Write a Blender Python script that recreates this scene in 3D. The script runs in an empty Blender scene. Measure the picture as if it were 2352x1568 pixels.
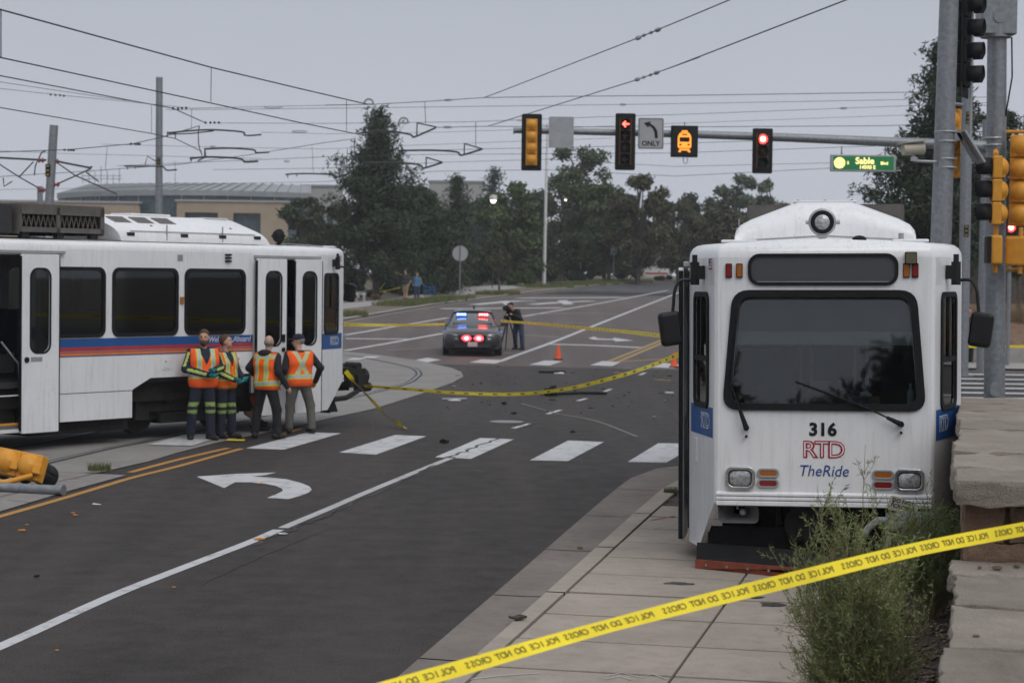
import bpy, bmesh, math, random
import numpy as np
from math import sin, cos, tan, radians, pi, sqrt, atan2
from mathutils import Vector, Matrix
random.seed(7); RNG = np.random.default_rng(7)
sc = bpy.context.scene
COL = sc.collection

# ------------------------------------------------------------------ camera
CAM_H, PITCH, ROLL, FPX = 2.85, radians(1.954), radians(0.75), 4573.0
_F = Vector((0, cos(PITCH), -sin(PITCH))); _U0 = Vector((0, sin(PITCH), cos(PITCH))); _R0 = Vector((1, 0, 0))
_R = cos(ROLL)*_R0 + sin(ROLL)*_U0
_U = cos(ROLL)*_U0 - sin(ROLL)*_R0
cd = bpy.data.cameras.new('camera'); cam = bpy.data.objects.new('camera', cd); COL.objects.link(cam)
cam.matrix_world = Matrix(((_R.x, _U.x, -_F.x, 0), (_R.y, _U.y, -_F.y, 0), (_R.z, _U.z, -_F.z, CAM_H), (0, 0, 0, 1)))
cd.sensor_width = 36.0; cd.lens = FPX/2352*36.0
cd.clip_start = 0.1; cd.clip_end = 3000
cd.dof.use_dof = True; cd.dof.focus_distance = 17.0; cd.dof.aperture_fstop = 4.0
sc.camera = cam

# ------------------------------------------------------------------ sky, sun, exposure
SUN_EL, SUN_AZ = radians(50), radians(150)
w = bpy.data.worlds.new('World'); sc.world = w; w.use_nodes = True
nt = w.node_tree; nt.nodes.clear()
wo = nt.nodes.new('ShaderNodeOutputWorld'); bg = nt.nodes.new('ShaderNodeBackground')
sky = nt.nodes.new('ShaderNodeTexSky'); sky.sky_type = 'NISHITA'; sky.sun_disc = False
sky.sun_elevation = SUN_EL; sky.sun_rotation = SUN_AZ; sky.dust_density = 4; sky.air_density = 1.5
hs = nt.nodes.new('ShaderNodeHueSaturation'); hs.inputs['Saturation'].default_value = 0.35
nt.links.new(sky.outputs[0], hs.inputs['Color'])
# an even overcast layer: grey-blue, brighter towards the zenith
tc = nt.nodes.new('ShaderNodeTexCoord'); sx = nt.nodes.new('ShaderNodeSeparateXYZ'); nt.links.new(tc.outputs['Generated'], sx.inputs[0])
rp = nt.nodes.new('ShaderNodeValToRGB'); nt.links.new(sx.outputs['Z'], rp.inputs[0])
OV = 10.0
def ovc(r, g, b): return (r, g, b, 1)
rp.color_ramp.elements[0].position = 0.0; rp.color_ramp.elements[0].color = ovc(.55, .578, .655)
rp.color_ramp.elements[1].position = 1.0; rp.color_ramp.elements[1].color = ovc(.86, .89, .95)
e = rp.color_ramp.elements.new(.07); e.color = ovc(.55, .58, .66)
e = rp.color_ramp.elements.new(.16); e.color = ovc(.47, .505, .58)
e = rp.color_ramp.elements.new(.35); e.color = ovc(.54, .575, .64)
sc10 = nt.nodes.new('ShaderNodeVectorMath'); sc10.operation = 'SCALE'; sc10.inputs['Scale'].default_value = OV
nt.links.new(rp.outputs[0], sc10.inputs[0])
cn = nt.nodes.new('ShaderNodeTexNoise'); cn.inputs['Scale'].default_value = 2.2; cn.inputs['Detail'].default_value = 4
nt.links.new(tc.outputs['Generated'], cn.inputs['Vector'])
cmr = nt.nodes.new('ShaderNodeMapRange'); cmr.inputs['To Min'].default_value = .86; cmr.inputs['To Max'].default_value = 1.12
nt.links.new(cn.outputs['Fac'], cmr.inputs['Value'])
sc11 = nt.nodes.new('ShaderNodeVectorMath'); sc11.operation = 'SCALE'
nt.links.new(sc10.outputs[0], sc11.inputs[0]); nt.links.new(cmr.outputs[0], sc11.inputs['Scale'])
mx = nt.nodes.new('ShaderNodeMix'); mx.data_type = 'RGBA'; mx.inputs['Factor'].default_value = 0.93
nt.links.new(hs.outputs[0], mx.inputs['A']); nt.links.new(sc11.outputs[0], mx.inputs['B'])
nt.links.new(mx.outputs['Result'], bg.inputs['Color']); bg.inputs['Strength'].default_value = 0.1
nt.links.new(bg.outputs[0], wo.inputs[0])

sl = bpy.data.lights.new('sun', 'SUN'); sl.energy = 1.2; sl.angle = radians(50); sl.color = (1, .97, .93)
so = bpy.data.objects.new('sun', sl); COL.objects.link(so)
sd = Vector((sin(SUN_AZ)*cos(SUN_EL), cos(SUN_AZ)*cos(SUN_EL), sin(SUN_EL)))
so.rotation_euler = sd.to_track_quat('Z', 'Y').to_euler(); so.location = sd*100
vs = sc.view_settings; vs.view_transform = 'Standard'; vs.look = 'None'; vs.exposure = 0.0; vs.gamma = 1; vs.use_curve_mapping = False
sc.cycles.max_bounces = 5; sc.cycles.diffuse_bounces = 2; sc.cycles.volume_bounces = 0; sc.cycles.adaptive_threshold = .02; sc.cycles.glossy_bounces = 3; sc.cycles.transparent_max_bounces = 10; sc.cycles.use_denoising = True

# ------------------------------------------------------------------ pixel to place (photo measured at 2352 x 1568)
C0 = Vector((0, 0, CAM_H))
def ray(x, y): return _F + (x-1176)/FPX*_R + (784-y)/FPX*_U
def gz(Y):
    if Y < 45: return 0.
    if Y < 75: return .021*(Y-45)**2/60
    if Y < 165: return .315+.021*(Y-75)
    if Y < 195: return 2.205+.021*((Y-165)-(Y-165)**2/60)
    return 2.52
def G(x, y, z=None):
    d = ray(x, y)
    if z is not None: return C0 + d*((z-CAM_H)/d.z)
    t = 5.
    while t < 900:
        P = C0+d*t
        if P.z < gz(P.y): break
        t += .05
    return C0+d*t
def at(x, y, Y): d = ray(x, y); return C0+d*(Y/d.y)

# ------------------------------------------------------------------ materials
def nmat(name):
    m = bpy.data.materials.new(name); m.use_nodes = True
    t = m.node_tree; b = t.nodes['Principled BSDF']
    return m, t, b
def N(t, typ, **k):
    n = t.nodes.new('ShaderNode'+typ)
    for a, v in k.items():
        if a in n.inputs: n.inputs[a].default_value = v
        else: setattr(n, a, v)
    return n
def noise(t, scale, detail=5, rough=.6, coord='Object', mscale=None):
    c = N(t, 'TexCoord'); n = N(t, 'TexNoise'); n.inputs['Scale'].default_value = scale; n.inputs['Detail'].default_value = detail; n.inputs['Roughness'].default_value = rough
    if mscale:
        mp = N(t, 'Mapping'); mp.inputs['Scale'].default_value = mscale; t.links.new(c.outputs[coord], mp.inputs[0]); t.links.new(mp.outputs[0], n.inputs['Vector'])
    else: t.links.new(c.outputs[coord], n.inputs['Vector'])
    return n.outputs['Fac']
def ramp(t, src, stops):
    r = N(t, 'ValToRGB'); cr = r.color_ramp
    while len(cr.elements) < len(stops): cr.elements.new(.5)
    for e, (p, c) in zip(cr.elements, stops):
        e.position = p; e.color = (c, c, c, 1) if isinstance(c, (int, float)) else (*c, 1)
    t.links.new(src, r.inputs[0]); return r.outputs[0]
def mixc(t, fac, a, b, mode='MIX'):
    m = N(t, 'Mix', data_type='RGBA'); m.blend_type = mode
    for s, k in ((fac, 'Factor'), (a, 'A'), (b, 'B')):
        if isinstance(s, (int, float)): m.inputs[k].default_value = s if k == 'Factor' else (s, s, s, 1)
        elif isinstance(s, tuple): m.inputs[k].default_value = (*s, 1)
        else: t.links.new(s, m.inputs[k])
    return m.outputs['Result']
def bump(t, b, src, strength=.3, dist=.01):
    n = N(t, 'Bump'); n.inputs['Strength'].default_value = strength; n.inputs['Distance'].default_value = dist
    t.links.new(src, n.inputs['Height']); t.links.new(n.outputs[0], b.inputs['Normal'])
def mat(name, col, rough=.6, metal=0., var=.12, vs=4., bp=0., bs=60., spec=.5, coat=0., emit=None, es=0.):
    m, t, b = nmat(name)
    if var:
        f = noise(t, vs)
        lo = tuple(max(0, c*(1-var)) for c in col); hi = tuple(min(1, c*(1+var)) for c in col)
        t.links.new(ramp(t, f, [(.3, lo), (.7, hi)]), b.inputs['Base Color'])
        rr = ramp(t, noise(t, vs*2.3), [(.3, max(0, rough-.08)), (.7, min(1, rough+.08))]); t.links.new(rr, b.inputs['Roughness'])
    else:
        b.inputs['Base Color'].default_value = (*col, 1); b.inputs['Roughness'].default_value = rough
    b.inputs['Metallic'].default_value = metal; b.inputs['Specular IOR Level'].default_value = spec; b.inputs['Coat Weight'].default_value = coat
    if bp: bump(t, b, noise(t, bs, 4), bp)
    if emit: b.inputs['Emission Color'].default_value = (*emit, 1); b.inputs['Emission Strength'].default_value = es
    return m
M = {}
def asphalt(name, a, bcol, patch=.5):
    m, t, b = nmat(name)
    big = noise(t, .16, 7, .7); mid = noise(t, 2.6, 9, .74); fine = noise(t, 48, 4, .75); grit = noise(t, 85, 2, .8)
    str_ = noise(t, .5, 5, .65, mscale=(3.0, .30, 1)); wt = noise(t, .9, 3, .5, mscale=(1.1, .06, 1))
    c = ramp(t, big, [(.33, a), (.66, bcol)])
    c = mixc(t, ramp(t, mid, [(.46, 0.), (.60, patch)]), c, tuple(x*.6 for x in a))
    c = mixc(t, ramp(t, str_, [(.5, 0.), (.8, .45)]), c, tuple(x*.66 for x in a))
    c = mixc(t, ramp(t, wt, [(.47, 0.), (.60, .55)]), c, tuple(x*1.3 for x in bcol))
    c = mixc(t, ramp(t, fine, [(.40, .9), (.56, 0.)]), c, tuple(x*.30 for x in a))
    c = mixc(t, ramp(t, grit, [(.57, 0.), (.66, .75)]), c, tuple(min(1, x*3.4) for x in bcol))
    t.links.new(c, b.inputs['Base Color'])
    t.links.new(ramp(t, mid, [(.3, .72), (.7, .9)]), b.inputs['Roughness']); b.inputs['Specular IOR Level'].default_value = .35
    bump(t, b, fine, .5, .006); return m
M['asphalt'] = asphalt('asphalt', (.023, .0185, .017), (.044, .0355, .032))
M['asphalt_far'] = asphalt('asphalt_reddish', (.088, .071, .066), (.110, .089, .082), .3)
M['asphalt_dark'] = asphalt('asphalt_dark', (.060, .060, .066), (.072, .072, .078), .3)
def concrete(name, a, bcol, stain=.5):
    m, t, b = nmat(name)
    big = noise(t, .8, 6, .6); mid = noise(t, 6, 6, .7); fine = noise(t, 90, 3, .7)
    c = ramp(t, big, [(.3, a), (.7, bcol)])
    c = mixc(t, ramp(t, mid, [(.48, 0.), (.8, stain)]), c, tuple(x*.6 for x in a))
    c = mixc(t, ramp(t, fine, [(.3, .35), (.55, 0.)]), c, tuple(x*.55 for x in a))
    t.links.new(c, b.inputs['Base Color']); b.inputs['Roughness'].default_value = .88; b.inputs['Specular IOR Level'].default_value = .3
    bump(t, b, fine, .25, .004); return m
M['concrete'] = concrete('concrete', (.275, .238, .20), (.385, .332, .282))
M['concrete_track'] = concrete('track_concrete', (.20, .188, .178), (.26, .245, .232))
M['concrete_far'] = concrete('far_concrete', (.28, .265, .25), (.34, .325, .31))
M['gutter'] = concrete('gutter_concrete', (.15, .128, .112), (.225, .195, .172), .7)
M['joint'] = mat('joint_filler', (.05, .043, .038), .95, vs=20)
def paintline(name, col, wear=.45):
    m, t, b = nmat(name)
    f = noise(t, 3.5, 8, .75); g = noise(t, 40, 4, .8); s = noise(t, 1.1, 7, .7)
    worn = mixc(t, 1., ramp(t, f, [(wear+.10, 0.), (wear+.22, 1.)]), ramp(t, g, [(.42, .25), (.62, 1.)]), 'MULTIPLY')
    c = mixc(t, ramp(t, s, [(.35, 0.), (.75, .6)]), col, tuple(x*.72 for x in col))
    c = mixc(t, worn, c, (.07, .064, .062))
    t.links.new(c, b.inputs['Base Color']); b.inputs['Roughness'].default_value = .7; bump(t, b, g, .3, .003); return m
M['white_line'] = paintline('white_road_paint', (.50, .505, .515), .41)
M['white_line_worn'] = paintline('worn_white_road_paint', (.42, .42, .42), .42)
M['white_far'] = paintline('far_white_paint', (.46, .46, .47), .5)
M['faint_line'] = paintline('faint_paint', (.16, .145, .135), .4)
M['yellow_line'] = paintline('yellow_road_paint', (.42, .20, .035), .5)
M['yellow_far'] = paintline('far_yellow_paint', (.33, .21, .07), .5)
def tramwhite():
    m, t, b = nmat('tram_white_paint')
    n1 = noise(t, .9, 5, .6); st = noise(t, 3, 5, .6, mscale=(6, 6, .5)); sp = noise(t, 95, 2, .6); sp2 = noise(t, 9, 5, .7)
    c = ramp(t, n1, [(.3, (.70, .705, .72)), (.7, (.78, .785, .795))])
    c = mixc(t, ramp(t, st, [(.50, 0.), (.85, .42)]), c, (.40, .385, .36))
    c = mixc(t, mixc(t, 1., ramp(t, sp, [(.63, 0.), (.70, .85)]), ramp(t, sp2, [(.42, 0.), (.60, 1.)]), 'MULTIPLY'), c, (.10, .09, .08))
    t.links.new(c, b.inputs['Base Color'])
    t.links.new(ramp(t, n1, [(.3, .28), (.7, .42)]), b.inputs['Roughness']); b.inputs['Coat Weight'].default_value = .5; b.inputs['Coat Roughness'].default_value = .15
    return m
M['tram_white'] = tramwhite()
M['white'] = mat('white_plain', (.62, .62, .62), .5)
M['blue'] = mat('tram_blue', (.010, .075, .26), .4, var=.1)
M['red'] = mat('tram_red', (.42, .03, .03), .4)
M['orange'] = mat('tram_orange', (.62, .11, .02), .4)
M['amberstripe'] = mat('tram_amber', (.66, .19, .03), .4)
M['blk'] = mat('black_rubber', (.010, .010, .011), .7, var=.25, spec=.2)
M['blkgloss'] = mat('black_plastic', (.010, .010, .011), .45, var=.2, vs=8, spec=.3)
M['dark'] = mat('dark_underframe', (.010, .009, .009), .85, var=.35, bp=.4, bs=30)
M['interior'] = mat('interior_grey', (.10, .10, .105), .7)
M['interior_dark'] = mat('interior_dark', (.025, .025, .028), .8)
M['seat_cloth'] = mat('seat_cloth', (.03, .035, .09), .9)
M['steel'] = mat('galvanised_steel', (.23, .245, .26), .5, .55, var=.22, vs=14)
M['steel_lt'] = mat('light_steel', (.36, .37, .38), .45, .5)
M['chrome'] = mat('bright_trim', (.5, .5, .5), .25, .9, var=.1)
M['aluminium'] = mat('brushed_aluminium', (.42, .42, .42), .45, .7)
M['grey_paint'] = mat('grey_paint', (.26, .27, .28), .5)
M['resistor'] = mat('resistor_box_metal', (.11, .097, .09), .65, .2, var=.2, vs=9)
M['amber_lens'] = mat('amber_lens', (.34, .10, .008), .3, coat=.5, var=.15, vs=60)
M['red_lens'] = mat('red_lens', (.20, .008, .008), .3, coat=.5, var=.15, vs=60)
M['clear_lens'] = mat('clear_lens', (.34, .35, .36), .15, .35, coat=1, var=.5, vs=40)
M['rust_orange'] = mat('scraper_orange', (.22, .045, .02), .7, var=.3, vs=6, bp=.2)
M['sig_yellow'] = mat('signal_yellow', (.62, .27, .018), .5, var=.1, vs=8)
M['sig_black'] = mat('signal_black', (.010, .010, .011), .65, spec=.25)
M['tape'] = mat('yellow_tape', (.86, .68, .01), .45, var=.12, vs=3)
M['tape_print'] = mat('tape_print', (.17, .14, .02), .6)
def glass(name, tint, rough=.02, ior=1.5, gl=1.):
    m = bpy.data.materials.new(name); m.use_nodes = True; t = m.node_tree; t.nodes.clear()
    o = N(t, 'OutputMaterial'); tr = N(t, 'BsdfTransparent'); tr.inputs[0].default_value = (*tint, 1)
    g = N(t, 'BsdfGlossy'); g.inputs['Roughness'].default_value = rough; g.inputs['Color'].default_value = (gl, gl, gl, 1)
    fr = N(t, 'Fresnel'); fr.inputs['IOR'].default_value = ior; mxs = N(t, 'MixShader')
    t.links.new(fr.outputs[0], mxs.inputs[0]); t.links.new(tr.outputs[0], mxs.inputs[1]); t.links.new(g.outputs[0], mxs.inputs[2]); t.links.new(mxs.outputs[0], o.inputs[0])
    return m
M['glass'] = glass('window_glass', (.30, .31, .32), ior=1.6)
M['glass_side'] = glass('tinted_side_glass', (.34, .36, .37), ior=1.5)
M['windshield'] = glass('windshield_glass', (.62, .65, .66), ior=1.66)
def emis(name, col, s, base=None):
    m, t, b = nmat(name); b.inputs['Base Color'].default_value = (*(base or col), 1); b.inputs['Emission Color'].default_value = (*col, 1); b.inputs['Emission Strength'].default_value = s
    if not name.startswith('lit_police'): m.cycles.emission_sampling = 'NONE'
    return m
M['e_red'] = emis('lit_red_lens', (1, .05, .04), 3.5, (.4, .02, .02))
M['e_redhot'] = emis('lit_red_core', (1, .42, .32), 5)
M['e_blue'] = emis('lit_police_blue', (.04, .16, 1), 7); M['e_bluehot'] = emis('lit_blue_core', (.55, .75, 1), 6); M['e_pinkhot'] = emis('lit_pink_core', (1, .55, .45), 7)
M['e_pred'] = emis('lit_police_red', (1, .02, .03), 14)
M['e_amber'] = emis('lit_amber_led', (1, .32, .03), 1.1)
M['e_green'] = emis('lit_green_panel', (.004, .085, .025), 1.0, (.005, .09, .03))
M['e_cream'] = emis('lit_cream_letters', (1, .86, .32), 1.1)
M['e_lamp'] = emis('lit_lamp', (1, .95, .7), 6)
def leafmat(name, cols, trans=.25):
    m, t, b = nmat(name)
    g = N(t, 'NewGeometry'); c = ramp(t, g.outputs['Random Per Island'], [(i/(len(cols)-1), k) for i, k in enumerate(cols)])
    t.links.new(c, b.inputs['Base Color']); b.inputs['Roughness'].default_value = .7; b.inputs['Specular IOR Level'].default_value = .25
    return m
M['needles'] = leafmat('conifer_needles', [(.022, .038, .022), (.042, .062, .034), (.032, .052, .030), (.06, .075, .04)])
M['needles_blue'] = leafmat('blue_spruce_needles', [(.03, .05, .045), (.05, .075, .07)])
M['leaf'] = leafmat('green_leaves', [(.045, .07, .026), (.07, .105, .038), (.056, .085, .032), (.10, .13, .05)])
M['leaf_dark'] = leafmat('dark_green_leaves', [(.032, .045, .024), (.052, .066, .034), (.07, .078, .042)])
M['leaf_pale'] = leafmat('pale_green_leaves', [(.075, .10, .06), (.10, .13, .078), (.12, .15, .09)])
M['leaf_brown'] = leafmat('bronze_leaves', [(.075, .06, .035), (.06, .066, .032), (.095, .075, .042), (.05, .06, .03)])
M['kochia'] = leafmat('weed_leaves', [(.13, .17, .06), (.19, .235, .09), (.155, .195, .075), (.27, .28, .13)])
M['kochia_dark'] = leafmat('dark_weed_leaves', [(.065, .115, .038), (.10, .16, .052), (.14, .19, .07)])
M['grass'] = leafmat('grass_blades', [(.07, .10, .03), (.11, .13, .045), (.15, .14, .06)])
M['drygrass'] = leafmat('dry_grass_blades', [(.20, .14, .075), (.26, .18, .10), (.16, .11, .06)])
M['stem'] = mat('weed_stem', (.17, .15, .065), .8, vs=15)
M['bark'] = mat('bark', (.085, .068, .055), .95, var=.35, vs=9, bp=.6, bs=12)
M['bark_dark'] = mat('dark_bark', (.045, .037, .031), .95, var=.35, vs=9, bp=.6, bs=12)
def stone(name, a, bcol, bs=9):
    m, t, b = nmat(name); oi = N(t, 'ObjectInfo')
    big = noise(t, 2.2, 7, .65); mid = noise(t, bs, 8, .7); fine = noise(t, 70, 4, .75); st = noise(t, 4, 6, .7, mscale=(1, .25, 3))
    c = ramp(t, big, [(.28, a), (.72, bcol)])
    c = mixc(t, ramp(t, st, [(.55, 0.), (.8, .55)]), c, tuple(x*.52 for x in a))
    c = mixc(t, ramp(t, fine, [(.28, .6), (.5, 0.)]), c, tuple(x*.5 for x in a))
    hv = N(t, 'HueSaturation'); t.links.new(c, hv.inputs['Color'])
    mr = N(t, 'MapRange'); mr.inputs['To Min'].default_value = .86; mr.inputs['To Max'].default_value = 1.12; t.links.new(oi.outputs['Random'], mr.inputs['Value']); t.links.new(mr.outputs[0], hv.inputs['Value'])
    t.links.new(hv.outputs[0], b.inputs['Base Color']); b.inputs['Roughness'].default_value = .92; b.inputs['Specular IOR Level'].default_value = .25
    ad = N(t, 'Math', operation='ADD'); t.links.new(mid, ad.inputs[0]); t.links.new(fine, ad.inputs[1]); bump(t, b, ad.outputs[0], .9, .03); return m
M['capstone'] = stone('sandstone_cap', (.29, .248, .208), (.43, .375, .32))
M['block'] = stone('sandstone_block', (.25, .145, .095), (.38, .275, .20))
M['mortar'] = mat('mortar', (.20, .165, .14), .95, vs=12, bp=.4)
M['soil'] = mat('soil', (.055, .042, .033), .97, var=.4, vs=3, bp=.5, bs=20)
M['verge'] = mat('dry_verge', (.13, .098, .07), .97, var=.35, vs=1.2, bp=.5, bs=9)
M['mulch'] = mat('wood_mulch', (.15, .088, .055), .97, var=.45, vs=5, bp=.8, bs=14)
M['ground'] = mat('dry_ground', (.10, .085, .055), .97, var=.3, vs=.3)
M['pebble'] = leafmat('pebbles', [(.10, .07, .05), (.16, .115, .085), (.07, .05, .04), (.22, .17, .13), (.13, .075, .05)])

# ------------------------------------------------------------------ geometry helpers
def tag(o, label=None, cat=None, group=None, kind=None):
    if label: o['label'] = label
    if cat: o['category'] = cat
    if group: o['group'] = group
    if kind: o['kind'] = kind
    return o
def empty(name, loc=(0, 0, 0), rz=0., label=None, cat=None, group=None):
    o = bpy.data.objects.new(name, None); COL.objects.link(o); o.location = loc; o.rotation_euler = (0, 0, rz); o.empty_display_size = .2
    return tag(o, label, cat, group)
def link(name, me, m, parent=None, smooth=False):
    if m is not None and not me.materials: me.materials.append(M[m] if isinstance(m, str) else m)
    o = bpy.data.objects.new(name, me); COL.objects.link(o)
    if parent is not None: o.parent = parent
    if smooth: me.polygons.foreach_set('use_smooth', [True]*len(me.polygons))
    return o
class MB:
    def __init__(s): s.v = []; s.f = []
    def add(s, vs, fs):
        k = len(s.v); s.v += [tuple(p) for p in vs]; s.f += [tuple(i+k for i in f) for f in fs]; return s
    def box(s, c, d, rz=0., R=None):
        R = R or Matrix.Rotation(rz, 3, 'Z'); c = Vector(c); x, y, z = d[0]/2, d[1]/2, d[2]/2
        P = [c+R@Vector((a*x, b*y, e*z)) for e in (-1, 1) for b in (-1, 1) for a in (-1, 1)]
        return s.add(P, [(0, 2, 3, 1), (4, 5, 7, 6), (0, 1, 5, 4), (2, 6, 7, 3), (0, 4, 6, 2), (1, 3, 7, 5)])
    def cyl(s, a, b, r, r2=None, n=14, cap=True):
        a, b = Vector(a), Vector(b); r2 = r if r2 is None else r2; d = (b-a).normalized()
        u = d.orthogonal().normalized(); w_ = d.cross(u); P = []
        for q, rr in ((a, r), (b, r2)):
            P += [q+(u*cos(2*pi*i/n)+w_*sin(2*pi*i/n))*rr for i in range(n)]
        F = [(i, (i+1) % n, n+(i+1) % n, n+i) for i in range(n)]
        if cap: F += [tuple(range(n-1, -1, -1)), tuple(range(n, 2*n))]
        return s.add(P, F)
    def tube(s, pts, r, n=8, cap=True):
        pts = [Vector(p) for p in pts]; m = len(pts); P = []; u = None
        rs = r if isinstance(r, (list, tuple)) else [r]*m
        for i, p in enumerate(pts):
            d = (pts[min(i+1, m-1)]-pts[max(i-1, 0)]).normalized()
            if u is None: u = d.orthogonal().normalized()
            else:
                u = (u-d*u.dot(d))
                u = u.normalized() if u.length > 1e-5 else d.orthogonal().normalized()
            w_ = d.cross(u)
            P += [p+(u*cos(2*pi*j/n)+w_*sin(2*pi*j/n))*rs[i] for j in range(n)]
        F = [(i*n+j, i*n+(j+1) % n, (i+1)*n+(j+1) % n, (i+1)*n+j) for i in range(m-1) for j in range(n)]
        if cap: F += [tuple(range(n-1, -1, -1)), tuple(range((m-1)*n, m*n))]
        return s.add(P, F)
    def prism(s, pts, vec):
        n = len(pts); v = Vector(vec); P = [Vector(p) for p in pts]; P += [p+v for p in P]
        return s.add(P, [tuple(range(n-1, -1, -1)), tuple(range(n, 2*n))]+[(i, (i+1) % n, n+(i+1) % n, n+i) for i in range(n)])
    def lathe(s, prof, o=(0, 0, 0), ax=(0, 0, 1), n=20):
        o = Vector(o); ax = Vector(ax).normalized(); u = ax.orthogonal().normalized(); w_ = ax.cross(u); P = []
        for r, h in prof: P += [o+ax*h+(u*cos(2*pi*j/n)+w_*sin(2*pi*j/n))*r for j in range(n)]
        m = len(prof); F = [(i*n+j, i*n+(j+1) % n, (i+1)*n+(j+1) % n, (i+1)*n+j) for i in range(m-1) for j in range(n)]
        if prof[0][0] > 1e-4: F.append(tuple(range(n-1, -1, -1)))
        if prof[-1][0] > 1e-4: F.append(tuple(range((m-1)*n, m*n)))
        return s.add(P, F)
    def ball(s, c, r, n=10, sc_=(1, 1, 1)):
        c = Vector(c); P = []; m = max(4, n//2)
        for i in range(m+1):
            a = pi*i/m
            for j in range(n): P.append(c+Vector((sin(a)*cos(2*pi*j/n)*sc_[0], sin(a)*sin(2*pi*j/n)*sc_[1], cos(a)*sc_[2]))*r)
        return s.add(P, [(i*n+j, i*n+(j+1) % n, (i+1)*n+(j+1) % n, (i+1)*n+j) for i in range(m) for j in range(n)])
    def grid(s, rows):
        n = len(rows[0]); return s.add([p for r in rows for p in r], [(i*n+j, i*n+j+1, (i+1)*n+j+1, (i+1)*n+j) for i in range(len(rows)-1) for j in range(n-1)])
    def build(s, name, m, parent=None, smooth=False, bevel=0, seg=2, sub=0):
        me = bpy.data.meshes.new(name); me.from_pydata(s.v, [], s.f); me.validate(); me.update()
        bm = bmesh.new(); bm.from_mesh(me); bmesh.ops.recalc_face_normals(bm, faces=bm.faces); bm.to_mesh(me); bm.free()
        o = link(name, me, m, parent)
        if smooth:
            me.polygons.foreach_set('use_smooth', [True]*len(me.polygons))
            try: me.set_sharp_from_angle(angle=radians(38))
            except Exception: pass
        if bevel:
            b = o.modifiers.new('bevel', 'BEVEL'); b.width = bevel; b.segments = seg; b.limit_method = 'ANGLE'; b.angle_limit = radians(35)
        if sub: q = o.modifiers.new('sub', 'SUBSURF'); q.levels = q.render_levels = sub
        return o
def rrect(cx, cy, w_, h, r, n=5):
    P = []
    for k, (sx_, sy_) in enumerate(((1, 1), (-1, 1), (-1, -1), (1, -1))):
        for i in range(n+1):
            a = pi/2*k+pi/2*i/n; P.append((cx+sx_*(w_/2-r)+r*cos(a), cy+sy_*(h/2-r)+r*sin(a)))
    return P
def rpoly(pts, r, n=5):
    out = []; m = len(pts)
    for i in range(m):
        p = Vector(pts[i]); a = (Vector(pts[i-1])-p); b = (Vector(pts[(i+1) % m])-p); la = min(r, a.length*.45); lb = min(r, b.length*.45)
        A = p+a.normalized()*la; B = p+b.normalized()*lb
        for k in range(n+1):
            t_ = k/n; out.append(tuple(A*(1-t_)**2+p*2*t_*(1-t_)+B*t_**2))
    return out
def curve_mesh(cu):
    o = bpy.data.objects.new('tmp', cu); me = bpy.data.meshes.new_from_object(o); bpy.data.objects.remove(o); bpy.data.curves.remove(cu); return me
def place(me, O, ux, uy):
    ux, uy = Vector(ux).normalized(), Vector(uy).normalized(); n = ux.cross(uy); O = Vector(O)
    me.transform(Matrix(((ux.x, uy.x, n.x, O.x), (ux.y, uy.y, n.y, O.y), (ux.z, uy.z, n.z, O.z), (0, 0, 0, 1))))
def panel(name, outer, holes, th, m, parent, O=(0, 0, 0), ux=(1, 0, 0), uy=(0, 0, 1), off=0., bev=0.):
    """flat sheet with holes; (u,v) outline, thickness th centred at off along the normal"""
    cu = bpy.data.curves.new(name, 'CURVE'); cu.dimensions = '2D'; cu.fill_mode = 'BOTH'; cu.extrude = max(th/2-bev, 1e-4)
    if bev: cu.bevel_depth = bev; cu.bevel_resolution = 1; cu.offset = -bev
    for ring in [outer]+list(holes):
        sp = cu.splines.new('POLY'); sp.points.add(len(ring)-1); sp.use_cyclic_u = True
        for p, q in zip(sp.points, ring): p.co = (q[0], q[1], 0, 1)
    me = curve_mesh(cu); me.name = name; me.materials.clear()
    u, v = Vector(ux).normalized(), Vector(uy).normalized()
    place(me, Vector(O)+u.cross(v)*off, ux, uy); return link(name, me, m, parent)
def text(name, s, size, m, parent, O, ux, uy, off=.003, shear=0., bold=0., align='CENTER', ext=.001, xs=1., sp=1.):
    cu = bpy.data.curves.new(name, 'FONT'); cu.body = s; cu.size = size; cu.align_x = align; cu.align_y = 'CENTER'; cu.shear = shear; cu.offset = bold; cu.extrude = ext; cu.resolution_u = 3; cu.space_character = sp
    me = curve_mesh(cu); me.name = name; me.materials.clear(); me.transform(Matrix.Diagonal((xs, 1, 1, 1)))
    u, v = Vector(ux).normalized(), Vector(uy).normalized()
    place(me, Vector(O)+u.cross(v)*off, ux, uy); return link(name, me, m, parent)
YB = [45+3*i for i in range(51)]
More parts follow.
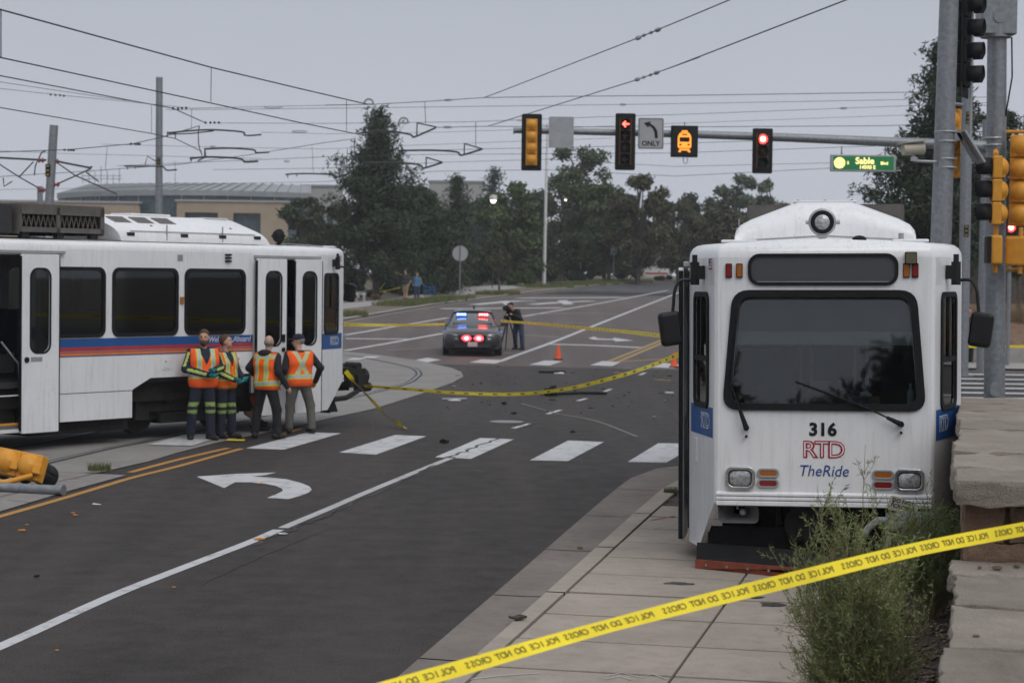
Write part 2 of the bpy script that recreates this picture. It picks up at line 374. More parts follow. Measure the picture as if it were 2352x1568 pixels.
def drape(name, pts, dz, m, parent=None, th=0., kind=None, zfun=None):
    """a sheet that follows the ground; pts = outline in plan"""
    bm = bmesh.new(); vs_ = [bm.verts.new((p[0], p[1], 0)) for p in pts]; f = bm.faces.new(vs_)
    bmesh.ops.triangulate(bm, faces=[f])
    ys = [p[1] for p in pts]
    for y in YB:
        if min(ys) < y < max(ys): bmesh.ops.bisect_plane(bm, geom=bm.verts[:]+bm.edges[:]+bm.faces[:], plane_co=(0, y, 0), plane_no=(0, 1, 0))
    for v in bm.verts: v.co.z = gz(v.co.y)+dz
    bmesh.ops.recalc_face_normals(bm, faces=bm.faces)
    if bm.faces[:] and sum(q.normal.z for q in bm.faces) < 0: bmesh.ops.reverse_faces(bm, faces=bm.faces)
    if th:
        r = bmesh.ops.extrude_face_region(bm, geom=bm.faces[:])
        for v in [g for g in r['geom'] if isinstance(g, bmesh.types.BMVert)]: v.co.z += th
        bmesh.ops.recalc_face_normals(bm, faces=bm.faces)
    me = bpy.data.meshes.new(name); bm.to_mesh(me); bm.free(); o = link(name, me, m, parent)
    if kind: o['kind'] = kind
    return o
def gp(*px): return [G(x, y).xy[:] for x, y in px]
def strip(pts, wd):
    """outline of a band of width wd along a plan polyline"""
    pts = [Vector(p[:2]) for p in pts]; L_, R_ = [], []
    for i, p in enumerate(pts):
        d = (pts[min(i+1, len(pts)-1)]-pts[max(i-1, 0)]).normalized(); n = Vector((-d.y, d.x)); L_.append((p+n*wd/2)[:]); R_.append((p-n*wd/2)[:])
    return L_+R_[::-1]
def spline(pts, k=8):
    P = [Vector(p) for p in pts]; P = [P[0]*2-P[1]]+P+[P[-1]*2-P[-2]]; out = []
    for i in range(1, len(P)-2):
        for j in range(k):
            t_ = j/k; a, b, c, d = P[i-1], P[i], P[i+1], P[i+2]
            out.append(.5*((2*b)+(c-a)*t_+(2*a-5*b+4*c-d)*t_*t_+(3*b-a-3*c+d)*t_**3))
    return out+[P[-2]]
def npmesh(name, V, Fq, m, parent=None, smooth=False):
    """numpy verts (n,3) and quads or tris (m,k)"""
    me = bpy.data.meshes.new(name); k = Fq.shape[1]; me.vertices.add(len(V)); me.vertices.foreach_set('co', V.astype(np.float32).ravel())
    me.loops.add(Fq.size); me.loops.foreach_set('vertex_index', Fq.astype(np.int32).ravel()); me.polygons.add(len(Fq))
    me.polygons.foreach_set('loop_start', np.arange(0, Fq.size, k, dtype=np.int32)); me.update(calc_edges=True); me.validate()
    return link(name, me, m, parent, smooth)
# ---- signed distance fields turned into smooth meshes (bodies, clothes, rounded shapes)
def rcone(P, a, b, r1, r2):
    a, b = np.array(a, float), np.array(b, float); ba = b-a; t_ = np.clip(((P-a)@ba)/max(ba@ba, 1e-9), 0, 1)
    return np.linalg.norm(P-a-t_[..., None]*ba, axis=-1)-(r1+(r2-r1)*t_)
def ellip(P, c, r):
    q = (P-np.array(c))/np.array(r); k = np.linalg.norm(q, axis=-1); return (k-1)*min(r)
def smin(a, b, k): h = np.clip(.5+.5*(b-a)/k, 0, 1); return b+(a-b)*h-k*h*(1-h)
def sunion(L_, k):
    d = L_[0]
    for e_ in L_[1:]: d = smin(d, e_, k)
    return d
def surfnet(fn, lo, hi, h):
    lo = np.array(lo, float); n = np.ceil((np.array(hi)-lo)/h).astype(int)+1
    I = np.stack(np.meshgrid(*[np.arange(k) for k in n], indexing='ij'), -1); Fv = fn(lo+I*h)
    cs = [Fv[i:n[0]-1+i, j:n[1]-1+j, k:n[2]-1+k] for i in (0, 1) for j in (0, 1) for k in (0, 1)]
    s_ = sum((c < 0).astype(int) for c in cs); act = (s_ > 0) & (s_ < 8)
    off = [(i, j, k) for i in (0, 1) for j in (0, 1) for k in (0, 1)]
    acc = np.zeros(act.shape+(3,)); cnt = np.zeros(act.shape)
    for p in range(8):
        for q in range(p+1, 8):
            if sum(abs(off[p][x]-off[q][x]) for x in range(3)) != 1: continue
            A, B = cs[p], cs[q]; cr = (A < 0) != (B < 0); t_ = np.where(cr, A/np.where(A == B, 1, A-B), 0)
            pos = np.array(off[p])+t_[..., None]*(np.array(off[q])-np.array(off[p])); acc += pos*cr[..., None]; cnt += cr
    idx = -np.ones(act.shape, int); ids = np.argwhere(act); idx[act] = np.arange(len(ids))
    V = lo+(ids+acc[act]/cnt[act][:, None])*h; Q = []
    for ax in range(3):
        sl_ = [slice(1, -1)]*3; sl_[ax] = slice(0, -1); s2 = list(sl_); s2[ax] = slice(1, None)
        A, B = Fv[tuple(sl_)], Fv[tuple(s2)]; cr = np.argwhere((A < 0) != (B < 0))
        if not len(cr): continue
        sg = (A < 0)[tuple(cr.T)]; base = cr.copy()
        for x in range(3):
            if x != ax: base[:, x] += 1
        u, w_ = [x for x in range(3) if x != ax]; c = []
        for du, dw in ((-1, -1), (0, -1), (0, 0), (-1, 0)):
            b_ = base.copy(); b_[:, u] += du; b_[:, w_] += dw; c.append(idx[tuple(b_.T)])
        q = np.stack(c, -1); flip = sg if ax == 1 else ~sg; q[flip] = q[flip][:, ::-1]; Q.append(q)
    Q = np.concatenate(Q) if Q else np.zeros((0, 4), int); Q = Q[(Q >= 0).all(1)]
    return V, Q
def sdf(name, fn, lo, hi, h, m, parent=None):
    V, Q = surfnet(fn, lo, hi, h); return npmesh(name, V, Q[:, ::-1], m, parent, True)

# ================================================================== GROUND AND ROADS
def r4(x, y): return ((1300+x/1.568)*.5742, (900+y/1.568)*.5742)
def r8(x, y): return (x/1.386*.5742, (1600+y/1.386)*.5742)
def z4(x, y): return ((1300+x/2.352)*.5742, (950+y/2.352)*.5742)
def z8(x, y): return (x/3.92*.5742, (1700+y/3.92)*.5742)
g = drape('ground', [(-500, -60), (500, -60), (500, 45), (500, 195), (500, 1500), (-500, 1500), (-500, 195), (-500, 45)], -.03, 'ground', kind='structure')
curbL = gp((790, 736), (917, 714), (991, 702), (1088, 690), (1200, 675), (1321, 660), (1440, 652), (1520, 648))
road = drape('road', [(-70, -10), (60, -10), (60, 66), (19, 66), (36, 150), (44, 190), (30, 192)]+curbL[::-1]+[(-14, 84), (-70, 80)], 0, 'asphalt', kind='structure')
def onroad(name, pts, m, dz=.004): return drape(name, pts, dz, m, road)
def line(px, wd, m, name='lane_line', dz=.004): return onroad(name, strip(spline(gp(*px), 4) if len(px) > 2 else gp(*px), wd), m, dz)
# older, redder surface across the junction and the darker resurfaced stretch far up the road
farpoly = [(-69, 62), (-12, 63.5), (-4, 60.5), (4, 58.8), (20, 57.5), (19, 66), (25, 96)]+[(28.5, 128), (24, 131)]+[G(*p).xy[:] for p in ((1330, 668), (1200, 679))]+[(c[0]+.6, c[1]-.3) for c in curbL[3::-1]]+[(-14, 83.4), (-69, 79)]
onroad('old_surface', farpoly, 'asphalt_far', .003)
onroad('resurfaced_stretch', [(29.2, 128.5), (35.5, 150), (43, 189), (30, 190)]+[(c[0]+.7, c[1]-.2) for c in curbL[:3:-1]]+[(6, 131)], 'asphalt_dark', .003)
# ---- near crosswalk
for q in ([(564, 1030), (652, 1033), (784, 995), (707, 993)], [(779, 1039), (864, 1044), (979, 1002), (908, 999)], [(999, 1050), (1082, 1054), (1180, 1009), (1103, 1006)],
          [(1217, 1057), (1305, 1059), (1387, 1015), (1305, 1012)], [(1442, 1061), (1530, 1063), (1606, 1020), (1512, 1018)]):
    onroad('crosswalk_stripe', gp(*q), 'white_line')
# ---- far crosswalk
for q in ([(510, 858), (612, 866), (730, 846), (640, 833)], [(905, 862), (1070, 870), (1130, 848), (985, 843)], [(1282, 876), (1410, 882), (1492, 855), (1380, 850)],
          [(1662, 880), (1800, 886), (1855, 862), (1740, 854)], [(2055, 893), (2190, 899), (2240, 876), (2120, 866)]):
    onroad('crosswalk_stripe', gp(*[r4(*p) for p in q]), 'white_far', .008)
# ---- side-street crosswalk on the right
for Yc in (58.5, 56.2, 54.0, 52.0, 49.9, 47.8, 45.8):
    onroad('crosswalk_stripe', [(9.5, Yc-.3), (27, Yc-.55), (27, Yc+.05), (9.5, Yc+.3)], 'white_far', .008)
# ---- lane lines
line([(-260, 1590), (0, 1485), (249, 1374), (414, 1308), (572, 1246), (640, 1217)], .13, 'white_line')
line([(650, 1213), (679, 1200), (760, 1166), (829, 1136), (930, 1094), (1000, 1066), (1040, 1050)], .12, 'white_line_worn')
for a, b in (((1180, 1275), (1285, 1245)), ((1395, 1185), (1478, 1160)), ((1585, 1103), (1640, 1088)), ((1740, 1050), (1795, 1028)), ((1972, 941), (2010, 926))):
    line([r4(*a), r4(*b)], .10, 'white_line', 'dash')
line([r8(0, 645), r8(250, 575), r8(500, 500), r8(740, 430), r8(1000, 365), r8(1340, 270)], .11, 'yellow_line', 'yellow_line')
line([(-200, 1245), (0, 1187)], .11, 'yellow_line', 'yellow_line', .005)
line([r8(720, 402), r8(1000, 327), r8(1265, 266)], .11, 'yellow_line', 'yellow_line')
line([r8(1560, 190), r8(1670, 158)], .11, 'yellow_line', 'yellow_line')
arrow = [(1090, 425), (1320, 410), (1535, 403), (1470, 418), (1395, 426), (1500, 430), (1590, 440), (1670, 460), (1715, 480), (1729, 498), (1710, 515), (1670, 530), (1600, 550), (1480, 543), (1530, 523), (1568, 506), (1565, 494), (1530, 478), (1470, 465), (1390, 458), (1305, 456), (1275, 471), (1243, 490)]
onroad('turn_arrow', gp(*[r8(*p) for p in arrow]), 'white_line')
# ---- far markings
for pts, wd, mt in (([(1095, 856), (1250, 800), (1480, 715), (1900, 548), (2300, 392)], .20, 'white_far'), ([(125, 788), (740, 680)], .24, 'white_far'), ([(125, 690), (770, 582)], .24, 'white_far'),
                    ([(130, 713), (520, 716)], .5, 'white_far'), ([(730, 525), (1500, 520)], .9, 'white_far'), ([(1240, 574), (1740, 488), (2150, 410)], .24, 'white_far'),
                    ([(1390, 747), (1700, 756), (1985, 770)], .55, 'white_far'), ([(1210, 459), (1880, 455)], 1.1, 'white_far'), ([(930, 500), (1190, 478), (1320, 476)], .8, 'white_far'), ([(1300, 498), (1470, 486), (1680, 477)], .8, 'white_far'),
                    ([(380, 785), (740, 770)], .3, 'faint_line'), ([(1110, 800), (1200, 808)], .35, 'faint_line'), ([(1240, 690), (1480, 704)], .5, 'faint_line'), ([(1330, 560), (1600, 553), (1850, 560)], .6, 'faint_line'),
                    ([(1460, 1185), (1700, 1230), (1960, 1330)], .07, 'faint_line'), ([(1230, 1120), (1460, 1185)], .06, 'faint_line'), ([(1350, 612), (1650, 618)], .5, 'faint_line')):
    line([r4(*p) for p in pts], wd, mt, 'lane_line', .008)
onroad('lane_arrow', gp(*[r4(*p) for p in ((1652, 710), (1690, 701), (1712, 712), (1800, 716), (1812, 708), (1936, 725), (1822, 732), (1812, 722), (1705, 720), (1685, 720))]), 'white_far', .009)
for q in ([(1095, 478), (1150, 476), (1190, 498), (1130, 502)], [(1455, 474), (1515, 472), (1560, 496), (1500, 500)]): onroad('lane_symbol', gp(*[r4(*p) for p in q]), 'white_far', .010)
line([r4(1780, 856), r4(1900, 808), r4(2110, 722)], .16, 'yellow_far', 'yellow_line', .008); line([r4(1832, 860), r4(1960, 806), r4(2125, 735)], .16, 'yellow_far', 'yellow_line', .008)
line([r4(1850, 858), r4(2060, 845), r4(2260, 830)], .22, 'yellow_far', 'yellow_line', .009)
for a, b in (((1815, 925), (1895, 932)), ((2065, 968), (2165, 976))): line([r4(*a), r4(*b)], .18, 'yellow_far', 'dash', .008)
# ---- cracks, tar seams, patches
def crack(px, wd, name='crack', jit=.05, dz=.0065):
    P = spline([Vector((*G(*p).xy, 0)) for p in px], 7); P = [(p.x+random.uniform(-jit, jit), p.y+random.uniform(-jit, jit)*1.5) for p in P]
    return onroad(name, strip(P, wd), 'joint', dz)
crack([(585, 1252), (640, 1228), (700, 1205), (760, 1178), (830, 1147), (930, 1103), (1005, 1068)], .045)
crack([r4(752, 1466), r4(900, 1412), r4(1060, 1348), r4(1190, 1300), r4(1260, 1262), r4(1400, 1222)], .05)
crack([(680, 1208), (740, 1190), (800, 1168)], .03); crack([r4(300, 1320), r4(290, 1240), r4(200, 1170)], .04, 'tyre_mark', .01)
crack([(460, 1345), (620, 1270), (760, 1215)], .012, jit=.02)
mh = G(*r4(1140, 1234)); cover = drape('manhole_cover', [(mh.x+.33*cos(a*pi/12), mh.y+.33*sin(a*pi/12)) for a in range(24)], .006, 'steel', road)
drape('manhole_rim', [(mh.x+.40*cos(a*pi/12), mh.y+.40*sin(a*pi/12)) for a in range(24)], .004, 'joint', road)
# ---- oil and tyre stains on the asphalt (marks with a shape of their own)
M['stain'] = mat('oil_stain', (.028, .026, .026), .6, var=.3, vs=2)
def blob(px, rx, ry, dz, par, m, name='stain', z0=None):
    c = G(*px) if z0 is None else G(px[0], px[1], z0); ph = random.random()*6
    pts = [(c.x+rx*cos(a)*(1+.25*sin(3*a+ph)+.15*sin(5*a+2*ph)), c.y+ry*sin(a)*(1+.25*sin(2*a+ph)+.12*sin(7*a))) for a in [i*pi/14 for i in range(28)]]
    if z0 is None: return drape(name, pts, dz, m, par)
    me = bpy.data.meshes.new(name); me.from_pydata([(p[0], p[1], z0+dz) for p in pts], [], [tuple(range(28))]); return link(name, me, m, par)

# ---- concrete track slab with rails
slabpx = [(0, 1177), (146, 1133), (290, 1093), (217, 1089), (344, 1060), (402, 1042), (494, 1019), (600, 997), (720, 970), (861, 939), (980, 901), (1040, 879), (1064, 866), (1060, 855), (1039, 846), (966, 829), (880, 817), (794, 808)]
sp_ = gp(*slabpx)
slab = drape('track_slab', [(-40, 10), (-8.3, 10)]+sp_+[(-20, 72), (-40, 72)], .012, 'concrete_track', kind='structure')
def onslab(name, pts, m, dz): return drape(name, pts, .012+dz, m, slab)
rail1 = [(-9.2, 12.)]+gp((123, 1061), (344, 1013), (640, 949), (820, 911), (929, 883), (958, 866), (962, 858), (954, 849), (929, 841), (856, 826), (780, 815))+[(-12., 70.5)]
r1 = [Vector((p[0], p[1], 0)) for p in rail1]; r1 = spline(r1, 8)
def offset(P, d):
    out = []
    for i, p in enumerate(P):
        t_ = (P[min(i+1, len(P)-1)]-P[max(i-1, 0)]).normalized(); out.append(p+Vector((-t_.y, t_.x, 0))*d)
    return out
for d in (0, 1.5, 5.2, 6.7):
    P = offset(r1, d)
    if d > 3: P = [p for p in P if p.y < 48]
    onslab('rail_groove', strip([(p.x, p.y) for p in P], .19), 'joint', .004); onslab('rail', strip([(p.x, p.y) for p in P], .07), 'steel', .009)
for q in ([(340, 1024), (440, 1027), (520, 1002), (430, 999)],): onslab('crosswalk_stripe', gp(*q), 'white_line', .012)
for q in ([(130, 852), (215, 852), (265, 838), (170, 838)], [(225, 838), (310, 840), (350, 828), (270, 826)]): onslab('crosswalk_stripe', gp(*[r4(*p) for p in q]), 'white_far', .014)
for a, b in (((860, 750), (1480, 772)), ((0, 1140), (600, 1010)), ((720, 942), (1500, 772)), ((120, 1195), (470, 1230))): onslab('slab_joint', strip(gp(z8(*a), z8(*b)), .018), 'joint', .004)
M['survey_red'] = mat('survey_paint_red', (.30, .09, .07), .9, var=.4, vs=14)
for a, b in (((780, 815), (1080, 822)), ((1150, 852), (1230, 858)), ((760, 852), (920, 850)), ((1740, 655), (1900, 660))): onslab('survey_mark', strip(gp(z8(*a), z8(*b)), .03), 'survey_red', .006)
for i in range(7):
    p0 = r1[18+i*6]; d = (r1[19+i*6]-p0).normalized(); n = Vector((-d.y, d.x, 0)); onslab('slab_joint', strip([(p0-n*1.0).xy[:], (p0+n*2.6).xy[:]], .02), 'joint', .0045)

# ================================================================== NEAR SIDEWALK, KERB, PLANTING BED
ZS = .05
HJ = radians(12.6); dJ = Vector((sin(HJ), cos(HJ), 0)); nJ = Vector((cos(HJ), -sin(HJ), 0)); J0 = G(1540, 1560, ZS)
eA = [Vector(G(x, y, .004)) for x, y in ((780, 1668), (920, 1547), (1175, 1328), (1430, 1110), (1490, 1082), (1530, 1069), (1562, 1063))]
eA = [eA[0]-(eA[1]-eA[0])*4]+eA+[Vector((4.2, 30.6, 0)), Vector((8., 31.6, 0)), Vector((22., 30.5, 0))]; eA = spline(eA, 6)
bk = [Vector(G(x, y, ZS)) for x, y in ((950, 1677), (1070, 1568), (1300, 1360), (1540, 1142))]; bk = [bk[0]-(bk[1]-bk[0])*4]+bk+[Vector((2.55, 27.2, 0)), Vector((3.5, 29.2, 0)), Vector((5.2, 30.2, 0)), Vector((8.5, 30.7, 0)), Vector((22., 29.6, 0))]; bk = spline(bk, 6)
sw = MB().add([(p.x, p.y, .022) for p in bk]+[(22, 12, .022), (3.0, 6, .022)], [tuple(range(len(bk)+2))]).build('sidewalk', 'joint'); sw['kind'] = 'structure'
def resample(P, step):
    out = [P[0]]; acc = 0
    for a, b in zip(P, P[1:]):
        L_ = (b-a).length
        while acc+L_ >= step:
            t_ = (step-acc)/L_; a = a+(b-a)*t_; out.append(a); L_ = (b-a).length; acc = 0
        acc += L_
    return out
ra = resample(eA, 1.5); 
def nearest(P, q): return min(P, key=lambda p: (p.xy-q.xy).length)
bkf = resample(bk, .05)
for i in range(0, len(ra)-2, 2):
    a, a1, b = ra[i], ra[i+1], ra[i+2]; g_ = .012
    def pt(q, k): n_ = nearest(bkf, q); v = q.lerp(n_, k); return v
    rows = []
    for q in (a.lerp(a1, g_), a1, b.lerp(a1, g_)):
        rows.append([(*pt(q, k).xy, z) for k, z in ((.0, .003), (.012, .008), (.45, .004), (.70, .010), (.72, .010))])
    MB().grid(rows).build('gutter', 'gutter', sw)
    rows = []
    for q in (a.lerp(a1, g_), a1, b.lerp(a1, g_)):
        rows.append([(*pt(q, k).xy, z) for k, z in ((.715, .0), (.725, .045), (.745, .056), (.985, .056), (.986, .0))])
    MB().grid(rows).build('kerb', 'concrete', sw)
slabv = 0
for i in range(-8, 13):
    t0 = i*1.14+.12+.028; t1 = t0+1.084
    def cb(t_):
        o = J0+dJ*t_; best = min(bkf, key=lambda p: abs((p-o).dot(dJ)) + (0 if (p-o).dot(nJ) < .3 else 50)); return best+nJ*.012
    c0, c1 = cb(t0), cb(t1)
    for (A, B, Cc, D) in ((c0, J0+dJ*t0-nJ*.011, J0+dJ*t1-nJ*.011, c1), (J0+dJ*t0+nJ*.011, J0+dJ*t0+nJ*1.35, J0+dJ*t1+nJ*1.35, J0+dJ*t1+nJ*.011)):
        if i > 8 and A is c0: continue
        dz = random.uniform(-.003, .003)
        MB().prism([(p.x, p.y, .012) for p in (A, B, Cc, D)], (0, 0, ZS-.012+dz)).build('sidewalk_slab', 'concrete', sw, bevel=.006)
for px, rx, ry in (((1625, 1383), .20, .15), ((1772, 1388), .10, .12), ((1560, 1340), .14, .08), ((1735, 1372), .08, .05)): blob(px, rx, ry, .0045, sw, 'stain', 'damp_stain', ZS)
M['chalk'] = mat('chalk_mark', (.42, .42, .42), .9, var=.4, vs=30)
def swmark(px, wd, m, name='survey_mark'):
    o = strip([G(x, y, ZS).xy for x, y in px], wd); me = bpy.data.meshes.new(name); me.from_pydata([(p[0], p[1], ZS+.0055) for p in o], [], [(k, k+1, len(o)-2-k, len(o)-1-k) for k in range(len(px)-1)]); return link(name, me, m, sw)
for px in ([(1395, 1552), (1430, 1545), (1470, 1556), (1500, 1548), (1530, 1560)], [(1390, 1560), (1425, 1553), (1450, 1562)], [(1492, 1216), (1525, 1207), (1540, 1204)], [(1495, 1247), (1545, 1252)], [(1080, 1560), (1150, 1552), (1240, 1546)]): swmark(px, .014, 'chalk')
for px in ([(1460, 1131), (1520, 1125), (1552, 1118)], [(1470, 1141), (1548, 1135)], [(1500, 1150), (1552, 1146)], [(1495, 1195), (1550, 1185)]): swmark(px, .03, 'survey_red')
# joint in the kerb apron and litter in the gutter
bed = MB().add([tuple((J0+dJ*t_+nJ*1.36).xy)+(.035,) for t_ in (-9, 16)]+[(9.5, 29, .035), (9.5, 6, .035)], [(0, 3, 2, 1)]).build('planting_bed', 'soil'); bed['kind'] = 'structure'
npb = 9000
t_ = RNG.uniform(-6.5, 7.5, npb); s_ = RNG.uniform(1.4, 3.2, npb); cen = np.array(J0)[None]+t_[:, None]*np.array(dJ)[None]+s_[:, None]*np.array(nJ)[None]; cen[:, 2] = .037+RNG.uniform(0, .018, npb)
octv = np.array([(1, 0, 0), (0, 1, 0), (-1, 0, 0), (0, -1, 0), (0, 0, 1), (0, 0, -1), (.7, .7, .45), (-.7, .7, .4), (-.7, -.7, .45), (.7, -.7, .4)], float)
octf = np.array([(0, 6, 4), (6, 1, 4), (1, 7, 4), (7, 2, 4), (2, 8, 4), (8, 3, 4), (3, 9, 4), (9, 0, 4), (0, 5, 6), (6, 5, 1), (1, 5, 7), (7, 5, 2), (2, 5, 8), (8, 5, 3), (3, 5, 9), (9, 5, 0)])
an = RNG.uniform(0, 6.28, npb); sz = RNG.uniform(.010, .024, npb)[:, None]*RNG.uniform(.7, 1.3, (npb, 3)); sz[:, 2] *= .7
V = octv[None]*sz[:, None]; V = np.stack([V[..., 0]*np.cos(an)[:, None]-V[..., 1]*np.sin(an)[:, None], V[..., 0]*np.sin(an)[:, None]+V[..., 1]*np.cos(an)[:, None], V[..., 2]], -1)+cen[:, None]
pb = npmesh('gravel', V.reshape(-1, 3), (octf[None]+np.arange(npb)[:, None, None]*10).reshape(-1, 3), 'pebble', None, True); tag(pb, 'brown pea gravel covering the planting bed by the wall', 'gravel', kind='stuff')

# ================================================================== STONE WALL
HW = radians(12.9); dW = Vector((sin(HW), cos(HW), 0)); nW = Vector((cos(HW), -sin(HW), 0)); W0 = Vector((2.80, 12.28, 0))
from mathutils import noise as mnoise
def rough_stone(name, t0, t1, s0, s1, z0, z1, m, par, amp=.012, cuts=5, top=.10):
    bm = bmesh.new(); bmesh.ops.create_cube(bm, size=1.0); bmesh.ops.subdivide_edges(bm, edges=bm.edges[:], cuts=cuts, use_grid_fill=True)
    sd_ = Vector((random.random()*50, random.random()*50, random.random()*50))
    for v in bm.verts:
        u = Vector(v.co); e_ = max(abs(u.x), abs(u.y)); onside = e_ > .49
        P = W0+nW*(s0+(s1-s0)*(u.x+.5))+dW*(t0+(t1-t0)*(u.y+.5)); P.z = z0+(z1-z0)*(u.z+.5)
        nz = mnoise.noise_vector(P*9+sd_)*amp+mnoise.noise_vector(P*26+sd_)*amp*.5
        if not onside: nz *= top
        edge = sum(abs(abs(c)-.5) < .01 for c in u)
        if edge >= 2:
            c_ = W0+nW*(s0+s1)/2+dW*(t0+t1)/2; c_.z = (z0+z1)/2; nz += (c_-P).normalized()*amp*.35
        v.co = P+nz
    bmesh.ops.recalc_face_normals(bm, faces=bm.faces); me = bpy.data.meshes.new(name); bm.to_mesh(me); bm.free(); o = link(name, me, m, par, True)
    try: me.set_sharp_from_angle(angle=radians(32))
    except Exception: pass
    return o
wall = empty('stone_wall', W0, 0, 'tan sandstone wall with flat cap slabs, stepping down beside the parked tram', 'wall')
wall.location = (0, 0, 0)
core = MB()
def wbox(mb, t0, t1, s0, s1, z0, z1):
    P = [W0+nW*s+dW*t for t in (t0, t1) for s in (s0, s1)]; mb.add([(p.x, p.y, z) for z in (z0, z1) for p in P], [(0, 1, 3, 2), (4, 6, 7, 5), (0, 4, 5, 1), (2, 3, 7, 6), (0, 2, 6, 4), (1, 5, 7, 3)])
wbox(core, .06, 8.6, .05, .95, 0, 1.5); wbox(core, -7.5, .06, .05, .95, 0, 1.02); core.build('mortar_core', 'mortar', wall)
tt = [-.24, .66, 1.78, 2.92, 4.1, 5.25, 6.4, 7.6, 8.7]
for a, b in zip(tt, tt[1:]): rough_stone('cap_stone', a+.024, b-.024, -.06+random.uniform(-.02, .02), 1.06, 1.475, 1.628+random.uniform(-.004, .004), 'capstone', wall, .022, 10)
tt = [-7.6, -6.5, -5.35, -4.2, -3.05, -1.82, -.62, .03]
for a, b in zip(tt, tt[1:]): rough_stone('cap_stone', a+.024, b-.024, -.05+random.uniform(-.03, .03), 1.06, 1.0, 1.117+random.uniform(-.004, .004), 'capstone', wall, .024, 10)
for z0, z1, xs in ((1.24, 1.468, (0.0, .27, .55, .95)), (1.11, 1.228, (.0, .42, .95)), (.86, .985, (.0, .3, .95))):
    for a, b in zip(xs, xs[1:]): rough_stone('stone_block', -.02, .2, a+.012, b-.012, z0, z1, 'block', wall, .026, 6, 1.)
for z0, z1 in ((1.24, 1.468), (.98, 1.226), (.72, .965), (.46, .705), (.2, .445), (.0, .19)):
    t_ = -7.4 if z1 < 1.0 else .22
    while t_ < 8.4:
        L_ = random.uniform(.45, .85); rough_stone('stone_block', t_+.012, min(t_+L_, 8.55)-.012, 0.0, .12, z0, z1, 'block', wall, .014, 2, 1.); t_ += L_
for i, (px, z, r, lb) in enumerate((((2290, 1308), 1.118, .022, 'pair of dark pebbles on the low wall cap beside the step, larger one'), ((2250, 1305), 1.118, .014, 'tiny pebble on the low wall cap, left of the others'), ((2335, 1303), 1.118, .016, 'dark pebble at the right edge of the low wall cap'), ((2242, 1463), 1.118, .013, 'small orange-brown leaf bit on the nearest cap slab'))):
    P = G(px[0], px[1], z); o = MB().ball((0, 0, r*.55), r, 9, (1.6, 1.0, .6)).build('pebble', 'pebble', None, True); o.location = (P.x, P.y, z); o.rotation_euler = (0, 0, i*1.1); tag(o, lb, 'pebble')

# ================================================================== FAR KERBS, VERGES, PATHS
swU = [(700, 708), (790, 699), (893, 690), (1052, 664), (1186, 653), (1320, 647), (1400, 645)]
swL = [(700, 726), (790, 713), (898, 700), (973, 692), (1064, 681), (1150, 669), (1235, 658), (1330, 651), (1400, 648)]
drape('far_path', gp(*swL)+gp(*swU)[::-1], .075, 'concrete_far', kind='structure')
cL = curbL[:7]; base = [Vector(p) for p in cL]; ext = base[0]+(base[0]-base[1]); base = [ext]+base
swLp = gp(*swL)
verge = drape('verge', [p[:] for p in base]+swLp[::-1], .06, 'verge', kind='structure')
drape('far_kerb', strip([p[:] for p in base], .22), .055, 'concrete_far', kind='structure', th=.05)
drape('far_gutter', strip([(p.x+.35, p.y-.1) for p in base], .55), .012, 'gutter', kind='structure')
def grass_mesh(name, pts, n, h, m, label, wd=.02, lean=.35):
    """blades scattered round plan points (x, y, radius)"""
    P = []
    for _ in range(n):
        x, y, r = random.choice(pts); a = random.random()*6.28; q = r*sqrt(random.random()); P.append((x+q*cos(a), y+q*sin(a)))
    P = np.array(P); z = np.array([gz(y) for y in P[:, 1]])+.05; a = RNG.uniform(0, 6.28, n); hh = h*RNG.uniform(.5, 1.2, n); l = RNG.uniform(0, lean, n)*hh; b = RNG.uniform(0, 6.28, n)
    u = np.stack([np.cos(a), np.sin(a), 0*a], -1)*wd; B = np.stack([P[:, 0], P[:, 1], z], -1); T = B+np.stack([l*np.cos(b), l*np.sin(b), hh], -1)
    V = np.stack([B-u, B+u, T], 1).reshape(-1, 3); o = npmesh(name, V, np.arange(3*n).reshape(-1, 3), m); return tag(o, label, 'grass', kind='stuff')
tufts = [(*G(*z4(x, y)).xy, 1.3) for x, y in ((660, 650), (720, 645), (800, 635), (870, 630), (950, 622), (1040, 610), (1130, 600), (1210, 588), (1600, 545), (1660, 540))]+[(*G(*z4(270, 750)).xy, .7)]
grass_mesh('verge_grass', tufts, 4500, .30, 'grass', 'green grass tufts on the bare verge beside the far road', .03)
lawn = [(*G(x, y).xy, 2.2) for x, y in ((1290, 657), (1330, 655), (1360, 653), (1400, 651), (1250, 661), (1440, 649))]
grass_mesh('lawn_strip', lawn, 5000, .22, 'grass', 'strip of short green lawn under the far street trees', .05)
tuft2 = G(*z8(1560, 765)); grass_mesh('weed_tuft', [(tuft2.x, tuft2.y, .16)], 260, .11, 'grass', 'small weed tuft growing at the corner of the track slab', .007, .9)
tuft3 = G(1545, 1131, ZS); o3 = grass_mesh('weed_tuft', [(tuft3.x, tuft3.y, .12)], 260, .07, 'grass', 'small weed tuft in the kerb joint beside the tram door', .006, .9)
